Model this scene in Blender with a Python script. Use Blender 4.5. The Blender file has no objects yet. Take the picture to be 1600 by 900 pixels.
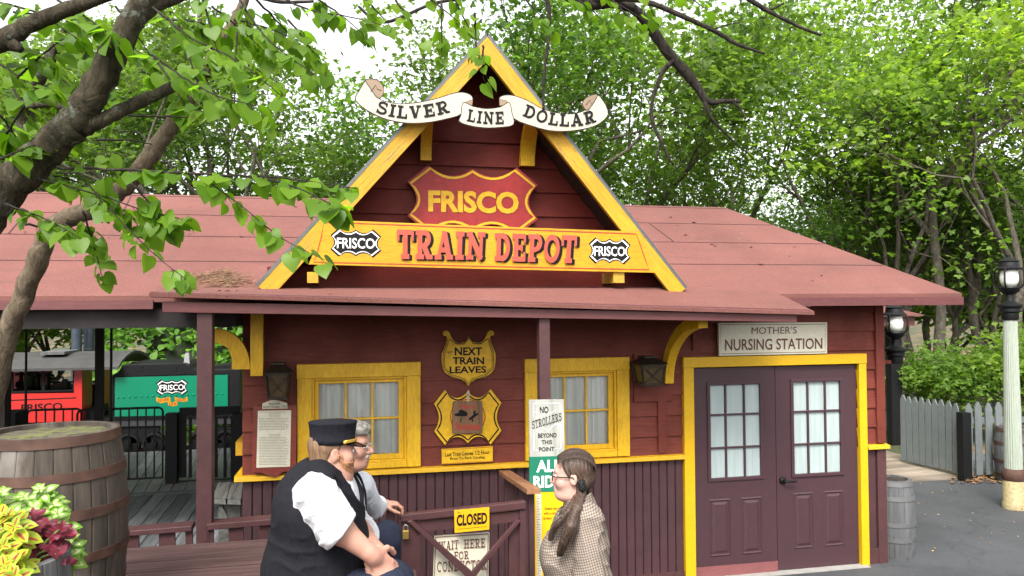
import bpy, bmesh, math, random
import numpy as np
from mathutils import Vector, Matrix
from mathutils.geometry import tessellate_polygon
rnd = random.Random(7)
R_ = math.radians
sc = bpy.context.scene
COL = sc.collection

# ------------------------------------------------------------------ camera, sky, sun, exposure
FPX = 1200.0
CZ = 2.63
YAW, PITCH, ROLL = 0.211, 0.025, -0.0065
_f = Vector((math.sin(YAW)*math.cos(PITCH), math.cos(YAW)*math.cos(PITCH), math.sin(PITCH)))
_r0 = Vector((math.cos(YAW), -math.sin(YAW), 0)); _u0 = _r0.cross(_f)
_r = _r0*math.cos(ROLL) + _u0*math.sin(ROLL); _u = -_r0*math.sin(ROLL) + _u0*math.cos(ROLL)
EYE = Vector((0, 0, CZ))
cd = bpy.data.cameras.new('camera'); cam = bpy.data.objects.new('camera', cd); COL.objects.link(cam)
cd.sensor_width = 36; cd.lens = 36*FPX/1600; cd.clip_start = .05; cd.clip_end = 600
cam.matrix_world = Matrix(((_r.x, _u.x, -_f.x, 0), (_r.y, _u.y, -_f.y, 0), (_r.z, _u.z, -_f.z, CZ), (0, 0, 0, 1)))
sc.camera = cam

SUN_EL, SUN_AZ = 52.0, 205.0          # azimuth: clockwise from +Y; the soft sun stands behind the camera
w = bpy.data.worlds.new('World'); sc.world = w; w.use_nodes = True
nt = w.node_tree; bg = nt.nodes['Background']
sky = nt.nodes.new('ShaderNodeTexSky'); sky.sky_type = 'NISHITA'; sky.sun_disc = False
sky.sun_elevation = R_(SUN_EL); sky.sun_rotation = R_(SUN_AZ); sky.air_density = 1.0; sky.dust_density = 4.0
hs = nt.nodes.new('ShaderNodeHueSaturation'); hs.inputs['Saturation'].default_value = .12
nt.links.new(sky.outputs[0], hs.inputs['Color']); nt.links.new(hs.outputs[0], bg.inputs[0])
bg.inputs[1].default_value = .15
sl = bpy.data.lights.new('sun', 'SUN'); sl.energy = 1.5; sl.angle = R_(20); sl.color = (1, .96, .9)
so = bpy.data.objects.new('sun', sl); COL.objects.link(so)
_el, _az = R_(SUN_EL), R_(SUN_AZ)
sdir = Vector((math.sin(_az)*math.cos(_el), math.cos(_az)*math.cos(_el), math.sin(_el)))
so.rotation_euler = sdir.to_track_quat('Z', 'Y').to_euler(); so.location = (0, 0, 20)
vs = sc.view_settings; vs.view_transform = 'Standard'; vs.look = 'None'; vs.exposure = 1.68; vs.gamma = 1; vs.use_curve_mapping = False
cy = sc.cycles; cy.max_bounces = 9; cy.diffuse_bounces = 6; cy.glossy_bounces = 3; cy.transmission_bounces = 7; cy.transparent_max_bounces = 6
cy.use_denoising = True; cy.caustics_reflective = False; cy.caustics_refractive = False
cy.sample_clamp_indirect = 6

# ------------------------------------------------------------------ measuring: a pixel of the photograph to a point on a real plane
def ray(x, y): return _f + _r*((x-800)/FPX) - _u*((y-450)/FPX)
def P(x, y, v):                       # on the vertical plane at depth v
    d = ray(x, y); return EYE + d*(v/d.y)
def PZ(x, y, z):                      # on the level plane at height z
    d = ray(x, y); return EYE + d*((z-CZ)/d.z)
def PD(x, y, dist):                   # at a distance along the lens axis
    return EYE + ray(x, y)*dist

# ------------------------------------------------------------------ scene helpers
def tag(o, label=None, cat=None, group=None, kind=None):
    if label: o['label'] = label
    if cat: o['category'] = cat
    if group: o['group'] = group
    if kind: o['kind'] = kind
    return o
def thing(name, label, cat, loc=(0, 0, 0), group=None, rz=0):
    o = bpy.data.objects.new(name, None); COL.objects.link(o); o.empty_display_size = .1
    o.location = loc; o.rotation_euler = (0, 0, rz)
    return tag(o, label, cat, group)
def kids(o): return [c for c in bpy.data.objects if c.parent == o]
def copy_tree(o, loc, rz=None, scale=None, label=None, group=None):
    def cp(src, par):
        c = src.copy(); COL.objects.link(c); c.parent = par
        for k in kids(src): cp(k, c)
        return c
    ks = kids(o); c = o.copy(); COL.objects.link(c)
    for k in ks: cp(k, c)
    c.location = loc
    if rz is not None: c.rotation_euler = (0, 0, rz)
    if scale: c.scale = scale if hasattr(scale, '__len__') else (scale,)*3
    if label: c['label'] = label
    if group: c['group'] = group
    return c
def origin_of(o):
    p = Vector((0, 0, 0))
    while o is not None: p += o.location; o = o.parent
    return p

class MB:
    """collects faces (world coordinates) with material slots and links them as ONE mesh object"""
    def __init__(s): s.v = []; s.f = []; s.m = []; s.mats = []; s.mi = 0; s.e = 0.0
    def use(s, m):
        if m not in s.mats: s.mats.append(m)
        s.mi = s.mats.index(m); return s
    def add(s, vs_, fs):
        b = len(s.v); s.v += [tuple(q) for q in vs_]
        for f in fs: s.f.append([b+i for i in f]); s.m.append(s.mi)
        return s
    def hexa(s, a, b):                # two quads a (4 pts) and b (4 pts) joined
        return s.add(list(a)+list(b), [(0, 1, 2, 3), (7, 6, 5, 4), (0, 4, 5, 1), (1, 5, 6, 2), (2, 6, 7, 3), (3, 7, 4, 0)])
    def box(s, x0, x1, y0, y1, z0, z1):
        return s.hexa([(x0, y0, z0), (x1, y0, z0), (x1, y0, z1), (x0, y0, z1)], [(x0, y1, z0), (x1, y1, z0), (x1, y1, z1), (x0, y1, z1)])
    def bar(s, p, q, w_, h_, up=(0, 0, 1)):   # rectangular bar, w_ across, h_ along 'up'
        p = Vector(p); q = Vector(q); d = (q-p).normalized(); up = Vector(up)
        sd = d.cross(up)
        if sd.length < 1e-4: sd = d.cross(Vector((0, 1, 0)))
        sd.normalize(); u = sd.cross(d)
        c = [(-1, -1), (1, -1), (1, 1), (-1, 1)]
        return s.hexa([p+sd*(i*w_/2)+u*(j*h_/2) for i, j in c], [q+sd*(i*w_/2)+u*(j*h_/2) for i, j in c])
    def poly(s, pts, off):            # planar polygon, given thickness vector 'off' to its back
        pts = [Vector(p) for p in pts]; n = len(pts); off = Vector(off)
        tr = tessellate_polygon([pts]); nn = Vector((0, 0, 0))
        for t in tr: nn += (pts[t[1]]-pts[t[0]]).cross(pts[t[2]]-pts[t[0]])
        fl = nn.dot(off) > 0
        fs = [tuple(t[::-1]) if fl else tuple(t) for t in tr]
        if off.length < 1e-9: return s.add(pts, fs)
        bk = [tuple(n+i for i in t[::-1]) for t in fs]
        sd = [(i, (i+1) % n, n+(i+1) % n, n+i) for i in range(n)]
        return s.add(pts+[p+off for p in pts], fs+bk+sd)
    def px(s, pts, v, th=.0):         # polygon traced on a vertical plane, thickness goes away from the viewer
        return s.poly([P(x, y, v) for x, y in pts], (0, th, 0))
    def tube(s, pts, rad, n=8, cap=True):
        pts = [Vector(p) for p in pts]; N = len(pts)
        rad = [rad]*N if not hasattr(rad, '__len__') else rad
        vs_ = []; u = None
        for i in range(N):
            d = (pts[min(i+1, N-1)]-pts[max(i-1, 0)])
            if d.length < 1e-9: d = Vector((0, 0, 1))
            d.normalize()
            if u is None: u = d.orthogonal().normalized()
            u = (u-d*u.dot(d))
            u = u.normalized() if u.length > 1e-6 else d.orthogonal().normalized()
            w_ = d.cross(u)
            vs_ += [pts[i]+(u*math.cos(2*math.pi*k/n)+w_*math.sin(2*math.pi*k/n))*rad[i] for k in range(n)]
        fs = [(i*n+k, i*n+(k+1) % n, (i+1)*n+(k+1) % n, (i+1)*n+k) for i in range(N-1) for k in range(n)]
        if cap: fs += [tuple(range(n))[::-1], tuple((N-1)*n+k for k in range(n))]
        return s.add(vs_, fs)
    def lathe(s, c, prof, n=24, axis='Z', flute=0):
        vs_ = []; c = Vector(c)
        for r, h in prof:
            for k in range(n):
                a = 2*math.pi*k/n; rr = r*(1-(flute if k % 2 else 0))
                q = (rr*math.cos(a), rr*math.sin(a), h)
                if axis == 'X': q = (h, q[0], q[1])
                if axis == 'Y': q = (q[0], h, q[1])
                vs_.append(c+Vector(q))
        N = len(prof)
        fs = [(i*n+k, i*n+(k+1) % n, (i+1)*n+(k+1) % n, (i+1)*n+k) for i in range(N-1) for k in range(n)]
        fs += [tuple(range(n))[::-1], tuple((N-1)*n+k for k in range(n))]
        return s.add(vs_, fs)
    def build(s, name, mat=None, parent=None, smooth=False, local=False, bevel=0, auto=None):
        me = bpy.data.meshes.new(name)
        vs_ = s.v
        if parent is not None and not local:
            o_ = origin_of(parent); vs_ = [(a-o_.x, b-o_.y, c-o_.z) for a, b, c in vs_]
        me.from_pydata(vs_, [], s.f); me.update()
        ms = s.mats if s.mats else [mat]
        for m in ms: me.materials.append(m)
        if s.mats: me.polygons.foreach_set('material_index', s.m)
        if smooth: me.polygons.foreach_set('use_smooth', [True]*len(s.f))
        if smooth and auto:
            try: me.set_sharp_from_angle(angle=R_(auto))
            except Exception: pass
        o = bpy.data.objects.new(name, me); COL.objects.link(o); o.parent = parent
        if bevel:
            b = o.modifiers.new('bevel', 'BEVEL'); b.width = bevel; b.segments = 2; b.limit_method = 'ANGLE'
        return o

# ------------------------------------------------------------------ materials
def newmat(name):
    m = bpy.data.materials.new(name); m.use_nodes = True
    nt = m.node_tree; b = nt.nodes['Principled BSDF']; return m, nt, b
def N(nt, t, **kw):
    n = nt.nodes.new('ShaderNode'+t)
    for k, v in kw.items():
        if k in n.inputs.keys(): n.inputs[k].default_value = v
        else: setattr(n, k, v)
    return n
def mapping(nt, scale):
    tc = N(nt, 'TexCoord'); mp = N(nt, 'Mapping'); mp.inputs['Scale'].default_value = scale
    nt.links.new(tc.outputs['Object'], mp.inputs['Vector']); return mp.outputs[0]
def ramp(nt, fac, stops):
    r = N(nt, 'ValToRGB'); e = r.color_ramp.elements
    while len(e) < len(stops): e.new(.5)
    for i, (p, c) in enumerate(stops):
        e[i].position = p; e[i].color = (*c, 1) if len(c) == 3 else c
    nt.links.new(fac, r.inputs[0]); return r.outputs[0]
def mixc(nt, fac, a, b, mode='MIX'):
    m = N(nt, 'Mix', data_type='RGBA', blend_type=mode)
    def s(i, v):
        if hasattr(v, 'is_linked') or hasattr(v, 'links'): nt.links.new(v, m.inputs[i])
        else: m.inputs[i].default_value = v if isinstance(v, (int, float)) else (*v[:3], 1)
    s(0, fac); s(6, a); s(7, b); return m.outputs[2]
def paint(name, c, rough=.5, grain=(3, 3, 30), var=.25, chip=.0, chipc=(.35, .28, .2), bump=.15, dirt=.25, spec=.4, rot=None):
    """weathered paint on wood or metal: mottled tone, fine grain bump, a few chips showing the ground"""
    m, nt, b = newmat(name)
    v1 = mapping(nt, (1, 1, 1)); v2 = mapping(nt, grain)
    if rot is not None:
        mr = N(nt, 'Mapping'); mr.inputs['Rotation'].default_value = (0, rot, 0); nt.links.new(v1, mr.inputs['Vector']); nt.links.new(mr.outputs[0], v2.node.inputs['Vector'])
    n1 = N(nt, 'TexNoise', Scale=2.3, Detail=6.0, Roughness=.65); nt.links.new(v1, n1.inputs['Vector'])
    n2 = N(nt, 'TexNoise', Scale=4.0, Detail=8.0, Roughness=.7); nt.links.new(v2, n2.inputs['Vector'])
    lo = tuple(x*(1-var) for x in c); hi = tuple(min(1, x*(1+var*.6)) for x in c)
    col = ramp(nt, n1.outputs[0], [(.3, lo), (.7, hi)])
    d = ramp(nt, n2.outputs[0], [(.35, (1-dirt,)*3), (.62, (1, 1, 1))])
    col = mixc(nt, 1.0, col, d, 'MULTIPLY')
    if chip > 0:
        k = ramp(nt, n2.outputs[0], [(.70-chip*.35, (0, 0, 0)), (.72-chip*.33, (1, 1, 1))])
        n3 = N(nt, 'TexNoise', Scale=1.7, Detail=3.0); nt.links.new(v1, n3.inputs['Vector'])
        k2 = ramp(nt, n3.outputs[0], [(.5, (0, 0, 0)), (.62, (1, 1, 1))])
        kk = mixc(nt, 1.0, k, k2, 'MULTIPLY')
        col = mixc(nt, kk, col, chipc)
    nt.links.new(col, b.inputs['Base Color'])
    b.inputs['Roughness'].default_value = rough; b.inputs['Specular IOR Level'].default_value = spec
    rr = ramp(nt, n1.outputs[0], [(.3, (min(1, rough+.12),)*3), (.7, (max(0, rough-.08),)*3)]); nt.links.new(rr, b.inputs['Roughness'])
    bp = N(nt, 'Bump', Strength=bump, Distance=.01); nt.links.new(n2.outputs[0], bp.inputs['Height']); nt.links.new(bp.outputs[0], b.inputs['Normal'])
    return m
def plain(name, c, rough=.6, metal=0, spec=.4, var=.12, scale=8):
    m, nt, b = newmat(name)
    n = N(nt, 'TexNoise', Scale=float(scale), Detail=5.0); nt.links.new(mapping(nt, (1, 1, 1)), n.inputs['Vector'])
    nt.links.new(ramp(nt, n.outputs[0], [(.3, tuple(x*(1-var) for x in c)), (.7, tuple(min(1, x*(1+var)) for x in c))]), b.inputs['Base Color'])
    b.inputs['Roughness'].default_value = rough; b.inputs['Metallic'].default_value = metal; b.inputs['Specular IOR Level'].default_value = spec
    return m
def leafmat(name, cols, trans=.45, rough=.5, spec=.3):
    m, nt, b = newmat(name)
    g = N(nt, 'NewGeometry')
    col = ramp(nt, g.outputs['Random Per Island'], [(i/(len(cols)-1), c) for i, c in enumerate(cols)])
    oi = N(nt, 'ObjectInfo')
    nz = N(nt, 'TexNoise', Scale=.55, Detail=2.0); nt.links.new(mapping(nt, (1, 1, 1)), nz.inputs['Vector'])
    col = mixc(nt, 1.0, col, ramp(nt, nz.outputs[0], [(.35, (.72, .78, .7)), (.65, (1.15, 1.12, 1.0))]), 'MULTIPLY')
    col = mixc(nt, 1.0, col, ramp(nt, oi.outputs['Random'], [(0, (.8, .86, .82)), (.5, (1, 1, 1)), (1, (1.15, 1.08, .85))]), 'MULTIPLY')
    nt.links.new(col, b.inputs['Base Color']); b.inputs['Roughness'].default_value = rough; b.inputs['Specular IOR Level'].default_value = spec
    t = N(nt, 'BsdfTranslucent'); tcol = mixc(nt, 1.0, col, (1.25, 1.35, .55), 'MULTIPLY'); nt.links.new(tcol, t.inputs[0])
    mx = N(nt, 'MixShader'); mx.inputs[0].default_value = trans
    nt.links.new(b.outputs[0], mx.inputs[1]); nt.links.new(t.outputs[0], mx.inputs[2])
    nt.links.new(mx.outputs[0], nt.nodes['Material Output'].inputs[0])
    return m
def barkmat(name, c1, c2, lichen=(.3, .34, .28), lf=.5, sc_=14, strength=.8):
    m, nt, b = newmat(name)
    v = mapping(nt, (1, 1, .45))
    n = N(nt, 'TexNoise', Scale=float(sc_)*1.6, Detail=10.0, Roughness=.72, Distortion=1.4); nt.links.new(v, n.inputs['Vector'])
    n4 = N(nt, 'TexNoise', Scale=float(sc_)*3.5, Detail=6.0, Roughness=.7); n4.noise_type = 'RIDGED_MULTIFRACTAL'; nt.links.new(v, n4.inputs['Vector'])
    col = ramp(nt, n.outputs[0], [(.35, c1), (.65, c2)])
    h4 = N(nt, 'Math', operation='MULTIPLY'); h4.inputs[1].default_value = .45; nt.links.new(n4.outputs[0], h4.inputs[0])
    col = mixc(nt, .9, col, ramp(nt, h4.outputs[0], [(.25, (1.3, 1.27, 1.22)), (.62, (.28, .26, .24))]), 'MULTIPLY')
    n2 = N(nt, 'TexNoise', Scale=7.0, Detail=8.0, Roughness=.78); nt.links.new(mapping(nt, (1, 1, 1)), n2.inputs['Vector'])
    col = mixc(nt, ramp(nt, n2.outputs[0], [(lf+.05, (0, 0, 0)), (lf+.12, (.8, .8, .8))]), col, lichen)
    nt.links.new(col, b.inputs['Base Color']); b.inputs['Roughness'].default_value = .9; b.inputs['Specular IOR Level'].default_value = .15
    ad = N(nt, 'Math', operation='SUBTRACT'); nt.links.new(n.outputs[0], ad.inputs[0]); nt.links.new(ramp(nt, h4.outputs[0], [(.2, (0,)*3), (.8, (.6,)*3)]), ad.inputs[1])
    bp = N(nt, 'Bump', Strength=strength, Distance=.05); nt.links.new(ad.outputs[0], bp.inputs['Height']); nt.links.new(bp.outputs[0], b.inputs['Normal'])
    return m
def woodmat(name, c1, c2, axis=0, rough=.75, scale=9, bump=.3, perboard=.35):
    """bare or stained timber, grain along one axis, a tone of its own for every board"""
    m, nt, b = newmat(name)
    s_ = [14, 14, 14]; s_[axis] = .9
    v = mapping(nt, tuple(s_))
    n = N(nt, 'TexNoise', Scale=scale/9.0, Detail=8.0, Roughness=.65, Distortion=1.2); nt.links.new(v, n.inputs['Vector'])
    n2 = N(nt, 'TexNoise', Scale=1.3, Detail=5.0); nt.links.new(mapping(nt, (1, 1, 1)), n2.inputs['Vector'])
    col = ramp(nt, n.outputs[0], [(.32, c1), (.68, c2)])
    g = N(nt, 'NewGeometry')
    col = mixc(nt, 1.0, col, ramp(nt, g.outputs['Random Per Island'], [(0, (1-perboard,)*3), (1, (1+perboard*.5,)*3)]), 'MULTIPLY')
    col = mixc(nt, 1.0, col, ramp(nt, n2.outputs[0], [(.3, (.7,)*3), (.65, (1.1,)*3)]), 'MULTIPLY')
    nt.links.new(col, b.inputs['Base Color']); b.inputs['Roughness'].default_value = rough; b.inputs['Specular IOR Level'].default_value = .3
    bp = N(nt, 'Bump', Strength=bump, Distance=.008); nt.links.new(n.outputs[0], bp.inputs['Height']); nt.links.new(bp.outputs[0], b.inputs['Normal'])
    return m

M = {}
M['red'] = paint('barn red paint', (.155, .034, .022), .55, (2, 2, 22), .3, .12, (.2, .13, .1), .25, spec=.2)
M['gablered'] = paint('deep red paint', (.135, .021, .015), .55, (2, 2, 22), .3, .1, (.2, .12, .1), .25, spec=.15)
M['maroon'] = paint('maroon paint', (.070, .027, .028), .5, (3, 3, 3), .22, .1, (.25, .18, .16), .15)
M['maroonv'] = paint('maroon board paint', (.056, .022, .025), .6, (26, 26, 2), .3, .1, (.25, .18, .16), .2)
M['door'] = paint('door paint', (.052, .024, .029), .42, (3, 3, 3), .12, 0, bump=.05, dirt=.1)
M['yellow'] = paint('yellow paint', (.74, .42, .01), .5, (22, 22, 3), .16, .1, (.3, .2, .08), .2, .3)
M['yellowh'] = paint('yellow trim paint', (.60, .335, .008), .5, (3, 22, 22), .14, .12, (.3, .2, .08), .15, .25)
M['yellowbright'] = paint('fresh yellow paint', (.60, .345, .005), .45, (6, 6, 6), .08, 0, bump=.05, dirt=.1)
M['barge'] = paint('weathered yellow paint', (.56, .33, .016), .6, (40, 40, 40), .2, .5, (.22, .17, .1), .5, .5)
M['barge_a'] = paint('weathered yellow board', (.54, .29, .012), .6, (1.2, 22, 22), .15, .42, (.15, .10, .05), .5, .35, rot=.83); M['barge_b'] = paint('weathered yellow board', (.54, .29, .012), .6, (1.2, 22, 22), .15, .42, (.15, .10, .05), .5, .35, rot=-.9)
M['fascia'] = paint('fascia paint', (.115, .036, .035), .5, (2, 20, 20), .18, .1, (.25, .15, .12), .12)
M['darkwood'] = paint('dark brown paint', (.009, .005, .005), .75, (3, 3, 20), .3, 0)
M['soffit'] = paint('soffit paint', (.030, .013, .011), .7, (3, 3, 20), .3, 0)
M['black'] = plain('black iron', (.006, .006, .0065), .5, 0, .25)
M['blackpaint'] = plain('black paint', (.006, .006, .0065), .55, 0, .22)
M['white'] = paint('white sign paint', (.44, .405, .325), .5, (9, 9, 9), .08, .1, (.5, .4, .28), .05, .15)
M['cream'] = paint('cream sign paint', (.62, .58, .45), .5, (9, 9, 9), .08, 0, bump=.05, dirt=.12)
M['ink'] = plain('black lettering', (.005, .0045, .0045), .6, 0, .2)
M['inkbrown'] = plain('brown lettering', (.11, .035, .025), .5)
M['inkred'] = plain('red lettering', (.36, .035, .02), .5)
M['shieldsalmon'] = plain('faded red lettering', (.37, .062, .036), .5)
M['shieldred'] = paint('red sign paint', (.34, .02, .018), .5, (5, 5, 5), .15, .05, bump=.06)
M['signyellow'] = paint('yellow sign paint', (.54, .275, .005), .5, (3, 3, 22), .12, .18, (.45, .25, .03), .08, .3)
M['signyellow2'] = paint('yellow notice paint', (.74, .42, .010), .5, (6, 6, 6), .12, 0, bump=.05)
M['closedyellow'] = plain('closed sign yellow', (.68, .35, .006), .4, var=.05)
M['green'] = plain('green sign', (.01, .15, .085), .4, var=.06)
M['purewhite'] = plain('white lettering', (.82, .82, .8), .45, var=.04)
M['greyboard'] = woodmat('weathered grey board', (.26, .26, .23), (.46, .46, .41), 2, perboard=.05)
M['brownboard'] = woodmat('brown wooden placard', (.11, .06, .03), (.26, .15, .08), 2, perboard=.05)
M['tan'] = plain('tan scroll paint', (.22, .155, .10), .55)
M['metal'] = plain('drip edge metal', (.12, .13, .125), .45, .5)
M['brass'] = plain('brass', (.45, .30, .08), .35, .8)
M['steel'] = plain('steel', (.45, .45, .46), .35, .9)
M['rust'] = plain('rusty hoop iron', (.066, .034, .024), .75, .1, .3, .35, 12)
M['bronze'] = plain('old bronze', (.028, .019, .012), .5, .5, .4, .4, 20)
M['curtain'] = None
def roofmat():
    m, nt, b = newmat('red roll roofing')
    n = N(nt, 'TexNoise', Scale=140.0, Detail=3.0); nt.links.new(mapping(nt, (1, 1, 1)), n.inputs['Vector'])
    n2 = N(nt, 'TexNoise', Scale=.7, Detail=7.0, Roughness=.65); nt.links.new(mapping(nt, (1, 1, 1)), n2.inputs['Vector'])
    n3 = N(nt, 'TexNoise', Scale=2.0, Detail=8.0, Roughness=.75); nt.links.new(mapping(nt, (.5, 3, 3)), n3.inputs['Vector'])
    c = ramp(nt, n.outputs[0], [(.3, (.105, .038, .031)), (.7, (.195, .082, .069))])
    c = mixc(nt, 1.0, c, ramp(nt, n2.outputs[0], [(.3, (.72, .7, .7)), (.7, (1.12, 1.1, 1.08))]), 'MULTIPLY')
    c = mixc(nt, ramp(nt, n3.outputs[0], [(.52, (0,)*3), (.72, (.5,)*3)]), c, (.075, .042, .036))
    n4 = N(nt, 'TexNoise', Scale=3.5, Detail=9.0, Roughness=.8); nt.links.new(mapping(nt, (1, 1, 1)), n4.inputs['Vector']); c = mixc(nt, ramp(nt, n4.outputs[0], [(.60, (0,)*3), (.72, (.35,)*3)]), c, (.25, .15, .13))
    nt.links.new(c, b.inputs['Base Color']); b.inputs['Roughness'].default_value = .85; b.inputs['Specular IOR Level'].default_value = .3
    bp = N(nt, 'Bump', Strength=.25, Distance=.005); nt.links.new(n.outputs[0], bp.inputs['Height']); nt.links.new(bp.outputs[0], b.inputs['Normal'])
    return m
M['roof'] = roofmat()
M['seam'] = plain('roofing tar seam', (.07, .03, .028), .8)
def asphalt():
    m, nt, b = newmat('asphalt')
    n = N(nt, 'TexNoise', Scale=120.0, Detail=4.0); nt.links.new(mapping(nt, (1, 1, 1)), n.inputs['Vector'])
    n2 = N(nt, 'TexNoise', Scale=.8, Detail=7.0, Roughness=.6); nt.links.new(mapping(nt, (1, 1, 1)), n2.inputs['Vector'])
    c = ramp(nt, n.outputs[0], [(.3, (.024, .0255, .0275)), (.72, (.062, .0645, .07))])
    c = mixc(nt, 1.0, c, ramp(nt, n2.outputs[0], [(.32, (.70,)*3), (.68, (1.25,)*3)]), 'MULTIPLY')
    vo = N(nt, 'TexVoronoi', Scale=.42); vo.feature = 'DISTANCE_TO_EDGE'; n5 = N(nt, 'TexNoise', Scale=2.5, Detail=6.0); mv = mapping(nt, (1, 1, 1)); nt.links.new(mv, n5.inputs['Vector']); ad = N(nt, 'MixRGB', blend_type='ADD') if False else N(nt, 'VectorMath', operation='ADD'); nt.links.new(mv, ad.inputs[0]); nt.links.new(n5.outputs['Color'], ad.inputs[1]); nt.links.new(ad.outputs[0], vo.inputs['Vector'])
    c = mixc(nt, 1.0, c, ramp(nt, vo.outputs[0], [(0, (.75,)*3), (.006, (.85,)*3), (.012, (1,)*3)]), 'MULTIPLY')
    n6 = N(nt, 'TexNoise', Scale=3.0, Detail=7.0, Roughness=.75); nt.links.new(mv, n6.inputs['Vector']); c = mixc(nt, ramp(nt, n6.outputs[0], [(.60, (0,)*3), (.75, (.25,)*3)]), c, (.07, .07, .07))
    nt.links.new(c, b.inputs['Base Color']); b.inputs['Roughness'].default_value = .8
    bp = N(nt, 'Bump', Strength=.35, Distance=.004); nt.links.new(n.outputs[0], bp.inputs['Height']); nt.links.new(bp.outputs[0], b.inputs['Normal'])
    return m
M['asphalt'] = asphalt()
def litter():
    m, nt, b = newmat('forest floor')
    n = N(nt, 'TexVoronoi', Scale=22.0); nt.links.new(mapping(nt, (1, 1, 1)), n.inputs['Vector'])
    n2 = N(nt, 'TexNoise', Scale=.6, Detail=6.0); nt.links.new(mapping(nt, (1, 1, 1)), n2.inputs['Vector'])
    h = N(nt, 'SeparateColor'); nt.links.new(n.outputs['Color'], h.inputs[0])
    c = ramp(nt, h.outputs[0], [(0, (.05, .025, .012)), (.5, (.16, .085, .04)), (1, (.30, .17, .08))])
    c = mixc(nt, ramp(nt, n2.outputs[0], [(.38, (0,)*3), (.5, (.9,)*3)]), c, (.022, .04, .012))
    nt.links.new(c, b.inputs['Base Color']); b.inputs['Roughness'].default_value = .95
    bp = N(nt, 'Bump', Strength=.7, Distance=.03); nt.links.new(n.outputs[0], bp.inputs['Height']); nt.links.new(bp.outputs[0], b.inputs['Normal'])
    return m
M['litter'] = litter()
def glass(name, tint=(.95, .97, .97)):
    m, nt, b = newmat(name)
    t = N(nt, 'BsdfTransparent'); t.inputs[0].default_value = (*tint, 1)
    g = N(nt, 'BsdfGlossy', Roughness=.03); fr = N(nt, 'Fresnel', IOR=1.75)
    mx = N(nt, 'MixShader'); nt.links.new(fr.outputs[0], mx.inputs[0]); nt.links.new(t.outputs[0], mx.inputs[1]); nt.links.new(g.outputs[0], mx.inputs[2])
    nt.links.new(mx.outputs[0], nt.nodes['Material Output'].inputs[0]); return m
M['glass'] = glass('window glass')
def cloth(name, c):
    m, nt, b = newmat(name)
    n = N(nt, 'TexNoise', Scale=3.0, Detail=4.0); nt.links.new(mapping(nt, (8, 8, .6)), n.inputs['Vector'])
    nt.links.new(ramp(nt, n.outputs[0], [(.3, tuple(x*.8 for x in c)), (.7, c)]), b.inputs['Base Color'])
    b.inputs['Roughness'].default_value = .9; b.inputs['Specular IOR Level'].default_value = .1; return m
M['curtain'] = cloth('white curtain', (.86, .86, .80))
M['frosted'] = cloth('frosted pane film', (.36, .425, .415)); M['frosted'].node_tree.nodes['Principled BSDF'].inputs['Roughness'].default_value = .18; M['frosted'].node_tree.nodes['Principled BSDF'].inputs['Specular IOR Level'].default_value = .6
M['lampglass'] = plain('milky lamp glass', (.70, .70, .64), .2, 0, .5, .05, 5)

# ------------------------------------------------------------------ lettering
def text_mesh(txt, bold=.0):
    """outlines of a line of sans lettering: list of triangles in a unit box (x 0..1, y 0..1)"""
    cu = bpy.data.curves.new('t', 'FONT'); cu.body = txt; cu.offset = bold; cu.resolution_u = 3; cu.fill_mode = 'FRONT'
    o = bpy.data.objects.new('t', cu); COL.objects.link(o)
    dg = bpy.context.evaluated_depsgraph_get(); dg.update()
    me = o.evaluated_get(dg).to_mesh()
    vs_ = [v.co.copy() for v in me.vertices]; fs = [tuple(p.vertices) for p in me.polygons]
    o.evaluated_get(dg).to_mesh_clear()
    bpy.data.objects.remove(o); bpy.data.curves.remove(cu)
    x0 = min(v.x for v in vs_); x1 = max(v.x for v in vs_); y0 = min(v.y for v in vs_); y1 = max(v.y for v in vs_)
    return [((v.x-x0)/(x1-x0), (v.y-y0)/(y1-y0)) for v in vs_], fs
def quadmap(q):
    """unit box to a pixel quad: q = bottom-left, bottom-right, top-right, top-left"""
    def f(x, y):
        return tuple((1-x)*(1-y)*q[0][i]+x*(1-y)*q[1][i]+x*y*q[2][i]+(1-x)*y*q[3][i] for i in (0, 1))
    return f
def rectq(x0, y0, x1, y1, sk=0): return [(x0, y1), (x1, y1+sk), (x1, y0+sk), (x0, y0)]
def letters(mb, mat, txt, q, v, bold=.012):
    vs_, fs = text_mesh(txt, bold); f = quadmap(q); mb.use(mat)
    mb.add([P(*f(x, y), v) for x, y in vs_], fs)
def arc(cx, cy, rx, ry, a0, a1, n=10): return [(cx+rx*math.cos(R_(a0+(a1-a0)*i/n)), cy+ry*math.sin(R_(a0+(a1-a0)*i/n))) for i in range(n+1)]
T_, t_ = .2, .11                      # stem and hairline of the slab letters
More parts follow.
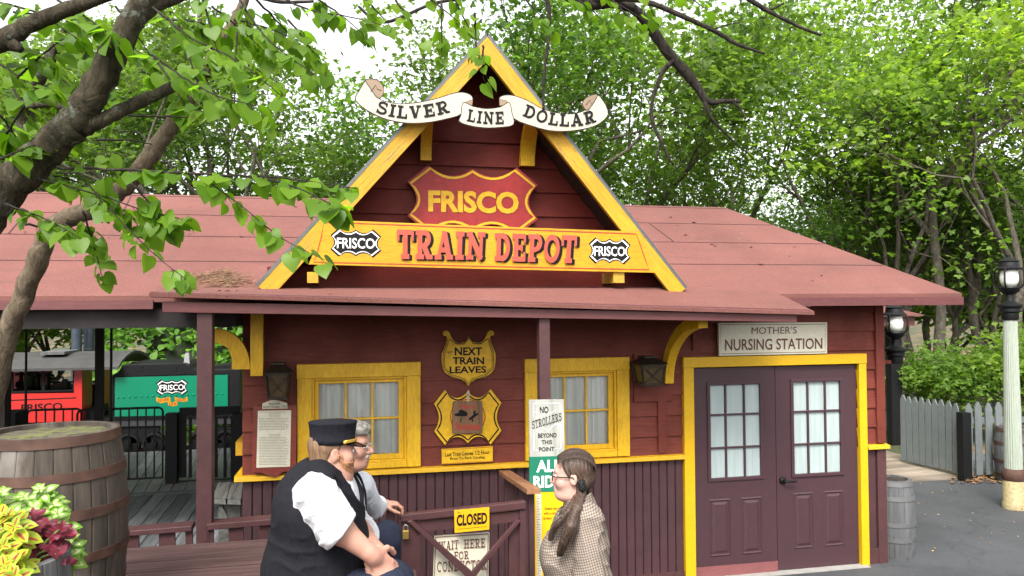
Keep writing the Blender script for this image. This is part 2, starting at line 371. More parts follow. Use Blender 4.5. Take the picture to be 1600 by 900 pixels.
def slab(ch):
    """strokes of a slab-serif capital in a 0..1 box: (points, width) ribbons"""
    def V(x, y0=0, y1=1, w_=T_): return ([(x, y0), (x, y1)], w_)
    def Hh(y, x0, x1, w_=t_*1.25): return ([(x0, y), (x1, y)], w_)
    b, t = t_*.62, 1-t_*.62
    sb = lambda x, r=.2: Hh(b, x-r, x+r)
    st = lambda x, r=.2: Hh(t, x-r, x+r)
    D = {
     'I': (.5, [V(.25), Hh(b, 0, .5), Hh(t, 0, .5)]),
     'L': (.85, [V(.25), Hh(b, .0, .82), st(.25, .25), V(.77, 0, .38, .11)]),
     'E': (.9, [V(.25), Hh(b, 0, .85), Hh(t, 0, .85), Hh(.5, .25, .62), V(.8, 0, .34, .11), V(.8, .68, 1, .11), V(.62, .36, .64, .1)]),
     'F': (.88, [V(.25), Hh(t, 0, .85), Hh(.5, .25, .62), V(.8, .66, 1, .11), V(.62, .36, .64, .1), sb(.25, .25)]),
     'T': (.95, [V(.475), Hh(t, 0, .95), V(.055, .62, 1, .11), V(.895, .62, 1, .11), sb(.475, .24)]),
     'H': (1.05, [V(.24), V(.81), Hh(.5, .24, .81), sb(.24, .24), sb(.81, .24), st(.24, .24), st(.81, .24)]),
     'N': (1.08, [V(.22, w_=.14), V(.86, w_=.14), ([(.16, .98), (.9, .02)], .2), sb(.22, .22), st(.16, .16), st(.86, .22)]),
     'A': (1.08, [([(.2, .02), (.52, .97)], .12), ([(.54, .97), (.86, .02)], .21), Hh(.33, .3, .75), sb(.2, .2), sb(.86, .22), Hh(t, .4, .62)]),
     'V': (1.05, [([(.2, .98), (.5, .03)], .21), ([(.52, .03), (.84, .98)], .12), st(.2, .2), st(.84, .2)]),
     'W': (1.5, [([(.2, .98), (.45, .03)], .2), ([(.45, .03), (.72, .9)], .11), ([(.72, .9), (1.0, .03)], .2), ([(1.0, .03), (1.28, .98)], .11), st(.2, .2), st(1.28, .2), st(.72, .16)]),
     'D': (1.0, [V(.25), Hh(b, 0, .5), Hh(t, 0, .5), (arc(.45, .5, .42, .43, -90, 90, 12), T_*.85)]),
     'O': (1.0, [(arc(.5, .5, .4, .43, 0, 360, 22), T_*.82)]),
     'C': (.95, [(arc(.5, .5, .4, .43, 48, 312, 16), T_*.82), V(.84, .62, .98, .1)]),
     'P': (.92, [V(.25), Hh(t, 0, .5), Hh(.44, .25, .5), (arc(.5, .715, .3, .235, -90, 90, 10), T_*.8), sb(.25, .25)]),
     'R': (1.0, [V(.25), Hh(t, 0, .5), Hh(.46, .25, .5), (arc(.5, .725, .28, .225, -90, 90, 10), T_*.8), ([(.5, .46), (.76, .05)], T_), sb(.25, .25), sb(.84, .17)]),
     'S': (.88, [(arc(.45, .735, .32, .205, 30, 270, 10)+arc(.43, .285, .34, .225, 90, -150, 10), T_*.82), V(.75, .66, .98, .09), V(.09, .02, .34, .09)]),
     'U': (1.05, [V(.24, .35, 1), V(.82, .35, 1, .13), (arc(.53, .36, .29, .29, 180, 360, 12), T_*.75), st(.24, .24), st(.82, .2)]),
     ' ': (.5, []),
    }
    return D[ch]
def slab_text(mb, mat, txt, f, v, gap=.14, wt=1.0, eps=.00025):
    """slab lettering mapped by f(s, t) -> pixel, s along the line 0..1, t up 0..1"""
    tot = sum(slab(c)[0] for c in txt)+gap*(len(txt)-1); x = 0; mb.use(mat); k = 0
    for c in txt:
        wd, st = slab(c)
        for pts, w_ in st:
            w_ *= wt; vv = v-eps*(k % 24); k += 1
            for i in range(len(pts)-1 if False else 1): pass
            L = []; Rr = []
            for i, p in enumerate(pts):
                a = pts[max(i-1, 0)]; q = pts[min(i+1, len(pts)-1)]
                if len(pts) > 12 and pts[0] == pts[-1]: pass
                dx, dy = q[0]-a[0], q[1]-a[1]
                if i in (0, len(pts)-1) and abs(pts[0][0]-pts[-1][0])+abs(pts[0][1]-pts[-1][1]) < 1e-6:
                    dx, dy = pts[1][0]-pts[-2][0], pts[1][1]-pts[-2][1]
                l = math.hypot(dx, dy); nx, ny = -dy/l*w_/2, dx/l*w_/2
                L.append((p[0]+nx, p[1]+ny)); Rr.append((p[0]-nx, p[1]-ny))
            n = len(pts)
            allp = [P(*f((x+a)/tot, b_), vv) for a, b_ in L+Rr]
            mb.add(allp, [(i, n+i, n+i+1, i+1) for i in range(n-1)])
        x += wd+gap
def curvemap(base, h):
    """f(s,t) along a polyline of pixels; h = letter height in px (perpendicular)"""
    ds = [0]
    for a, b in zip(base, base[1:]): ds.append(ds[-1]+math.hypot(b[0]-a[0], b[1]-a[1]))
    def f(s, t):
        d = s*ds[-1]
        i = max(j for j in range(len(ds)-1) if ds[j] <= d+1e-9) if d >= 0 else 0
        k = (d-ds[i])/(ds[i+1]-ds[i]); a, b = base[i], base[i+1]
        def tan(j):
            p0 = base[max(j-1, 0)]; p1 = base[min(j+1, len(base)-1)]
            l = math.hypot(p1[0]-p0[0], p1[1]-p0[1]); return ((p1[0]-p0[0])/l, (p1[1]-p0[1])/l)
        t0, t1 = tan(i), tan(i+1); tx, ty = t0[0]*(1-k)+t1[0]*k, t0[1]*(1-k)+t1[1]*k
        return a[0]+(b[0]-a[0])*k+ty*h*t, a[1]+(b[1]-a[1])*k-tx*h*t
    return f
def smooth_closed(pts, n=4):          # Catmull-Rom through traced points
    o = []; L = len(pts)
    for i in range(L):
        p0, p1, p2, p3 = pts[i-1], pts[i], pts[(i+1) % L], pts[(i+2) % L]
        for k in range(n):
            t = k/n
            o.append(tuple(.5*(2*p1[j]+(p2[j]-p0[j])*t+(2*p0[j]-5*p1[j]+4*p2[j]-p3[j])*t*t+(3*p1[j]-p0[j]-3*p2[j]+p3[j])*t**3) for j in (0, 1)))
    return o
def smooth_open(pts, n=6):
    q = [pts[0]]+list(pts)+[pts[-1]]; o = []; D = len(pts[0])
    for i in range(1, len(q)-2):
        p0, p1, p2, p3 = q[i-1], q[i], q[i+1], q[i+2]
        for k in range(n):
            t = k/n
            o.append(tuple(.5*(2*p1[j]+(p2[j]-p0[j])*t+(2*p0[j]-5*p1[j]+4*p2[j]-p3[j])*t*t+(3*p1[j]-p0[j]-3*p2[j]+p3[j])*t**3) for j in range(D)))
    o.append(tuple(pts[-1])); return o
def ribbon(mb, mat, pts, wd, v, closed=False):    # a painted line of given px width along traced points
    mb.use(mat); n = len(pts); L = []; Rr = []
    for i, p in enumerate(pts):
        a = pts[i-1] if (closed or i) else p; b = pts[(i+1) % n] if (closed or i < n-1) else p
        dx, dy = b[0]-a[0], b[1]-a[1]; l = math.hypot(dx, dy) or 1
        L.append((p[0]-dy/l*wd/2, p[1]+dx/l*wd/2)); Rr.append((p[0]+dy/l*wd/2, p[1]-dx/l*wd/2))
    m = n if closed else n-1
    mb.add([P(x, y, v) for x, y in L+Rr], [(i, n+i, n+(i+1) % n, (i+1) % n) for i in range(m)])
def inset(pts, k, c=None):            # shrink towards the middle
    cx = sum(p[0] for p in pts)/len(pts); cy = sum(p[1] for p in pts)/len(pts)
    w_ = max(p[0] for p in pts)-min(p[0] for p in pts); h_ = max(p[1] for p in pts)-min(p[1] for p in pts)
    return [(cx+(x-cx)*(1-2*k/w_), cy+(y-cy)*(1-2*k/h_)) for x, y in pts]
def badge(cx, cy, hw, hh, sk=0, n=7):
    """four-cornered railroad shield: cut corners, scooped sides, peak in the middle of top and bottom"""
    def sc_(a, b, d, ax):
        o = []
        for i in range(n):
            t = i/n; x = a[0]+(b[0]-a[0])*t; y = a[1]+(b[1]-a[1])*t; s = 4*t*(1-t)*d
            o.append((x+(s if ax == 0 else 0), y+(s if ax == 1 else 0)))
        return o
    T = []
    T += sc_((-.68, 1), (0, .93), -.26, 1)+sc_((0, .93), (.68, 1), -.26, 1)+[(.68, 1)]
    T += sc_((1, .5), (1, -.5), -.14, 0)+[(1, -.5)]
    T += sc_((.68, -1), (0, -.93), .26, 1)+sc_((0, -.93), (-.68, -1), .26, 1)+[(-.68, -1)]
    T += sc_((-1, -.5), (-1, .5), .14, 0)+[(-1, .5)]
    return [(cx+x*hw, cy-y*hh+x*hw*sk) for x, y in T]
# ------------------------------------------------------------------ ground
def ground_z(x, y):
    t = max(0.0, min(1.0, (6.3-y)/6.3)); return 1.1*t**1.5
def grid(name, xs, ys, zf, mat, smooth=True):
    b = MB(); n = len(xs)
    b.add([(x, y, zf(x, y)) for y in ys for x in xs], [(j*n+i, j*n+i+1, (j+1)*n+i+1, (j+1)*n+i) for j in range(len(ys)-1) for i in range(n-1)])
    return b.build(name, mat, smooth=smooth)
g = grid('ground', [-300, -120, -60, -30, -15]+[-10+i for i in range(0, 31)]+[25, 40, 80, 150, 300], [-12, -6, -3]+[i*.5 for i in range(0, 26)]+[14, 17, 20, 25, 30, 40, 60, 100, 180, 300],
         lambda x, y: ground_z(x, y) if y < 13 else -.0*(y-13), M['litter'])
tag(g, kind='structure')
pth = grid('path', [-3+i*.5 for i in range(0, 40)], [-2+i*.4 for i in range(0, 34)], lambda x, y: ground_z(x, y)+.006, M['asphalt'])
tag(pth, kind='structure')
# wooden deck behind the picket fence (its near edge crosses the path)
# ------------------------------------------------------------------ the depot
VW = 6.946
UL, UR = -.88, 5.36
depot = thing('depot_building', 'dark red clapboard station with a steep yellow-edged gable and red roll roofing', 'building', (2.2, 7.0, 0))
def wz(x, y, v=VW): p = P(x, y, v); return p.x, p.z
Z_BAND = 1.17
w1 = (wz(465, 567)[0], wz(656, 567)[0], 1.185, wz(560, 567)[1])
w2 = (wz(818.5, 560)[0], wz(980, 558)[0], 1.185, wz(900, 559)[1])
dr = (wz(1064, 558)[0], wz(1347.5, 552)[0], -.02, wz(1200, 555)[1])
CAS = .122                            # casing width
def opening(w_, c=CAS): return (w_[0]+c, w_[1]-c, w_[2]+.05, w_[3]-c)
op1, op2 = opening(w1), opening(w2)
opd = (dr[0]+.105, dr[1]-.085, -.05, dr[3]-.10)
def siding(mb, x0, x1, z0, z1, v, holes, course=.196, proud=.02, clip=None):
    z = z0; k = 0
    while z < z1-1e-6:
        zt = min(z+course, z1)
        cuts = sorted({z, zt}|{h for o in holes for h in (o[2], o[3]) if z < h < zt})
        for a, b_ in zip(cuts, cuts[1:]):
            xs = [(x0, x1)]
            for o in holes:
                if o[2] < b_-1e-6 and o[3] > a+1e-6:
                    nx = []
                    for p, q in xs:
                        if o[0] > p: nx.append((p, min(q, o[0])))
                        if o[1] < q: nx.append((max(p, o[1]), q))
                    xs = [s for s in nx if s[1]-s[0] > 1e-4]
            pa = proud*(1-(a-z)/course)+.004; pb = proud*(1-(b_-z)/course)+.004
            for p, q in xs:
                if clip:              # gable: trim both ends by the slopes
                    pl, ql = clip(a); pl2, ql2 = clip(b_)
                    f = [(max(p, pl), v-pa, a), (min(q, ql), v-pa, a), (min(q, ql2), v-pb, b_), (max(p, pl2), v-pb, b_)]
                    if f[1][0] <= f[0][0] or f[2][0] < f[3][0]: continue
                    mb.hexa(f, [(X, v+.03, Z) for X, Y, Z in f])
                else: mb.hexa([(p, v-pa, a), (q, v-pa, a), (q, v-pb, b_), (p, v-pb, b_)], [(p, v+.03, a), (q, v+.03, a), (q, v+.03, b_), (p, v+.03, b_)])
        z = zt; k += 1
b = MB(); siding(b, UL, UR-.08, Z_BAND+.02, 2.86, VW, [op1, op2, opd]); b.build('siding', M['red'], depot)
# side and back walls, inner dark box behind the openings
b = MB(); b.box(UL, UL+.1, VW+.04, 10.8, -.2, 2.8); b.box(UR-.1, UR, VW+.04, 10.8, -.2, 2.8); b.box(UL+.1, UR-.1, 10.7, 10.8, -.2, 2.8); b.box(UL+.11, UR-.11, VW+.6, VW+.7, -.2, 2.8)
b.build('wall', M['red'], depot)
# vertical boards below the sill band
def boards(mb, x0, x1, z0, z1, v, wd=.083, gap=.007, t=.02):
    n = max(1, round((x1-x0)/wd)); s = (x1-x0)/n
    for i in range(n):
        a = x0+i*s+gap/2; c = x0+(i+1)*s-gap/2; tt = t+rnd.uniform(-.002, .002)
        mb.add([(a, v-tt+.006, z0), (a+.006, v-tt, z0), (c-.006, v-tt, z0), (c, v-tt+.006, z0), (a, v-tt+.006, z1), (a+.006, v-tt, z1), (c-.006, v-tt, z1), (c, v-tt+.006, z1)],
               [(0, 1, 5, 4), (1, 2, 6, 5), (2, 3, 7, 6)])
        mb.add([(a, v-tt+.006, z0), (a, v+.02, z0), (a, v+.02, z1), (a, v-tt+.006, z1)], [(0, 1, 2, 3)]); mb.add([(c, v-tt+.006, z0), (c, v+.02, z0), (c, v+.02, z1), (c, v-tt+.006, z1)], [(3, 2, 1, 0)])
    mb.box(x0, x1, v+.004, v+.03, z0, z1)
b = MB(); boards(b, UL, dr[0], -.1, Z_BAND-.02, VW); boards(b, dr[1], UR-.09, -.1, Z_BAND-.02, VW); b.build('wainscot_boards', M['maroonv'], depot)
b = MB(); b.box(dr[0]-1.9, dr[0]-.002, VW-.035, VW-.015, -.1, .09); b.build('baseboard', M['maroon'], depot); b = MB(); b.box(dr[1]+.002, UR-.09, VW-.035, VW-.015, -.1, .16); b.build('baseboard', M['maroon'], depot)
b = MB()
for a, c in ((UL-.06, dr[0]-.003), (dr[1]+.003, UR+.04)): b.hexa([(a, VW-.075, Z_BAND-.005), (c, VW-.075, Z_BAND-.005), (c, VW-.07, Z_BAND+.032), (a, VW-.07, Z_BAND+.032)], [(a, VW+.01, Z_BAND-.005), (c, VW+.01, Z_BAND-.005), (c, VW+.01, Z_BAND+.045), (a, VW+.01, Z_BAND+.045)])
b.build('sill_band', M['yellowh'], depot, bevel=.004)
b = MB(); b.box(UR-.085, UR+.012, VW-.045, VW+.05, Z_BAND+.05, 2.86); b.build('corner_board', M['red'], depot, bevel=.004)
b = MB(); b.box(UR-.09, UR+.012, VW-.043, VW+.05, -.1, Z_BAND-.008); b.build('corner_board', M['maroon'], depot, bevel=.004)
b = MB(); b.box(wz(1112, 500)[0]-.22, wz(1112, 500)[0]-.12, VW-.04, VW-.01, 2.2, 2.86); b.build('batten', M['red'], depot)
# boxed-in patch by the right lantern
xa, za = wz(985, 555); xb, zb = wz(1062, 625)
b = MB(); b.box(xa+.02, xb-.1, VW-.04, VW-.01, zb, za+.02); b.box(wz(1026, 640)[0], wz(1039, 640)[0], VW-.038, VW-.01, Z_BAND+.06, zb); b.build('patch_board', M['red'], depot)

def window(w_, cols, rows, px0):
    x0, x1, z0, z1 = w_; win = MB()
    zs = z0+.034
    win.box(x0, x0+CAS, VW-.055, VW+.01, zs, z1-CAS-.001); win.box(x1-CAS, x1, VW-.055, VW+.01, zs, z1-CAS-.001)
    win.box(x0-.004, x1+.004, VW-.058, VW+.01, z1-CAS, z1)
    win.box(x0+CAS+.001, x1-CAS-.001, VW-.05, VW+.01, zs, zs+.05)
    fr = win.build('window', M['yellow'], depot, bevel=.004)
    a0, a1, c0, c1 = x0+CAS, x1-CAS, zs+.05, z1-CAS
    s = MB(); sw = .036
    s.box(a0, a0+.02, VW-.03, VW+.09, c0, c1); s.box(a1-.02, a1, VW-.03, VW+.09, c0, c1); s.box(a0+.02, a1-.02, VW-.03, VW+.09, c1-.02, c1); s.box(a0+.02, a1-.02, VW-.03, VW+.09, c0, c0+.02)
    a0 += .02; a1 -= .02; c0 += .02; c1 -= .02
    a1s = a1-.012
    s.box(a0, a0+sw, VW+.01, VW+.05, c0, c1); s.box(a1s-sw, a1, VW+.008, VW+.05, c0, c1); s.box(a0+sw, a1s-sw, VW+.011, VW+.05, c1-sw, c1); s.box(a0+sw, a1s-sw, VW+.011, VW+.05, c0, c0+sw*1.2)
    g0, g1, h0, h1 = a0+sw, a1s-sw, c0+sw*1.2, c1-sw
    for i in range(1, cols): u = g0+(g1-g0)*i/cols; s.box(u-.009, u+.009, VW+.016, VW+.04, h0, h1)
    for j in range(1, rows): q = h0+(h1-h0)*j/rows; s.box(g0, g1, VW+.018, VW+.038, q-.009, q+.009)
    s.build('sash', M['yellow'], fr, bevel=.003)
    p = MB(); p.add([(g0, VW+.03, h0), (g1, VW+.03, h0), (g1, VW+.03, h1), (g0, VW+.03, h1)], [(0, 1, 2, 3)]); p.build('pane', M['glass'], fr)
    c = MB(); n = 60; r = random.Random(px0)
    ph = [r.uniform(0, 6) for _ in range(4)]
    def wv(t, k): return .014*math.sin(t*38+ph[0])+.01*math.sin(t*71+ph[1]+k)+.012*math.sin(t*17+ph[2])
    zs_ = [h0-.02, (h0+h1)/2, h1+.02]
    c.add([(g0-.03+(g1-g0+.06)*i/n, VW+.075+.8*wv(i/n, j*.5), z) for j, z in enumerate(zs_) for i in range(n+1)], [(j*(n+1)+i, j*(n+1)+i+1, (j+1)*(n+1)+i+1, (j+1)*(n+1)+i) for j in range(2) for i in range(n)])
    c.build('curtain', M['curtain'], fr, smooth=True)
window(w1, 3, 2, 3); window(w2, 3, 2, 9)
# the two door leaves
df = MB()
df.box(dr[0], opd[0], VW-.06, VW+.02, -.02, opd[3]-.001); df.box(opd[1], dr[1], VW-.06, VW+.02, -.02, opd[3]-.001); df.box(dr[0]-.003, dr[1]+.003, VW-.064, VW+.02, opd[3], dr[3])
df.build('door_frame', M['yellowbright'], depot, bevel=.004)
xm = wz(1212, 740)[0]
def door_leaf(x0, x1, lite, panels, handle, kick):
    vf = VW-.012
    d = MB(); zb_, zt_ = .015, opd[3]-.012
    L = (wz(lite[0], lite[1])[0], wz(lite[2], lite[1])[0], wz(lite[0], lite[3])[1], wz(lite[0], lite[1])[1])
    m_ = .03
    lo = (L[0]+m_, L[1]-m_, L[2]+m_, L[3]-m_)
    d.box(x0, lo[0], vf, vf+.045, zb_, zt_); d.box(lo[1], x1, vf, vf+.045, zb_, zt_); d.box(lo[0], lo[1], vf, vf+.045, zb_, lo[2]); d.box(lo[0], lo[1], vf, vf+.045, lo[3], zt_)
    for pa in panels:                 # raised panels: a moulded rim round a bevelled field
        a, c = wz(pa[0], pa[1])[0], wz(pa[2], pa[1])[0]; e, f = wz(pa[0], pa[3])[1], wz(pa[0], pa[1])[1]
        for r0, y0, r1, y1 in ((0, 0, .012, -.009), (.012, -.009, .024, .004), (.024, .004, .055, -.007)):
            A = [(a+r0, vf+y0-.001, e+r0), (c-r0, vf+y0-.001, e+r0), (c-r0, vf+y0-.001, f-r0), (a+r0, vf+y0-.001, f-r0)]
            B = [(a+r1, vf+y1-.001, e+r1), (c-r1, vf+y1-.001, e+r1), (c-r1, vf+y1-.001, f-r1), (a+r1, vf+y1-.001, f-r1)]
            d.add(A+B, [(i, (i+1) % 4, 4+(i+1) % 4, 4+i) for i in range(4)])
        r1 = .055; d.add([(a+r1, vf-.008, e+r1), (c-r1, vf-.008, e+r1), (c-r1, vf-.008, f-r1), (a+r1, vf-.008, f-r1)], [(0, 1, 2, 3)])
    leaf = d.build('door', M['door'], depot)
    s = MB(); t = .022
    s.box(L[0], L[0]+t+.01, vf-.016, vf+.02, L[2], L[3]); s.box(L[1]-t-.01, L[1], vf-.016, vf+.02, L[2], L[3]); s.box(L[0]+t, L[1]-t, vf-.015, vf+.02, L[3]-t-.01, L[3]); s.box(L[0]+t, L[1]-t, vf-.015, vf+.02, L[2], L[2]+t+.01)
    for i in (1, 2):
        u = L[0]+(L[1]-L[0])*i/3; s.box(u-.009, u+.009, vf-.008, vf+.02, L[2]+t, L[3]-t)
        q = L[2]+(L[3]-L[2])*i/3; s.box(L[0]+t, L[1]-t, vf-.0075, vf+.02, q-.009, q+.009)
    s.build('lite_frame', M['door'], leaf, bevel=.004)
    p = MB(); p.add([(lo[0]-.005, vf+.014, lo[2]-.005), (lo[1]+.005, vf+.014, lo[2]-.005), (lo[1]+.005, vf+.014, lo[3]+.005), (lo[0]-.005, vf+.014, lo[3]+.005)], [(0, 1, 2, 3)]); p.build('pane', M['frosted'], leaf)
    if kick:
        k = MB(); k.box(x0+.005, x1-.002, vf-.012, vf-.001, .01, .11); k.build('kick_plate', paint('kick plate', (.2, .07, .07), .5), leaf)
    if handle:
        h = MB(); hx, hz = wz(1221.5, 750); h.lathe((hx, vf, hz), [(.0, -.03), (.024, -.028), (.036, -.015), (.036, .0)], 16, 'Y')
        h.tube([(hx, vf-.02, hz), (hx, vf-.055, hz), (hx+.03, vf-.06, hz-.002), (hx+.12, vf-.055, hz-.008)], [.011, .011, .011, .009], 8); h.build('handle', M['blackpaint'], leaf, smooth=True)
door_leaf(opd[0]+.004, xm-.003, (1103, 597, 1190, 752.5), [(1107, 780, 1140, 870), (1156.5, 777, 1189, 866)], False, True)
door_leaf(xm+.003, opd[1]-.004, (1233, 592.5, 1314.5, 746), [(1238, 770, 1269, 857.5), (1285, 767, 1316, 853.5)], True, False)
b = MB(); b.box(opd[0]-.05, opd[1]+.05, VW-.12, VW+.05, -.02, .012); b.build('threshold', plain('concrete sill', (.25, .24, .22), .8), depot)

# ------------------------------------------------------------------ roofs
VE, VR, VB = 6.5, 8.9, 11.3
E_R = P(1503, 458, VE); zE = P(1250, 459, VE).z; zR = P(1050, 322, VR).z
ux0, ux1 = -14.0, E_R.x
ux1r = P(1131, 323, VR).x
print('eave z', zE, E_R, 'ridge', zR, ux1r)
rf = MB()
def slope_z(v): return zE+(v-VE)/(VR-VE)*(zR-zE) if v <= VR else zE+(VB-v)/(VB-VR)*(zR-zE)
TH = .05
F = [(ux0, VE, zE), (ux1, VE, zE), (ux1r, VR, zR), (ux0, VR, zR)]
rf.hexa(F, [(x, y, z-TH) for x, y, z in F])
F = [(ux1, VB, zE), (ux0, VB, zE), (ux0, VR, zR), (ux1r, VR, zR)]
rf.hexa(F, [(x, y, z-TH) for x, y, z in F])
F = [(ux1, VE+.001, zE), (ux1, VB-.001, zE), (ux1r, VR, zR-.001)]
rf.poly(F, (0, 0, -.05))
roof = rf.build('roof', M['roof'], depot)
# tar seams between the roofing strips, and a few butt joints
s = MB()
def roof_v(x, y):
    d = ray(x, y); k = (zR-zE)/(VR-VE); t = (zE-k*VE-CZ)/(d.z-k*d.y); return d.y*t
SEAMS = [roof_v(1100, y) for y in (325.5, 350, 379, 413)]
print('seams', SEAMS)
for v in SEAMS:
    n = 60; xl = ux1+(ux1r-ux1)*(v-VE)/(VR-VE)-.02
    for i in range(n):
        a = ux0+(xl-ux0)*i/n; c = ux0+(xl-ux0)*(i+1)/n
        w1_, w2_ = .004+.006*rnd.random(), .004
        s.hexa([(a, v-w1_, slope_z(v-w1_)+.002), (c, v-w1_, slope_z(v-w1_)+.002), (c, v-w1_, slope_z(v-w1_)+.007), (a, v-w1_, slope_z(v-w1_)+.007)], [(a, v+w2_, slope_z(v+w2_)+.002), (c, v+w2_, slope_z(v+w2_)+.002), (c, v+w2_, slope_z(v+w2_)+.004), (a, v+w2_, slope_z(v+w2_)+.004)])
for u, i in ((3.45, 2), (-3.0, 2), (-5.2, 3), (-2.2, 1)): v, v2 = SEAMS[i], SEAMS[i-1]; s.bar((u, v, slope_z(v)+.004), (u-.06, v2, slope_z(v2)+.004), .01, .006)
s.build('roof_seam', M['seam'], roof)
# eave boards and soffit
b = MB(); b.box(ux0, P(240, 460, VE).x, VE-.02, VE+.02, zE-.105, zE-.035); b.box(P(1190, 460, VE).x, ux1, VE-.02, VE+.02, zE-.115, zE-.035)
b.box(ux1-.03, ux1+.005, VE+.021, VE+3.0, zE-.115, zE-.05); b.build('eave_fascia', M['fascia'], depot)
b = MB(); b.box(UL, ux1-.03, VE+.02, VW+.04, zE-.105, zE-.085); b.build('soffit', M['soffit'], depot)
b = MB(); b.box(ux0, UL-.002, VE+.05, VE+.22, P(60, 514, VE+.05).z, zE-.1)
for v in (8.9, 10.9): b.box(ux0, UL-.002, v, v+.15, P(60, 511, v).z, slope_z(v)-.1)
x = ux0
while x < UL:
    b.hexa([(x, VE+.23, zE-.14), (x+.05, VE+.23, zE-.14), (x+.05, VE+.23, zE-.03), (x, VE+.23, zE-.03)], [(x, VR, zR-.17), (x+.05, VR, zR-.17), (x+.05, VR, zR-.06), (x, VR, zR-.06)]); x += .6
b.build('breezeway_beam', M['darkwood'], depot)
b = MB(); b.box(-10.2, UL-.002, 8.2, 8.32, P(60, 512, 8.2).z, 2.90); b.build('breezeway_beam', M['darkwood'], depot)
# porch roof: a low shed in front, sagging to the right
pf = [P(233, 457, 5.86), P(1272.5, 486.5, 5.86)]; pb = [P(395, 449, 6.9), P(1150, 449, 6.9)]
pbl = Vector((pf[0].x+.02, 6.62, slope_z(6.62)+.012)); pbr = Vector((pf[1].x-.02, 6.62, slope_z(6.62)+.012))
b = MB(); A = [pf[0], pf[1], pbr, pbl]; dn = Vector((0, 0, -.03)); b.hexa(A, [p+dn for p in A])
porch = b.build('porch_roof', M['roof'], depot)
b = MB(); fl, fr_ = P(253, 471, 5.9), P(1245, 491, 5.9); hl, hr = P(254, 488, 5.9), P(1245, 503.5, 5.9)
b.hexa([fl, fr_, hr, hl], [p+Vector((0, .04, 0)) for p in (fl, fr_, hr, hl)])
e0, e1 = fl+Vector((-.06, .0, .03)), fr_+Vector((.12, 0, .005))
b.bar(fl+Vector((-.07, -.012, .052)), fr_+Vector((.12, -.012, .018)), .03, .045)
b.hexa([fr_+Vector((-.04, .041, 0)), fr_+Vector((0, .041, 0)), hr+Vector((0, .041, 0)), hr+Vector((-.04, .041, 0))], [Vector((fr_.x-.04, 6.9, fr_.z+.05)), Vector((fr_.x, 6.9, fr_.z+.05)), Vector((fr_.x, 6.9, hr.z+.1)), Vector((fr_.x-.04, 6.9, hr.z+.1))])
b.hexa([fl+Vector((0, .041, 0)), fl+Vector((.04, .041, 0)), hl+Vector((.04, .041, 0)), hl+Vector((0, .041, 0))], [Vector((fl.x, 6.5, fl.z+.0)), Vector((fl.x+.04, 6.5, fl.z)), Vector((fl.x+.04, 6.5, hl.z)), Vector((fl.x, 6.5, hl.z))])
b.build('porch_fascia', M['fascia'], depot, bevel=.004)
b = MB(); A = [fl+Vector((.04, .045, -.03)), fr_+Vector((-.04, .045, -.03)), Vector((fr_.x-.05, 6.92, fr_.z+.02)), Vector((fl.x+.05, 6.92, fl.z-.02))]
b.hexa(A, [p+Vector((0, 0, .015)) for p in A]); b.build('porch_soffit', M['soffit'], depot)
# porch posts
def post(x0, x1, ytop, zb_, v, mat, name='porch_post', dp=None):
    p, q = P(x0, ytop, v), P(x1, ytop, v); b = MB(); b.box(p.x, q.x, v, v+(dp or (q.x-p.x)), zb_, p.z); return b.build(name, mat, depot, bevel=.006)
post(307.5, 332, 487, .3, 5.93, M['maroon']); post(842.5, 859.5, 497, -.1, 5.93, M['maroon'])
# knee braces between wall and porch roof
def brace(u, w_, zl, zh, vo, mat):
    b = MB(); n = 12; inner = []; outer = []
    for i in range(n+1):
        t = i/n; a = t*math.pi/2
        outer.append((VW-.03-(VW-.03-vo)*(1-math.cos(a)), zl+(zh-zl)*math.sin(a)))
    d = .10
    for i, (y, z) in enumerate(outer):
        a = outer[max(i-1, 0)]; c = outer[min(i+1, n)]; l = math.hypot(c[0]-a[0], c[1]-a[1]); inner.append((y+(-(c[1]-a[1]))/l*d, z+(c[0]-a[0])/l*d))
    for i in range(n): b.hexa([(u, *outer[i]), (u+w_, *outer[i]), (u+w_, *outer[i+1]), (u, *outer[i+1])], [(u, *inner[i]), (u+w_, *inner[i]), (u+w_, *inner[i+1]), (u, *inner[i+1])])
    return b.build('knee_brace', mat, depot)
_a, _z = wz(1031, 596); brace(_a, .085, _z, P(1060, 506, 6.05).z+.06, 6.1, M['yellow'])
_p = P(391, 588, 6.72); _q = P(411, 588, 6.72)
b = MB(); b.box(_p.x, _q.x, 6.72, 6.80, _p.z, P(391, 488, 6.72).z+.1); b.lathe((_p.x+.06, 6.72, _p.z+.08), [(.014, -.006), (.014, .004)], 10, 'Y'); b.build('brace_leg', M['yellow'], depot, bevel=.004)
b = MB(); o_ = smooth_open([(391, 577), (387, 553), (374, 530), (352, 516), (330, 513)]); i_ = smooth_open([(362, 577), (362, 560), (356, 545), (345, 538), (330, 534)])
b.px(o_+i_[::-1], 6.74, .07); b.build('knee_brace', M['yellow'], depot)
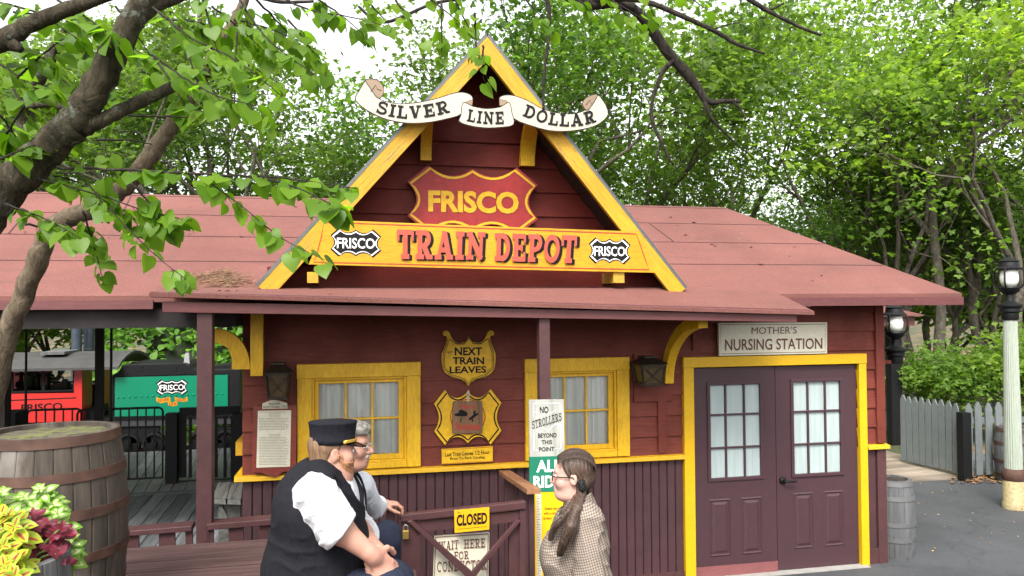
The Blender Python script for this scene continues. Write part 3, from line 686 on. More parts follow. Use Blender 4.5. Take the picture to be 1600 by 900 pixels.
# ------------------------------------------------------------------ gable
VG, VGW = 6.36, 6.88
A_, L_, R__ = P(761, 54, VG), P(402, 446, VG), P(1071, 450, VG)
gb = MB()
def gable_roof(p, q):                 # one slope of the gable roof, running back over the main roof
    d = (q-p); n = Vector((d.z, 0, -d.x)).normalized(); n = n if n.z > 0 else -n
    o = [p, q, q-n*.06, p-n*.06]; bk = [v+Vector((0, 3.9, 0)) for v in o]
    gb.hexa(o, bk); return n
nl = gable_roof(A_, L_); nr = gable_roof(A_, R__)
grf = gb.build('gable_roof', M['roof'], depot)
m = MB()
for p, q, n in ((A_, L_, nl), (A_, R__, nr)):
    e = Vector((0, -.015, 0)); w_ = .012
    m.hexa([p+e+n*.008, q+e+n*.008, q+e-n*w_, p+e-n*w_], [v+Vector((0, .012, 0)) for v in (p+e+n*.008, q+e+n*.008, q+e-n*w_, p+e-n*w_)])
    m.hexa([p+e+n*.014, q+e+n*.014, q+e+n*.005, p+e+n*.005], [v+Vector((0, .12, 0)) for v in (p+e+n*.014, q+e+n*.014, q+e+n*.005, p+e+n*.005)])
m.build('drip_edge', M['metal'], grf)
for p, q, n in ((A_, L_, nl), (A_, R__, nr)):
    d = (q-p).normalized(); w0, w1_ = .012, .142
    f = [p-n*w0, q-n*w0, q-n*w1_, p-n*w1_]
    mid = A_.x                        # mitre at the apex
    k = (mid-f[3].x)/d.x; f[3] = f[3]+d*k; k = (mid-f[0].x)/d.x; f[0] = f[0]+d*k
    b = MB(); b.hexa([v+Vector((0, -.012, 0)) for v in f], [v+Vector((0, .035, 0)) for v in f]); b.build('barge_board', M['barge_a' if q is L_ else 'barge_b'], depot)
b = MB()
def gclip(z):
    t = (A_.z-.1-z); return A_.x+(L_.x-A_.x)*t/(A_.z-L_.z), A_.x+(R__.x-A_.x)*t/(A_.z-R__.z)
siding(b, -5, 9, 2.80, A_.z-.15, VGW, [], .222, .022, gclip); b.build('gable_siding', M['gablered'], depot)
b = MB()                              # soffit boards under both slopes
for p, q, n in ((A_, L_, nl), (A_, R__, nr)):
    k = 7
    for i in range(k):
        a = p+(q-p)*((i+.04)/k)-n*.062; c = p+(q-p)*((i+.96)/k)-n*.062
        f = [a+Vector((0, .036, 0)), c+Vector((0, .036, 0)), c+Vector((0, VGW-VG, 0)), a+Vector((0, VGW-VG, 0))]
        b.hexa(f, [v-n*.018 for v in f])
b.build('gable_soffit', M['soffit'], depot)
def corbel(x0, x1, ytop, ybot, v):    # curved yellow bracket under the ribbon sign
    a, c = P(x0, ybot, v), P(x1, ybot, v); zt_ = P(x0, ytop, v).z; b = MB(); n = 10; h = zt_-a.z
    pr = [(v-.02-.30*(i/n)**2.2, a.z+h*(i/n)) for i in range(n+1)]
    for i in range(n): b.hexa([(a.x, pr[i][0]-.045, pr[i][1]), (c.x, pr[i][0]-.045, pr[i][1]), (c.x, pr[i+1][0]-.045, pr[i+1][1]), (a.x, pr[i+1][0]-.045, pr[i+1][1])], [(a.x, pr[i][0]+.03, pr[i][1]), (c.x, pr[i][0]+.03, pr[i][1]), (c.x, pr[i+1][0]+.03, pr[i+1][1]), (a.x, pr[i+1][0]+.03, pr[i+1][1])])
    o = b.build('corbel', M['yellow'], depot)
    k = MB(); k.lathe(((a.x+c.x)/2, v-.066, a.z+.07), [(.012, -.004), (.012, .01)], 10, 'Y'); k.build('bolt', M['blackpaint'], o)
corbel(656, 673, 185, 252, VGW-.03); corbel(811.5, 833, 190, 260.5, VGW-.03)
b = MB(); p, q = P(418, 420, VG+.3), P(1042, 428, VG+.3); b.box(p.x, q.x, VG+.28, VG+.36, zE-.1, P(700, 418, VG+.3).z); b.build('gable_base_board', M['gablered'], depot)
for x in (480, 958):
    p, q = P(x, 425, VG-.02), P(x+17, 442, VG-.02); b = MB(); b.box(p.x, q.x, VG-.03, VG+.28, q.z, p.z); b.build('sign_bracket', M['barge'], depot)
# ------------------------------------------------------------------ signs on the depot
VS = VG-.05
def sign(mb, name, label, cat='sign', group=None): return tag(mb.build(name), label, cat, group)
# yellow board across the gable foot
b = MB(); b.use(M['signyellow']); base = [(500, 343), (750, 353), (1000, 362), (1006, 378), (1014, 404), (1022.5, 426), (750, 420), (482, 413), (489, 397), (496, 370)]
b.px(base, VS, .03)
b.use(M['shieldred']); ribbon(b, M['shieldred'], [(506, 347), (750, 356.5), (994, 365.5), (1000, 381), (1008, 405), (1014, 421.5), (750, 416), (490, 409.5), (495, 397), (502, 371)], 1.5, VS-.002, True)
tm = lambda q, sx, sy: [(x+sx, y+sy) for x, y in q]
QT, QD = [(620.5, 403.5), (756.5, 405.5), (758.5, 364), (620.5, 359.5)], [(773, 406.5), (899, 410.5), (901.5, 369), (773.5, 365)]
for sx, mat, dv in ((4.5, M['ink'], -.002), (3, M['ink'], -.009), (0, M['shieldsalmon'] if 'shieldsalmon' in M else M['inkred'], -.016)):
    sy = sx*.45
    slab_text(b, mat, 'TRAIN', quadmap(tm(QT, sx, sy)), VS+dv, .13, 1.35); slab_text(b, mat, 'DEPOT', quadmap(tm(QD, sx, sy)), VS+dv, .13, 1.35)
def small_badge(mb, cx, cy, hw, hh, sk, v, txt='FRISCO', border=1.9, bold=.014):
    mb.use(M['ink']); mb.px(badge(cx, cy, hw+border+.8, hh+border+.8, sk), v-.002); mb.use(M['purewhite']); mb.px(badge(cx, cy, hw+.2, hh+.2, sk), v-.004)
    mb.use(M['ink']); mb.px(badge(cx, cy, hw-border, hh-border, sk), v-.006)
    letters(mb, M['purewhite'], txt, [(cx-hw*.80, cy+hh*.48-hw*.8*sk), (cx+hw*.80, cy+hh*.42+hw*.8*sk), (cx+hw*.80, cy-hh*.40+hw*.8*sk), (cx-hw*.80, cy-hh*.38-hw*.8*sk)], v-.008, bold)
small_badge(b, 556, 379.5, 37, 19.5, .03, VS); small_badge(b, 952.5, 392, 30, 18, .03, VS)
sign(b, 'depot_sign', 'long yellow board with red slab lettering across the foot of the gable')
# red shield
b = MB(); cx, cy = 738.5, 313; b.use(M['shieldred']); b.px(badge(cx, cy, 102, 53, .025), VGW-.10, .03)
ribbon(b, M['signyellow2'], badge(cx, cy, 97, 48.5, .025), 3.6, VGW-.103, True)
letters(b, M['signyellow2'], 'FRISCO', [(669, 331), (810.5, 334.5), (810.5, 300), (669, 297)], VGW-.106, .040)
sign(b, 'shield_sign', 'large red shield with yellow border and lettering on the gable boards')
# ribbon sign at the top
VR_ = VG-.10
def z6(pts): return [(540+x*.2625, 100+y*.2625) for x, y in pts]
silver = z6(smooth_closed([(118, 98), (80, 160), (58, 205), (85, 243), (150, 288), (250, 330), (370, 351), (480, 348), (590, 328), (688, 297), (700, 236), (755, 214), (744, 184), (700, 168), (640, 174), (540, 205), (430, 228), (320, 236), (240, 222), (190, 198), (150, 150), (135, 110)], 3))
dollar = z6(smooth_closed([(918, 207), (935, 188), (990, 185), (1080, 215), (1170, 265), (1260, 290), (1350, 296), (1420, 277), (1465, 240), (1500, 186), (1530, 215), (1556, 262), (1558, 310), (1500, 360), (1420, 386), (1320, 399), (1220, 396), (1120, 371), (1000, 322), (976, 234)], 3))
line_ = z6(smooth_closed([(700, 229), (688, 300), (678, 341), (740, 366), (830, 379), (920, 376), (1000, 359), (990, 290), (973, 229), (920, 255), (840, 265), (760, 252)], 3))
sl_ = z6(smooth_closed([(118, 98), (150, 88), (195, 97), (225, 135), (228, 170), (206, 202), (180, 192), (152, 150)], 3)); sr_ = z6(smooth_closed([(1500, 184), (1465, 183), (1425, 205), (1410, 240), (1436, 276), (1468, 242)], 3))
fl_ = z6([(700, 230), (745, 210), (757, 216), (752, 248), (725, 240)]); fr2 = z6([(975, 229), (930, 212), (917, 206), (918, 245), (945, 247)])
b = MB()
b.use(M['tan']).px(fl_, VR_-.006, .02); b.px(fr2, VR_-.006, .02); b.px(sl_, VR_-.002, .03); b.px(sr_, VR_-.002, .03)
b.use(M['white']).px(silver, VR_, .03); b.px(dollar, VR_, .03); b.px(line_, VR_-.012, .03)
for o, v in ((silver, VR_-.0015), (dollar, VR_-.0015), (line_, VR_-.0135), (sl_, VR_-.0035), (sr_, VR_-.0035)): ribbon(b, M['ink'], o, .9, v, True)
ribbon(b, M['ink'], z6([(150, 165), (180, 125), (190, 150), (215, 158)]), .9, VR_-.004); ribbon(b, M['ink'], z6([(1430, 245), (1455, 212), (1462, 238)]), .9, VR_-.004)
slab_text(b, M['ink'], 'SILVER', curvemap(z6([(178, 288), (260, 313), (360, 326), (450, 320), (540, 306), (622, 288)]), 19.5), VR_-.002, .16, 1.22)
slab_text(b, M['ink'], 'LINE', curvemap(z6([(720, 340), (790, 352), (870, 358), (944, 355)]), 19.0), VR_-.014, .18, 1.22)
slab_text(b, M['ink'], 'DOLLAR', curvemap(z6([(1052, 308), (1130, 338), (1220, 364), (1320, 372), (1410, 366), (1494, 345)]), 19.5), VR_-.002, .16, 1.22)
sign(b, 'ribbon_sign', 'white painted scroll banner with curled ends across the gable peak')
# NEXT TRAIN LEAVES
def z5(pts): return [(670+x*.2668, 500+y*.2668) for x, y in pts]
half = [(235, 95), (222, 118), (205, 131), (178, 136), (158, 132), (140, 115), (128, 92), (122, 72), (105, 62), (88, 68), (82, 82), (90, 94), (103, 92), (108, 104), (103, 128), (90, 165), (76, 200), (76, 240), (82, 285), (100, 312), (135, 335), (190, 350), (216, 365), (230, 386)]
other = [(466-x+1, y-2) for x, y in half][::-1]
b = MB(); o = z5(half+other[1:-1]); b.use(M['signyellow2']); b.px(o, VW-.06, .025)
for k, wd in ((2.2, 1.0), (4.6, .8)): ribbon(b, M['ink'], inset(z5([(235, 100), (205, 137), (158, 138), (128, 115), (112, 110), (84, 200), (84, 282), (135, 330), (205, 352), (230, 378), (258, 352), (330, 328), (380, 280), (380, 198), (355, 108), (340, 112), (308, 136), (262, 135)]), k-2.2), wd, VW-.062-.001*k, True)
letters(b, M['ink'], 'NEXT', rectq(*[c for q in z5([(152, 160), (312, 207)]) for c in q][:4]), VW-.063, .028)
letters(b, M['ink'], 'TRAIN', rectq(*[c for q in z5([(140, 217), (324, 260)]) for c in q]), VW-.063, .028)
letters(b, M['ink'], 'LEAVES', rectq(*[c for q in z5([(122, 272), (336, 313)]) for c in q], sk=-.8), VW-.063, .028)
ribbon(b, M['ink'], z5([(106, 190), (140, 186)]), .8, VW-.063); ribbon(b, M['ink'], z5([(112, 178), (116, 200)]), .7, VW-.0632); ribbon(b, M['ink'], z5([(132, 178), (128, 198)]), .7, VW-.0634)
sign(b, 'next_train_sign', 'small lyre-topped yellow shield with black lettering above the scalloped yellow shield')
# yellow scalloped shield with a red ring
b = MB(); b.use(M['signyellow2']); b.px(badge(731, 652, 52.5, 43, -.015), VW-.055, .025); ribbon(b, M['ink'], badge(731, 652, 48, 38.5, -.015), 2.2, VW-.057, True)
ribbon(b, M['inkred'], [(731+27*math.cos(i*.2618), 651+27*math.sin(i*.2618)) for i in range(24)], 1.6, VW-.057, True)
sign(b, 'scalloped_sign', 'four-cornered yellow shield with black inner line behind the wooden placard')
# wooden placard hung on it
b = MB(); b.use(M['brownboard']); pl = z5(smooth_closed([(142, 490), (155, 476), (225, 476), (300, 474), (313, 486), (316, 570), (312, 650), (300, 662), (225, 663), (150, 665), (138, 650), (140, 570)], 3)); b.px(pl, VW-.085, .02)
letters(b, M['inkred'], 'Train is', rectq(*[c for q in z5([(170, 492), (274, 520)]) for c in q]), VW-.087, .03)
letters(b, M['inkred'], 'Shutdown', rectq(*[c for q in z5([(153, 600), (300, 646)]) for c in q]), VW-.087, .03)
b.use(M['ink']); b.px(z5(smooth_closed([(152, 560), (156, 548), (172, 545), (178, 530), (196, 526), (210, 534), (222, 538), (226, 552), (222, 562), (190, 564)], 3)), VW-.087)
ribbon(b, M['ink'], z5([(196, 566), (184, 590), (192, 588), (182, 602)]), 1.0, VW-.0872); ribbon(b, M['inkred'], z5([(240, 535), (214, 590)]), .8, VW-.0874)
b.use(M['ink']); b.px(z5([(268, 530), (276, 528), (272, 545), (284, 548), (290, 538), (290, 556), (276, 562), (258, 578), (262, 594), (250, 598), (252, 586), (242, 582), (236, 592), (234, 576), (246, 568), (262, 552), (260, 538)]), VW-.0876)
ribbon(b, M['white'], z5([(228, 478), (222, 440), (232, 412)]), 1.6, VW-.088); ribbon(b, M['white'], z5([(232, 478), (236, 440), (234, 412)]), 1.6, VW-.0882)
sign(b, 'wooden_placard', 'small brown wooden board with red lettering and black wrench hung on a yellow shield', 'placard')
# small yellow notice
b = MB(); b.use(M['signyellow2']); b.px(z5([(75, 757), (375, 739), (375, 829), (77, 845)]), VW-.06, .02); ribbon(b, M['inkred'], z5([(79, 761), (371, 743), (371, 825), (81, 841)]), .6, VW-.062, True)
letters(b, M['ink'], 'Last Train Leaves 1/2 Hour', z5([(95, 800), (357, 784), (357, 762), (95, 776)]), VW-.063, .012)
letters(b, M['ink'], 'Prior To Park Closing', z5([(125, 826), (327, 814), (327, 794), (125, 804)]), VW-.063, .012)
sign(b, 'last_train_notice', 'narrow yellow notice with two lines of black lettering under the scalloped shield', 'notice')
# rider notice: red frame, cream sheet
def z1(pts): return [(380+x*.4777, 470+y*.4777) for x, y in pts]
b = MB(); b.use(paint('notice frame red', (.20, .035, .022), .45)); VN = VW-.09
b.px(z1([(33, 345), (62, 344), (62, 335), (75, 325), (100, 320), (130, 326), (145, 334), (146, 342), (175, 340), (173, 545), (160, 555), (130, 560), (105, 578), (75, 570), (60, 562), (28, 560)]), VN, .03)
b.use(M['cream']); b.px(z1([(48, 360), (157, 358), (153, 542), (43, 546)]), VN-.004, .003); b.px(z1([(62, 354), (63, 336), (100, 322), (143, 334), (145, 352)]), VN-.004, .003)
letters(b, M['ink'], 'RIDER', z1([(84, 341), (122, 340), (122, 333), (84, 334)]), VN-.006, .01); letters(b, M['ink'], 'RESPONSIBILITIES', z1([(66, 352), (143, 350), (143, 342), (66, 344)]), VN-.006, .006)
yy = 364; rr = random.Random(5); k = 0
while yy < 538:
    if not 424 < yy < 436:
        x0_, x1_ = (84, 122) if k in (1, 2, 3, 14, 15) else (52, 150-rr.random()*14)
        x = x0_
        while x < x1_:
            q = x+rr.uniform(3, 9); ribbon(b, M['ink'], z1([(x, yy), (min(q, x1_), yy-.03*(q-x))]), .5, VN-.0062); x = q+1.5
    yy += 5.2; k += 1
sign(b, 'rider_notice', 'tall cream notice in a red frame on the wall beside the first window', 'notice')
# nursing station
b = MB(); VX = VW-.075; q = [(1122.7, 504.6), (1292.4, 503.6), (1292.4, 552.2), (1124, 556)]; b.use(M['cream']); b.px(q, VX, .03)
ribbon(b, M['tan'], inset(q, 3), 1.2, VX-.002, True)
letters(b, M['inkbrown'], 'MOTHER\u2019S', [(1174.5, 522), (1245, 521), (1245, 510.5), (1174.5, 511.5)], VX-.004, .0)
letters(b, M['inkbrown'], 'NURSING STATION', [(1133, 548), (1285, 545), (1285, 528), (1133, 530)], VX-.004, .01)
sign(b, 'nursing_sign', 'cream board with brown lettering above the double doors')
# no strollers board, height board
VP = 5.88
b = MB(); b.use(M['greyboard']); b.px(z5([(588, 468), (790, 465), (795, 797), (591, 801)]), VP, .02)
W_ = M['purewhite']
for seg in ([(612, 570), (611, 490), (768, 487), (769, 545)], [(640, 488), (690, 488)]): ribbon(b, W_, z5(seg), .7, VP-.002)
ribbon(b, W_, z5([(614, 640), (616, 763), (644, 762)]), .7, VP-.002); ribbon(b, W_, z5([(772, 610), (774, 752), (738, 754)]), .7, VP-.0022)
for sg in (1, -1): ribbon(b, W_, z5(smooth_open([(690-sg*70, 553-sg*22+8), (690-sg*50, 553-sg*8), (690-sg*10, 553-sg*26), (690+sg*20, 545), (690+sg*62, 522)], 4) if sg == 1 else smooth_open([(630, 655), (660, 628), (700, 645), (740, 610), (768, 618)], 4)), .7, VP-.0024)
letters(b, M['ink'], 'NO', z5([(650, 545), (701, 543), (701, 506), (650, 508)]), VP-.003, .022)
slab_text(b, M['ink'], 'STROLLERS', quadmap(z5([(606, 640), (780, 587), (776, 540), (602, 593)])), VP-.003, .12, .75)
letters(b, M['ink'], 'BEYOND', z5([(640, 690), (749, 687), (749, 661), (640, 664)]), VP-.003, .018)
letters(b, M['ink'], 'THIS', z5([(660, 728), (722, 727), (722, 702), (660, 704)]), VP-.003, .018)
letters(b, M['ink'], 'POINT', z5([(645, 770), (735, 767), (735, 742), (645, 745)]), VP-.003, .018)
sign(b, 'stroller_sign', 'weathered grey board with black and white lettering on the porch post')
b = MB(); zb_ = .02; pl, pr_ = P(827.5, 769, VP), P(881, 768, VP)
b.use(plain('height board yellow', (.85, .48, .006), .4, var=.04)); b.box(pl.x, pr_.x, VP, VP+.02, zb_, pl.z)
b.use(M['green']); b.px([(827.5, 714), (903, 711.5), (903, 767.5), (827.5, 769)], VP-.004, .024)
letters(b, M['purewhite'], 'ALL', [(838, 738), (877, 737), (877, 718), (838, 719)], VP-.006, .03); letters(b, M['purewhite'], 'RIDERS', [(833.5, 762.5), (899, 761), (899, 742), (833.5, 743.5)], VP-.006, .03)
b.use(M['cream']); a, c = P(838, 771, VP), P(845.5, 771, VP); b.box(a.x, c.x, VP-.003, VP+.001, zb_, a.z)
k = 0; z = a.z
while z > .2: b.use(M['ink']); b.box(a.x+.004, a.x+(.02 if k % 2 else .03), VP-.0045, VP-.002, z-.003, z); z -= .02; k += 1
for i, (tx, x1_) in enumerate((('Guests may ride', 879), ('with a companion', 879), ('at least 14 years', 879))): letters(b, M['ink'], tx, [(851-i, 798+i*7.6), (x1_, 797.5+i*7.6), (x1_, 791.5+i*7.6), (851-i, 792+i*7.6)], VP-.003, .008)
sign(b, 'height_board', 'yellow rider height board with green head and white measuring strip under the grey board')
# ------------------------------------------------------------------ gate with its signs
VGT = 4.95
gate = thing('wooden_gate', 'low maroon timber gate with two braces meeting in a V', 'gate', P(720, 900, VGT)-Vector((0, 0, .55)))
def gpx(name, pts, v, th, mat=M['maroon'], bev=.004): b = MB(); b.px(z1(pts), v, th); return b.build(name, mat, gate, bevel=bev)
gpx('top_rail', [(514, 702), (560, 697), (925, 657), (926, 681), (700, 704), (514, 724)], VGT-.02, .06)
gpx('rail', [(578, 722), (904, 688), (904, 722), (578, 757)], VGT+.005, .03)
gpx('stile', [(517, 724), (578, 718), (576, 1060), (516, 1068)], VGT, .04); gpx('stile', [(904, 684), (926, 682), (924, 1030), (902, 1032)], VGT-.004, .045); gpx('stile', [(870, 715), (903, 712), (902, 1032), (869, 1035)], VGT+.012, .03)
gpx('brace', [(536, 722), (552, 718), (752, 890), (790, 925), (764, 930), (728, 902)], VGT-.03, .028); gpx('brace', [(896, 716), (908, 722), (760, 902), (742, 925), (722, 918), (738, 900)], VGT-.026, .028)
b = MB(); gp = z1([(470, 690), (500, 688), (500, 1070), (470, 1070)]); b.px(gp, VGT-.01, .1); gpost = tag(b.build('gate_post', M['maroon'], bevel=.005), 'maroon square post carrying the hasp beside the low gate', 'post')
h = MB(); h.px(z1([(428, 742), (468, 733), (470, 752), (430, 760)]), VGT-.03, .008); h.build('hasp', M['steel'], gpost)
b = MB(); b.use(M['closedyellow']); q = z1([(690, 686), (805, 676), (805, 748), (692, 759)]); b.px(q, VGT-.04, .01)
letters(b, M['ink'], 'CLOSED', z1([(698, 738), (798, 729), (798, 691), (698, 700)]), VGT-.042, .038)
ribbon(b, M['ink'], z1([(700, 747), (797, 738)]), .5, VGT-.0422); ribbon(b, M['ink'], z1([(702, 694), (712, 693)]), .5, VGT-.0422)
for sx, sy in ((703, 690), (744, 686.5), (788, 682.5)): b.use(M['steel']).px([(x+1.0*math.cos(k), y+1.0*math.sin(k)) for k in [i*.785 for i in range(8)] for x, y in z1([(sx, sy)])], VGT-.0424)
sign(b, 'closed_sign', 'small bright yellow sign with black lettering on the gate top rail')
b = MB(); b.use(M['cream']); q = z1([(626, 770), (806, 758), (801, 925), (620, 935)]); VWA = VGT+.05; b.px(q, VWA, .015); ribbon(b, M['tan'], inset(q, 2), 2.4, VWA-.002, True)
slab_text(b, M['inkbrown'], 'WAIT', quadmap(z1([(640, 818), (704, 812), (704, 782), (640, 788)])), VWA-.003, .14, .9); slab_text(b, M['inkbrown'], 'HERE', quadmap(z1([(722, 811), (792, 806), (792, 776), (722, 781)])), VWA-.003, .14, .9)
slab_text(b, M['inkbrown'], 'FOR', quadmap(z1([(690, 847), (738, 844), (738, 818), (690, 821)])), VWA-.003, .14, .9); slab_text(b, M['inkbrown'], 'CONDUCTOR', quadmap(z1([(634, 888), (796, 880), (796, 846), (634, 854)])), VWA-.003, .12, .9)
sign(b, 'wait_sign', 'cream board with brown slab lettering behind the gate braces')
pk = thing('padlock', 'brass padlock hanging at the gate latch side', 'padlock', P(633.5, 830, VGT-.02))
b = MB(); p = P(628.8, 843, VGT-.03); q = P(639, 828.5, VGT-.03); b.box(p.x, q.x, VGT-.035, VGT-.012, p.z, q.z); b.build('lock_body', M['brass'], pk, bevel=.004)
b = MB(); c_ = P(634, 828, VGT-.024); b.tube([c_+Vector((-.013, 0, -.004)), c_+Vector((-.013, 0, .018)), c_+Vector((-.009, 0, .027)), c_+Vector((0, 0, .031)), c_+Vector((.009, 0, .027)), c_+Vector((.013, 0, .018)), c_+Vector((.013, 0, -.004))], .0035, 6); b.build('shackle', M['steel'], pk, smooth=True)
# ramp handrail between wall and gate
rl = thing('ramp_railing', 'short sloping handrail with dark balusters between the wall and the gate', 'railing', P(812, 780, 5.6)-Vector((0, 0, 1.2)))
a, c = P(788, 738, 6.8), P(834, 768, 5.35)
b = MB(); b.bar(a, c, .10, .035); b.build('handrail', woodmat('worn stained rail', (.16, .06, .03), (.34, .17, .08), 1), rl)
for i in range(7):
    t = (i+.7)/7.2; p = a+(c-a)*t; b = MB(); b.box(p.x-.02, p.x+.02, p.y-.02, p.y+.02, .05, p.z-.02); b.build('baluster', M['maroonv'], rl)
# wall lanterns
def lantern(name, x0, y0, x1, y1, label):
    VL = VW-.2; p, q = P(x0, y1, VL), P(x1, y0, VL); cx, w_ = (p.x+q.x)/2, (q.x-p.x)*.42; z0, z1_ = p.z, q.z; h = z1_-z0
    t = thing(name, label, 'lantern', (cx, VW-.02, z0), 'box lanterns on the depot wall')
    b = MB(); b.box(cx-.04, cx+.04, VW-.045, VW-.02, z0+h*.3, z1_); b.bar((cx, VW-.04, z0+h*.92), (cx, VL, z0+h*.97), .02, .02); b.build('wall_bracket', M['bronze'], t)
    b = MB(); zt_ = z0+h*.72
    for sx in (-1, 1):
        for sy in (-1, 1): b.bar((cx+sx*w_*.8, VL+sy*w_*.8, z0+.02), (cx+sx*w_, VL+sy*w_, zt_), .016, .016)
    for z, k in ((z0+.02, .8), (zt_, 1.0)):
        for s_ in (-1, 1): b.bar((cx-w_*k, VL+s_*w_*k, z), (cx+w_*k, VL+s_*w_*k, z), .018, .02); b.bar((cx+s_*w_*k, VL-w_*k, z), (cx+s_*w_*k, VL+w_*k, z), .018, .02)
    b.bar((cx-w_*.8, VL-w_*.9, z0+.02), (cx+w_, VL-w_, zt_), .008, .008); b.bar((cx+w_*.8, VL-w_*.92, z0+.02), (cx-w_, VL-w_*1.02, zt_), .008, .008)
    b.box(cx-w_*.8, cx+w_*.8, VL-w_*.8, VL+w_*.8, z0, z0+.012); b.build('cage', M['bronze'], t)
    b = MB(); k1, k2 = w_*1.25, w_*.45
    b.hexa([(cx-k1, VL-k1, zt_+.01), (cx+k1, VL-k1, zt_+.01), (cx+k1, VL+k1, zt_+.01), (cx-k1, VL+k1, zt_+.01)], [(cx-k2, VL-k2, z0+h*.95), (cx+k2, VL-k2, z0+h*.95), (cx+k2, VL+k2, z0+h*.95), (cx-k2, VL+k2, z0+h*.95)]); b.box(cx-k2*1.2, cx+k2*1.2, VL-k2*1.2, VL+k2*1.2, z0+h*.95, z0+h); b.build('lid', M['bronze'], t)
    b = MB(); k = .95
    b.hexa([(cx-w_*.76, VL-w_*.76, z0+.03), (cx+w_*.76, VL-w_*.76, z0+.03), (cx+w_*.76, VL+w_*.76, z0+.03), (cx-w_*.76, VL+w_*.76, z0+.03)], [(cx-w_*k, VL-w_*k, zt_), (cx+w_*k, VL-w_*k, zt_), (cx+w_*k, VL+w_*k, zt_), (cx-w_*k, VL+w_*k, zt_)]); b.build('amber_glass', plain('amber lantern glass', (.06, .04, .016), .25, var=.4, scale=15), t)
lantern('wall_lantern', 414, 566, 456, 624, 'dark bronze box lantern above the framed rider notice')
lantern('wall_lantern', 992, 556, 1035, 603, 'dark bronze box lantern beside the curved yellow brace at the door side')
# ------------------------------------------------------------------ left side: deck, platform, rails
ZD = .55
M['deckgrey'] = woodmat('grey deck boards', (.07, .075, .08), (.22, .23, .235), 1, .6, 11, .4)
M['platform'] = woodmat('worn maroon planks', (.058, .030, .028), (.135, .078, .072), 0, .6, 11, .35, .2)
M['benchwood'] = woodmat('weathered bench wood', (.05, .05, .045), (.15, .15, .135), 1)
def clip_poly(poly, x0, x1, y0, y1):
    for ax, lim, sg in ((0, x0, 1), (0, x1, -1), (1, y0, 1), (1, y1, -1)):
        o = []
        for i in range(len(poly)):
            a, b_ = poly[i-1], poly[i]; ia, ib = (a[ax]-lim)*sg >= 0, (b_[ax]-lim)*sg >= 0
            if ia != ib:
                t = (lim-a[ax])/(b_[ax]-a[ax]); o.append((a[0]+(b_[0]-a[0])*t, a[1]+(b_[1]-a[1])*t))
            if ib: o.append(b_)
        poly = o
        if not poly: break
    return poly
def planks(mb, x0, x1, y0, y1, z, ang, wd, gap, th=.03):
    cx, cy_ = (x0+x1)/2, (y0+y1)/2; L = math.hypot(x1-x0, y1-y0); c, s = math.cos(ang), math.sin(ang); n = int(L/wd)+2
    for i in range(-n, n):
        a = i*wd+gap/2; e = (i+1)*wd-gap/2
        q = [(cx+c*l-s*t, cy_+s*l+c*t) for l, t in ((-L, a), (L, a), (L, e), (-L, e))]
        q = clip_poly(q, x0, x1, y0, y1)
        if len(q) >= 3: mb.poly([(x, y, z+rnd.uniform(-.002, .002)) for x, y in q], (0, 0, -th))
pa, pb_ = PZ(220, 822.7, ZD), PZ(260, 774.7, ZD); ang = math.atan2(pb_.y-pa.y, pb_.x-pa.x)
V1, V2 = PZ(260, 772, ZD).y, PZ(260, 704, ZD).y
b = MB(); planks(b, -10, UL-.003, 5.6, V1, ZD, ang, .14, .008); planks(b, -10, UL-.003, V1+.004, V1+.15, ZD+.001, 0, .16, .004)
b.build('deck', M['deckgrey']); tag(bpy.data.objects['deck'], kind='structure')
b = MB(); planks(b, -10, 1.5, V1+.155, V2, ZD-.002, ang+.08, .14, .008); o = b.build('deck', woodmat('sunlit tone deck boards', (.15, .155, .155), (.30, .30, .29), 1, .6, 11, .3)); tag(o, kind='structure')  # sunlight on the far boards is put into this lighter grey
b = MB(); b.box(-10, UL-.01, 5.6, V2-.02, -.1, ZD-.035); b.build('deck_base', M['darkwood']); tag(bpy.data.objects['deck_base'], kind='structure')
# plank platform the men sit on
ZP = 1.16
PX1 = PD(515, 880, 3.36).x; PV0, PV1 = 1.9, PZ(300, 850, ZP).y
b = MB(); planks(b, -6, PX1, PV0, PV1, ZP, 0, .19, .007, .04); b.box(-6, PX1-.03, PV0+.02, PV1-.02, .2, ZP-.045)
tag(b.build('platform', M['platform'], bevel=.004), 'broad low platform of worn maroon planks under the seated men and barrels', 'platform')
# low slatted rail along the porch line
lr = thing('low_railing', 'low maroon rail with short slats either side of the porch post', 'railing', PD(250, 850, 5.9)-Vector((0, 0, .5)))
VLR = 5.95
def z6b(pts): return [(180+x*.26667, 660+y*.26667) for x, y in pts]
b = MB(); b.px(z6b([(-200, 660), (448, 606), (448, 640), (-200, 690)]), VLR-.05, .14); b.px(z6b([(536, 598), (1680, 505), (1680, 540), (536, 634)]), VLR-.05, .14); b.build('top_rail', M['maroon'], lr, bevel=.005)
for x0, x1_ in ((-90, -10), (45, 137), (255, 349), (411, 452), (536, 576), (664, 750), (845, 930), (1020, 1105)):
    b = MB(); y = 650-.083*x0; b.px(z6b([(x0, y-2), (x1_, y-8), (x1_, 1000), (x0, 1000)]), VLR-.02, .03); b.build('slat', M['maroon'], lr)
b = MB(); b.px(z6b([(-200, 760), (1680, 640), (1680, 700), (-200, 850)]), VLR+.02, .03); b.build('bottom_rail', M['maroon'], lr)
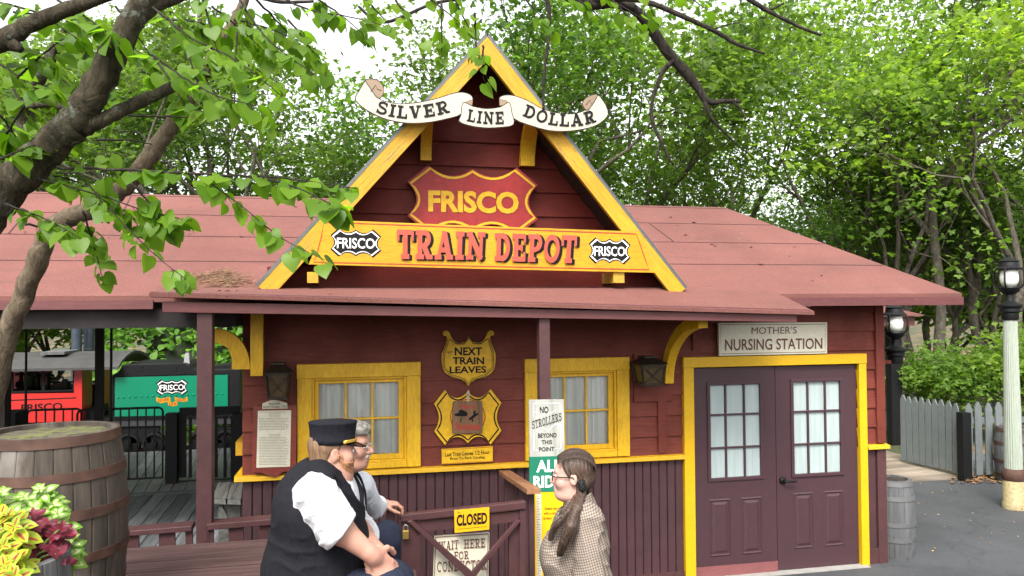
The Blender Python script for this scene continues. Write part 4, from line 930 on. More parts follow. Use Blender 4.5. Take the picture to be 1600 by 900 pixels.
# plank bench by the wall
bench = thing('bench', 'grey two-plank bench against the left end of the depot wall', 'bench', (-1.12, 7.0, ZD))
zb_ = ZD+.44
def fl(x, y, z): p = PZ(x, y, z); return p
for q in ([(570, 445), (648, 448), (676, 352), (606, 352)], [(658, 446), (735, 450), (750, 358), (680, 356)]):
    pts = [fl(*c, zb_) for c in z6b(q)]; b = MB(); b.poly(pts, (0, 0, -.045)); b.build('seat_plank', M['benchwood'], bench, bevel=.004)
p0, p1 = fl(*z6b([(585, 445)])[0], zb_), fl(*z6b([(735, 450)])[0], zb_); p2 = fl(*z6b([(690, 356)])[0], zb_)
b = MB(); b.box(p0.x+.02, p1.x-.02, p0.y+.05, p0.y+.09, ZD, zb_-.05); b.bar((p0.x+.04, p0.y+.045, zb_-.08), (p1.x-.04, p0.y+.045, ZD+.05), .05, .03); b.build('end_frame', M['benchwood'], bench)
b = MB(); b.box(p0.x+.1, p1.x, p2.y-.1, p2.y-.06, ZD, zb_-.05); b.build('end_frame', M['benchwood'], bench)
# yellow sill ends that wrap the left corner
b = MB(); p, q = P(368, 712, 7.3), P(388, 690, 7.3); b.box(p.x, UL-.001, 7.3, 7.9, p.z, q.z); b.build('sill_end', M['yellowh'], depot)
b = MB(); p, q = P(379, 757, 6.95), P(388, 730, 6.95); b.hexa([(p.x, 6.9, Z_BAND-.01), (UL-.062, 6.9, Z_BAND-.01), (UL-.062, 6.9, Z_BAND+.04), (p.x, 6.9, Z_BAND+.04)], [(p.x+.02, 7.5, Z_BAND-.01), (UL-.001, 7.5, Z_BAND-.01), (UL-.001, 7.5, Z_BAND+.1), (p.x+.02, 7.5, Z_BAND+.1)]); b.build('sill_end', M['yellowh'], depot)

# barrels
def stavemat(name, c1, c2, stain):
    m, nt, b = newmat(name)
    v = mapping(nt, (9, 9, .8)); n = N(nt, 'TexNoise', Scale=1.6, Detail=9.0, Roughness=.7); nt.links.new(v, n.inputs['Vector'])
    n2 = N(nt, 'TexNoise', Scale=4.0, Detail=6.0); nt.links.new(mapping(nt, (1, 1, .6)), n2.inputs['Vector'])
    g = N(nt, 'NewGeometry')
    col = ramp(nt, n.outputs[0], [(.35, c1), (.68, c2)])
    col = mixc(nt, 1.0, col, ramp(nt, g.outputs['Random Per Island'], [(0, (.82,)*3), (1, (1.12, 1.1, 1.08))]), 'MULTIPLY')
    col = mixc(nt, ramp(nt, n2.outputs[0], [(.58, (0,)*3), (.72, (.7,)*3)]), col, stain)
    nt.links.new(col, b.inputs['Base Color']); b.inputs['Roughness'].default_value = .85
    bp = N(nt, 'Bump', Strength=.5, Distance=.006); nt.links.new(n.outputs[0], bp.inputs['Height']); nt.links.new(bp.outputs[0], b.inputs['Normal']); return m
M['stave'] = stavemat('old oak staves', (.026, .020, .015), (.080, .063, .047), (.20, .185, .165))
M['greystave'] = stavemat('grey oak staves', (.055, .056, .058), (.115, .117, .12), (.17, .17, .165))
def mossmat():
    m, nt, b = newmat('mossy barrel head')
    n = N(nt, 'TexNoise', Scale=9.0, Detail=8.0, Roughness=.7); nt.links.new(mapping(nt, (1, 1, 1)), n.inputs['Vector'])
    n2 = N(nt, 'TexNoise', Scale=2.2, Detail=5.0); nt.links.new(mapping(nt, (3, 12, 1)), n2.inputs['Vector'])
    c = ramp(nt, n2.outputs[0], [(.35, (.022, .016, .011)), (.65, (.11, .092, .06))])
    c = mixc(nt, ramp(nt, n.outputs[0], [(.45, (0,)*3), (.58, (1,)*3)]), c, (.10, .11, .025))
    nt.links.new(c, b.inputs['Base Color']); b.inputs['Roughness'].default_value = .95
    bp = N(nt, 'Bump', Strength=.8, Distance=.02); nt.links.new(n.outputs[0], bp.inputs['Height']); nt.links.new(bp.outputs[0], b.inputs['Normal']); return m
M['moss'] = mossmat()
def barrel(name, label, c, h, rt, rb, hoops, sm, hm, top, cut=None, ns=26, hw=.045, group=None):
    t = thing(name, label, 'barrel', c, group); H = cut or h
    def rad(z): k = 2*z/h-1; return rb-(rb-rt)*k*k
    b = MB(); zs = [H*i/12 for i in range(13)]
    for i in range(ns):
        a0 = 2*math.pi*(i+.012)/ns; a1 = 2*math.pi*(i+.988)/ns; am = (a0+a1)/2; vs_ = []
        for z in zs:
            r = rad(z); vs_ += [(c[0]+r*math.cos(a)*k, c[1]+r*math.sin(a)*k, c[2]+z) for a, k in ((a0, .992), (a0+.02, 1), (am, 1.003), (a1-.02, 1), (a1, .992))]
        for z in zs[::-1]: pass
        f = [(j*5+k, j*5+k+1, (j+1)*5+k+1, (j+1)*5+k) for j in range(12) for k in range(4)]
        r = rad(H)-.03; q = len(vs_); vs_ += [(c[0]+r*math.cos(a0), c[1]+r*math.sin(a0), c[2]+H), (c[0]+r*math.cos(a1), c[1]+r*math.sin(a1), c[2]+H), (c[0]+r*math.cos(a0), c[1]+r*math.sin(a0), c[2]+H-.06), (c[0]+r*math.cos(a1), c[1]+r*math.sin(a1), c[2]+H-.06)]
        f += [(60, 61, 62, 63, 64, q+1, q), (q, q+1, q+3, q+2)]
        b.add(vs_, f)
    b.build('staves', sm, t)
    k = MB()
    for z in hoops:
        n = 48; z0, z1_ = z*H-hw/2, z*H+hw/2
        k.add([(c[0]+(rad(zz)+e)*math.cos(2*math.pi*i/n), c[1]+(rad(zz)+e)*math.sin(2*math.pi*i/n), c[2]+zz) for zz, e in ((z0, -.002), (z0, .006), (z1_, .006), (z1_, -.002)) for i in range(n)],
              [(j*n+i, j*n+(i+1) % n, (j+1)*n+(i+1) % n, (j+1)*n+i) for j in range(3) for i in range(n)])
    k.build('hoops', hm, t, smooth=True, auto=40)
    d = MB(); n = 40; r = rad(H)-.028; zt = H-(.02 if not cut else .09)
    d.add([(c[0], c[1], c[2]+zt+.004)]+[(c[0]+r*f_*math.cos(2*math.pi*i/n), c[1]+r*f_*math.sin(2*math.pi*i/n), c[2]+zt+rnd.uniform(-.004, .004)) for f_ in (.5, 1) for i in range(n)],
          [(0, 1+i, 1+(i+1) % n) for i in range(n)]+[(1+i, 1+n+i, 1+n+(i+1) % n, 1+(i+1) % n) for i in range(n)])
    d.build('head', top, t); return t
bc = PD(80, 671, 3.66); bc.z = ZP
barrel('barrel', 'large weathered oak barrel with five rusty hoops and a mossy top', bc, .90, .287, .333, (.975, .80, .61, .39, .20, .025), M['stave'], M['rust'], M['moss'])
M['soil'] = plain('potting soil', (.03, .02, .014), .95, var=.5, scale=30)
pc = PD(-28, 888, 2.55); pc.z = ZP
rimz = PD(78, 872, 2.55).z
barrel('planter', 'half barrel planter full of coleus at the photo edge', pc, .95, .22, .26, (.5,), M['greystave'], M['rust'], M['soil'], cut=rimz-ZP)
bpy.data.objects['planter']['category'] = 'planter'
g = Vector((5.60, 7.12, .006))
barrel('barrel', 'grey barrel standing at the right end of the depot wall', g, .80, .185, .22, (.96, .78, .45, .25), M['greystave'], plain('grey hoop iron', (.12, .12, .12), .6, .3), M['soil'])
g = PD(1588, 750, 11.3); g.z = .006
barrel('barrel', 'brown barrel with rusty hoops behind the pale lamp post', g, .82, .235, .28, (.95, .72, .40, .15), M['greystave'], M['rust'], M['soil'])

# coleus plants in the planter
def leaf_blade(mb, m, base, d, up, L, W, droop=.25, n=4, notch=0.0, mid=None, md=None):
    """one leaf: two rows of faces folded on the midrib, optional coloured middle"""
    d = Vector(d).normalized(); sd = d.cross(Vector(up))
    if sd.length < 1e-3: sd = d.orthogonal()
    sd.normalize(); u = sd.cross(d); base = Vector(base)
    vs_ = []; N_ = 7
    prof = [0, .55, .92, 1.0, .86, .55, 0]
    for i in range(N_):
        t = i/(N_-1); p = base+d*(L*t)+u*(-droop*L*t*t); w_ = W/2*prof[i]*(1-.14*notch*(i % 2))
        rise = W*.16*prof[i]
        vs_ += [p-sd*w_+u*rise, p, p+sd*w_+u*rise]
    mb.use(m); mb.add(vs_, [f for i in range(N_-1) for f in ((3*i, 3*i+1, 3*i+4, 3*i+3), (3*i+1, 3*i+2, 3*i+5, 3*i+4))])
    if mid:
        vs2 = []
        for i in range(1, 6):
            t = i/6; p = base+d*(L*t)+u*(-droop*L*t*t+W*.025); w_ = W/2*prof[i]*md*(1.15-.3*t) * (0 if i in () else 1)
            if i == 5: w_ = 0
            vs2 += [p-sd*w_+u*(W*.16*prof[i]*md), p, p+sd*w_+u*(W*.16*prof[i]*md)]
        mb.use(mid); mb.add(vs2, [f for i in range(4) for f in ((3*i, 3*i+1, 3*i+4, 3*i+3), (3*i+1, 3*i+2, 3*i+5, 3*i+4))])
M['limeleaf'] = leafmat('lime coleus leaf', [(.16, .34, .03), (.24, .42, .04)], .3); M['creamleaf'] = leafmat('cream coleus centre', [(.62, .62, .30), (.70, .70, .40)], .3)
M['yellowleaf'] = leafmat('yellow coleus leaf', [(.27, .36, .022), (.40, .42, .025), (.20, .31, .03)], .3); M['redspot'] = leafmat('red coleus centre', [(.24, .02, .02), (.34, .05, .02)], .2)
M['redleaf'] = leafmat('wine red coleus leaf', [(.11, .008, .022), (.20, .015, .04), (.07, .008, .014)], .2)
M['stem'] = plain('green plant stem', (.14, .22, .05), .6)
def coleus(label, pts, lm, mid, md, L, seed, mat_notch=.5):
    """whorls of leaves on short stems; pts are the traced tops of the shoots (pixel x, y, distance)"""
    r = random.Random(seed); c = PD(pts[0][0], pts[0][1], pts[0][2]); base = Vector((pc.x, pc.y, rimz-.09))
    t = thing('coleus', label, 'plant', base, 'coleus plants in the half barrel'); st = MB(); lf = MB()
    for x, y, d in pts:
        x -= 8; y += 4; top = PD(x, y, d); root = base+Vector((max(-.2, min(.2, (top.x-base.x)*.5)), max(-.2, min(.2, (top.y-base.y)*.5)), 0))
        mid_ = root.lerp(top, .55)+Vector((0, 0, .03)); pth_ = smooth_open([tuple(root), tuple(mid_), tuple(top)], 5); st.tube(pth_, .0035, 5)
        ax = (top-mid_).normalized()*.3+Vector((r.uniform(-.3, .3), -.75, .62)); ax.normalize(); a0 = r.uniform(0, 3)
        for tier, (off, LL, k, lift) in enumerate(((0, .55, 4, .7), (.025, .9, 4, .3), (.06, 1.05, 4, .05), (.10, .95, 3, -.15))):
            for i in range(k):
                a = a0+tier*.8+i*2*math.pi/k+r.uniform(-.25, .25); s1 = ax.orthogonal().normalized(); s2 = ax.cross(s1)
                d_ = s1*math.cos(a)+s2*math.sin(a)+ax*lift+Vector((0, 0, r.uniform(-.15, .15)))
                l = L*LL*r.uniform(.8, 1.15); leaf_blade(lf, lm, top-ax*off, d_, ax, l, l*r.uniform(.58, .7), r.uniform(.1, .4), notch=mat_notch, mid=mid, md=md)
    st.build('stem', M['stem'], t); lf.build('foliage', None, t)
coleus('lime green coleus with cream leaf centres behind the red one', [(70, 762, 2.75), (45, 775, 2.75), (10, 768, 2.72), (90, 785, 2.75), (30, 800, 2.7), (105, 815, 2.72), (118, 838, 2.72), (98, 800, 2.7), (0, 790, 2.7), (60, 790, 2.7), (112, 862, 2.68), (-25, 775, 2.7), (85, 770, 2.78), (-20, 795, 2.65)], M['limeleaf'], M['creamleaf'], .5, .062, 4)
coleus('wine red coleus between the lime and the yellow one', [(60, 800, 2.62), (78, 815, 2.6), (95, 835, 2.6), (88, 855, 2.58), (65, 822, 2.58), (96, 862, 2.56), (106, 820, 2.6), (50, 830, 2.55)], M['redleaf'], None, 0, .056, 9)
coleus('yellow coleus with red leaf centres in the front of the half barrel', [(10, 800, 2.5), (30, 820, 2.45), (12, 850, 2.4), (28, 868, 2.4), (20, 805, 2.5), (-5, 870, 2.38), (0, 830, 2.45), (15, 880, 2.36), (-15, 860, 2.4), (5, 895, 2.32), (-20, 820, 2.45), (30, 898, 2.3)], M['yellowleaf'], M['redspot'], .20, .062, 12)

# black iron rails, posts and gates at the back of the deck
VF = PZ(200, 757, ZD).y
def ironfence(name, label, x0, x1, ytop, ybot, v, nb, r=.011, cat='fence', legs=True):
    t = thing(name, label, cat, P((x0+x1)/2, ybot, v)); a, c = P(x0, ybot, v), P(x1, ytop, v); b = MB(); k = .05
    b.tube([(a.x, v, a.z), (a.x, v, c.z-k), (a.x+k*.3, v, c.z-k*.3), (a.x+k, v, c.z), (c.x-k, v, c.z), (c.x-k*.3, v, c.z-k*.3), (c.x, v, c.z-k), (c.x, v, a.z), (a.x, v, a.z)], r*1.3, 6); b.build('frame', M['black'], t, smooth=True)
    b = MB()
    for i in range(1, nb): x = a.x+(c.x-a.x)*i/nb; b.box(x-r*.7, x+r*.7, v-r*.7, v+r*.7, a.z, c.z)
    b.build('bars', M['black'], t); return t
ironfence('iron_fence', 'black iron railing panel with rounded corner beside the big barrel', 120, 254.5, 636.5, 752.5, VF, 10)
ironfence('iron_fence', 'black iron railing in front of the red locomotive cab', 41.5, 127, 638.5, 760, VF+.6, 6)
def dpost(name, x0, x1, y0, y1, v, label, mat='blackpaint'): p, q = P(x0, y1, v), P(x1, y0, v); b = MB(); b.box(p.x, q.x, v, v+(q.x-p.x), p.z, q.z); return tag(b.build(name, M[mat], bevel=.006), label, 'post')
dpost('gate_post', 257.5, 277, 646, 764, VF-.08, 'short thick black post between the iron railing and the black gate')
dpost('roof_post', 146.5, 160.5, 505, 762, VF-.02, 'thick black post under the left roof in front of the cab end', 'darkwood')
dpost('roof_pole', 36.5, 42.5, 505, 770, VF-.3, 'thin black pole crossing the cab window'); dpost('roof_pole', 170, 175.5, 505, 770, VF-.1, 'thin black pole at the tender front corner')
dpost('rail_post', -30, 24.5, 645, 790, VF-1.0, 'stubby dark wooden post with flat cap at the left photo edge', 'darkwood')
dpost('roof_post', -22, 9.5, 440, 800, 7.2, 'brown roof post at the far left photo edge', 'darkwood')
bg_ = thing('black_gate', 'black wooden gate with vertical bars behind the maroon porch post', 'gate', P(320, 765, VF))
def bgp(name, x0, x1, y0, y1, th=.05, dv=0): p, q = P(x0, y1, VF+dv), P(x1, y0, VF+dv); b = MB(); b.box(p.x, q.x, VF+dv, VF+dv+th, p.z, q.z); b.build(name, M['blackpaint'], bg_, bevel=.003)
bgp('top_rail', 280, 375, 634.5, 650); bgp('bottom_rail', 280, 372, 747, 757); bgp('stile', 280, 290.5, 650.5, 746.5); bgp('stile', 360, 374, 650.5, 746.5)
for x in (297, 312, 337.5, 351.5): bgp('bar', x-2.5, x+2.5, 650.5, 746.5, .03, .01)
b = MB(); p, q = P(362, 760, VF-.1), P(395, 645, VF-.1); b.box(p.x, q.x, VF-.1, VF+.3, ZD, q.z); tag(b.build('cabinet', M['blackpaint'], bevel=.01), 'plain black box beside the black gate by the wall end', 'cabinet')

# ------------------------------------------------------------------ train
VT = 13.2
b = MB()
rr = random.Random(3)
tb = grid('track_bed', [-30, -20, -15]+[-14+i*.4 for i in range(0, 45)], [V2-.05, 11.8, 12.4, 13, 14, 15.2], lambda x, y: .18+rr.uniform(-.03, .03), plain('gravel ballast', (.28, .24, .19), .95, var=.5, scale=25)); tag(tb, kind='structure')
st_ = MB(); M['stone'] = plain('ballast stone', (.33, .29, .24), .9, var=.4, scale=6)
for i in range(700):
    x, y = rr.uniform(-12, 1), rr.uniform(V2-.02, 12.3); s_ = rr.uniform(.02, .07); c_ = Vector((x, y, .2+s_*.3))
    st_.add([c_+Vector((s_*rr.uniform(.6, 1.2)*dx, s_*rr.uniform(.6, 1.2)*dy, s_*rr.uniform(.5, 1)*dz)) for dx in (-1, 1) for dy in (-1, 1) for dz in (-1, 1)], [(0, 1, 3, 2), (4, 6, 7, 5), (0, 4, 5, 1), (2, 3, 7, 6), (0, 2, 6, 4), (1, 5, 7, 3)])
tag(st_.build('gravel', M['stone']), kind='stuff')
for v in (VT-.05, VT+.65):
    b = MB(); b.box(-25, 4, v, v+.06, .2, .33); tag(b.build('rail', M['rust']), 'steel track rail on gravel %s the deck' % ('nearer to' if v < VT else 'farther from'), 'rail')
tn = thing('tender', 'green locomotive tender with black frame and a black shield badge', 'tender', P(270, 700, VT)-Vector((0, -.3, .1)))
def z2b(pts): return [(170+x*.2444, 500+y*.2444) for x, y in pts]
DT = 1.25
b = MB(); b.px(z2b([(14, 365), (30, 350), (55, 338), (70, 318), (82, 297), (105, 286), (482, 277), (512, 290), (530, 312), (560, 324), (690, 318), (838, 316), (836, 620), (20, 640)]), VT, DT); b.build('tank', M['blackpaint'], tn, bevel=.02)
b = MB(); M['tendergreen'] = plain('green tender enamel', (.0, .165, .085), .3, 0, .5, .05, 2)
b.use(M['tendergreen']); b.px(z2b([(40, 368), (760, 350), (760, 604), (38, 617)]), VT-.012, .011)
for x in range(60, 760, 37): b.lathe(P(*z2b([(x, 497-.035*x)])[0], VT-.012), [(.018, 0), (.012, -.010), (0.001, -.012)], 8, 'Y')
b.build('side_panel', None, tn)
b = MB(); rv = lambda x, y: b.lathe(P(*z2b([(x, y)])[0], VT-.001), [(.013, 0), (.009, -.008), (.001, -.01)], 6, 'Y')
for x in range(40, 760, 13): rv(x, 357-.025*(x-40)); rv(x, 624-.018*(x-40))
for y in range(368, 610, 13): rv(28, y); rv(768, y-12)
for x, y in ((85, 318), (120, 340), (210, 300), (210, 320), (430, 300), (430, 315), (487, 335), (120, 300)): rv(x, y)
b.build('rivets', M['black'], tn)
b = MB(); small_badge(b, *z2b([(404, 430)])[0], 23, 10.5, -.02, VT-.012, border=1.5, bold=.014)
b.use(M['signyellow'])
for q in ([(302, 490), (330, 503), (392, 490), (396, 520), (330, 533), (304, 520)], [(380, 520), (410, 526), (438, 515), (440, 545), (410, 552), (378, 545)], [(420, 492), (480, 505), (503, 487), (504, 518), (480, 524), (424, 518)]): b.px(z2b(q), VT-.014)
letters(b, M['inkred'], 'SILVER', z2b([(312, 526), (388, 517), (388, 497), (312, 506)]), VT-.0155, .01); letters(b, M['inkred'], 'LINE', z2b([(386, 547), (434, 543), (434, 524), (386, 528)]), VT-.0155, .01); letters(b, M['inkred'], 'DOLLAR', z2b([(428, 516), (497, 520), (497, 500), (428, 498)]), VT-.0155, .01)
b.build('badge', None, tn)
b = MB(); b.px(z2b([(478, 280), (486, 215), (500, 208), (512, 214), (516, 285)]), VT+.2, .05); b.build('step_plate', plain('grey steel sheet', (.35, .36, .36), .5, .5), tn)
b = MB(); b.px(z2b([(120, 287), (150, 268), (470, 260), (540, 262), (560, 325), (120, 325)]), VT+DT-.1, .08); b.px(z2b([(660, 300), (760, 285), (838, 298), (838, 318), (660, 320)]), VT+.3, .7); b.build('coal_boards', M['blackpaint'], tn)
def wheel(t, x, v, r, name='wheel'):
    p = P(x, 690, v); w_ = thing_part = bpy.data.objects.new(name, None)
    b = MB(); b.lathe((p.x, v, .33+r), [(r*1.06, .08), (r*1.06, .10), (r, .10), (r, -.01), (r*.82, -.015), (r*.75, .02), (r*.3, .02), (r*.28, -.05), (.001, -.05)], 20, 'Y'); o = b.build(name, M['black'], t, smooth=True, auto=40)
    bpy.data.objects.remove(w_)
b = MB(); b.px([(176, 652), (374, 648), (374, 662), (176, 667)], VT+.02, DT-.1); b.build('frame', plain('dark frame steel', (.03, .03, .032), .6), tn)
for x0 in (190, 305):
    b = MB(); b.px([(x0, 668), (x0+60, 666), (x0+54, 682), (x0+6, 684)], VT+.05, .1); b.px([(x0+14, 684), (x0+46, 683), (x0+46, 692), (x0+14, 693)], VT+.02, .12)
    b.build('truck', M['black'], tn)
for x in (200, 240, 312, 352): wheel(tn, x, VT+.0, .17)
lo = thing('locomotive', 'red locomotive cab with dark rounded roof and open windows', 'locomotive', P(70, 700, VT)-Vector((0, -.3, .1)))
M['locored'] = plain('red cab enamel', (.50, .022, .018), .3, 0, .5, .06, 2)
def z1b(pts): return [(x*.2, 500+y*.2) for x, y in pts]
for vv, nm in ((VT, 'cab_side'), (VT+1.55, 'cab_side')):
    b = MB(); b.use(M['locored'])
    if nm and vv == VT:
        k = lambda q: b.px(z1b(q), vv, .04)
    else:
        k = lambda q: b.poly([Vector((P(x, y, VT).x, vv, P(x, y, VT).z)) for x, y in z1b(q)], (0, .04, 0))
    k([(-300, 380), (88, 372), (88, 572), (-300, 580)]); k([(578, 366), (640, 362), (640, 790), (578, 795)]); k([(-300, 582), (577, 570), (577, 795), (-300, 810)])
    b.use(M['blackpaint']); 
    for q in ([(88, 375), (578, 368), (578, 378), (88, 386)], [(88, 556), (578, 544), (578, 556), (88, 572)], [(88, 386), (98, 386), (98, 556), (88, 556)], [(568, 378), (578, 378), (578, 544), (568, 544)], [(325, 380), (350, 380), (350, 552), (325, 552)], [(450, 380), (462, 380), (462, 470), (450, 470)]): k([(x, y) for x, y in q])
    o = b.build(nm, None, lo)
    if vv == VT:
        b = MB(); ribbon(b, M['ink'], z1b([(60, 629), (595, 608)]), 1.6, VT-.003); letters(b, M['ink'], 'FRISCO', z1b([(165, 718), (488, 700), (488, 644), (165, 660)]), VT-.004, .02); b.build('lettering', None, o)
b = MB(); ex = P(128, 600, VT).x; b.box(ex-.04, ex, VT+.05, VT+.5, P(100, 660, VT).z, P(100, 573, VT).z); b.build('cab_end', M['locored'], lo); b = MB(); b.box(ex-.04, ex, VT+1.1, VT+1.54, P(100, 660, VT).z, P(100, 573, VT).z); b.build('cab_end', M['locored'], lo)
b = MB(); zc = P(60, 573, VT).z; n = 12; x0, x1_ = -13.0, P(187, 560, VT-.12).x; ap = [(VT-.18+1.95*i/n, zc-.015+.20*math.sin(math.pi*i/n)**.7) for i in range(n+1)]
b.add([(x, y, z) for x in (x0, x1_) for y, z in ap]+[(x, y, z-.04) for x in (x0, x1_) for y, z in ap], [(i, i+1, n+2+i, n+1+i) for i in range(n)]+[(2*n+2+i, 3*n+3+i, 3*n+4+i, 2*n+3+i) for i in range(n)]+[(n+1+i, n+2+i, 3*n+4+i, 3*n+3+i) for i in range(n)]+[(0, n+1, 3*n+3, 2*n+2), (n, 2*n+1, 4*n+3, 3*n+2)])
roofo = b.build('roof', plain('sooty roof metal', (.045, .043, .042), .6, .0, .4, .25, 4), lo, smooth=True, auto=50)
b = MB()
for i in range(26): x = x0+.3+i*.22; b.lathe((x, VT-.165, zc+.035), [(.016, 0), (.01, -.012), (.001, -.015)], 6, 'Y')
b.build('rivets', M['black'], lo)
b = MB(); p, q = P(66, 554, VT+.3), P(104, 549, VT+.3); b.box(p.x, q.x, VT+.2, VT+.9, p.z, q.z); b.build('roof_vent', M['greystave'], lo)
b = MB(); p, q = P(20, 660, VT+.6), P(70, 607, VT+.6); b.box(p.x, q.x+.6, VT+.35, VT+1.2, p.z-.2, q.z)
b.lathe((p.x+.2, VT+.75, q.z+.1), [(.30, 0), (.30, .001)], 12, 'X')
for x, y0, y1 in ((52, 578, 612), (60, 583, 610), (67, 580, 612), (76, 582, 612), (33, 580, 600)):
    a, c = P(x, y1, VT+.5), P(x, y0, VT+.5); b.tube([a, c], .03, 6); b.tube([c+Vector((-.08, 0, -.05)), c+Vector((.08, 0, -.05))], .02, 6)
for x, y, r in ((50, 583, .07), (30, 601, .06), (101, 597, .05)): b.lathe(P(x, y, VT+.45), [(r, 0), (r, .04)], 12, 'Y')
b.tube([P(78, 592, VT+.5), P(98, 589, VT+.5), P(101, 600, VT+.5)], .015, 6); b.px([(92, 612), (96, 596), (104, 600), (106, 612)], VT+.5, .2); b.build('controls', M['black'], lo)
b = MB(); b.px([(-60, 664), (172, 655), (172, 672), (-60, 680)], VT+.1, 1.2); b.px([(130, 640), (146, 639), (146, 660), (130, 661)], VT+.2, .8); b.build('frame', M['black'], lo)
for x in (20, 90): wheel(lo, x, VT, .22)
for x0, x1_, v in ((111, 129, 17.0), (130, 148, 17.3)):
    p, q = P(x0, 600, v), P(x1_, 440, v); b = MB(); b.lathe(((p.x+q.x)/2, v, 0), [((q.x-p.x)/2, -.2), ((q.x-p.x)/2, q.z+.6)], 20); tag(b.build('steel_column', plain('blue grey steel', (.06, .075, .10), .4, .3), smooth=True, auto=40), 'tall blue-grey steel column behind the cab roof, the %s of the two' % ('left' if v == 17 else 'right'), 'column')
# ------------------------------------------------------------------ right side
VPK = PZ(1500, 745, .02).y
b = MB(); planks(b, UR+.05, 9.4, PZ(1450, 750, .02).y, 14.5, .028, .05, .14, .006); tag(b.build('boardwalk', woodmat('tan deck boards', (.17, .135, .10), (.29, .24, .19), 0)), kind='structure')
M['picket'] = paint('grey blue picket paint', (.13, .148, .145), .6, (20, 20, 3), .15, .15, (.3, .27, .22), .1, .2)
def picket_fence(label, p, q, n, h, wd=.105):
    t = thing('picket_fence', label, 'fence', (p+q)/2); d = (q-p).normalized(); nn = Vector((d.y, -d.x, 0))
    if nn.y > 0: nn = -nn
    for i in range(n):
        c = p+(q-p)*((i+.5)/n); hh = h*rnd.uniform(.985, 1.015); zz = .05+rnd.uniform(-.01, .01); k = rnd.uniform(-.008, .008)
        f = [c-d*wd/2+Vector((0, 0, zz)), c+d*wd/2+Vector((0, 0, zz)), c+d*(wd/2+k)+Vector((0, 0, hh-.09)), c+d*(wd*.12+k)+Vector((0, 0, hh)), c-d*(wd*.12-k)+Vector((0, 0, hh)), c-d*(wd/2-k)+Vector((0, 0, hh-.09))]
        b = MB(); b.poly(f, -nn*.022); b.build('picket', M['picket'], t)
    for z in (.3, h-.28):
        b = MB(); b.bar(p-nn*.045+Vector((0, 0, z)), q-nn*.045+Vector((0, 0, z)), .04, .09); b.build('rail', M['picket'], t)
    return t
fa, fb = PZ(1407, 722, .03), PZ(1500, 745, .03)
picket_fence('grey picket gate leaf with nine pickets standing ajar beside the black post', fa, fb, 9, 1.11)
fc, fd = PZ(1508, 747, .03), PZ(1508, 747, .03); fd = fc+Vector((2.3, -.35, 0))
picket_fence('grey picket fence running behind the pale lamp post', fc, fd, 15, 1.13)
p = PZ(1500, 748, .03); b = MB(); b.box(p.x-.02, p.x+.13, p.y-.1, p.y+.03, 0, 1.02); tag(b.build('fence_post', M['blackpaint'], bevel=.006), 'short black post between the two picket fence sections', 'post')
lp = PZ(1585, 794, .006); lp.z = .006; dl = (Vector((lp.x, lp.y, CZ))-EYE).dot(_f)
M['lamppaint'] = paint('pale mint lamp paint', (.31, .345, .28), .5, (12, 12, 2), .08, .12, (.25, .13, .06), .15, .2)
M['lampbase'] = paint('rust stained cream paint', (.40, .335, .17), .6, (8, 8, 8), .2, .55, (.18, .08, .04), .3, .4)
lamp = thing('lamp_post', 'pale fluted lamp post with black lantern in front of the picket fence', 'lamp post', lp)
zz = lambda y: CZ-(y-474)/FPX*dl
b = MB(); b.lathe(lp, [(.14, 0), (.14, .06), (.128, .08), (.128, zz(748)-.0), (.12, zz(746))], 24); b.build('base', M['lampbase'], lamp, smooth=True, auto=40)
b = MB(); b.lathe(lp, [(.13, zz(748)), (.14, zz(745)), (.14, zz(738)), (.125, zz(733)), (.108, zz(730))], 24); b.build('collar', M['rust'], lamp, smooth=True, auto=40)
b = MB(); z0, z1_ = zz(732), zz(499); b.lathe(lp, [(.105+(.08-.105)*t, z0+(z1_-z0)*t) for t in [i/10 for i in range(11)]], 48, flute=.06); b.build('shaft', M['lamppaint'], lamp)
def lantern_head(t, c, s=1.0):
    b = MB(); b.lathe(c, [(.09*s, 0), (.10*s, .02), (.10*s, .09*s), (.12*s, .11*s), (.12*s, .15*s), (.145*s, .18*s), (.145*s, .20*s), (.10*s, .22*s), (.06*s, .25*s), (.05*s, .33*s), (.11*s, .37*s), (.13*s, .42*s), (.12*s, .44*s)], 20); b.build('fitter', M['black'], t, smooth=True, auto=35)
    b = MB(); b.lathe(c, [(.08*s, .43*s), (.105*s, .50*s), (.11*s, .56*s), (.095*s, .63*s), (.09*s, .66*s)], 20); b.build('glass', M['lampglass'], t, smooth=True)
    b = MB(); b.lathe(c, [(.15*s, .655*s), (.155*s, .67*s), (.12*s, .70*s), (.11*s, .755*s), (.125*s, .765*s), (.06*s, .80*s), (.02*s, .82*s), (.02*s, .85*s)], 20)
    for k in range(4):
        a = k*math.pi/2+.5; b.tube([Vector(c)+Vector((math.cos(a)*r*s, math.sin(a)*r*s, z*s)) for r, z in ((.12, .42), (.17, .47), (.17, .62), (.15, .665))], .012*s, 6)
    b.build('cap', M['black'], t, smooth=True, auto=35)
lantern_head(lamp, (lp.x, lp.y, zz(499)), (zz(397)-zz(499))/.85)
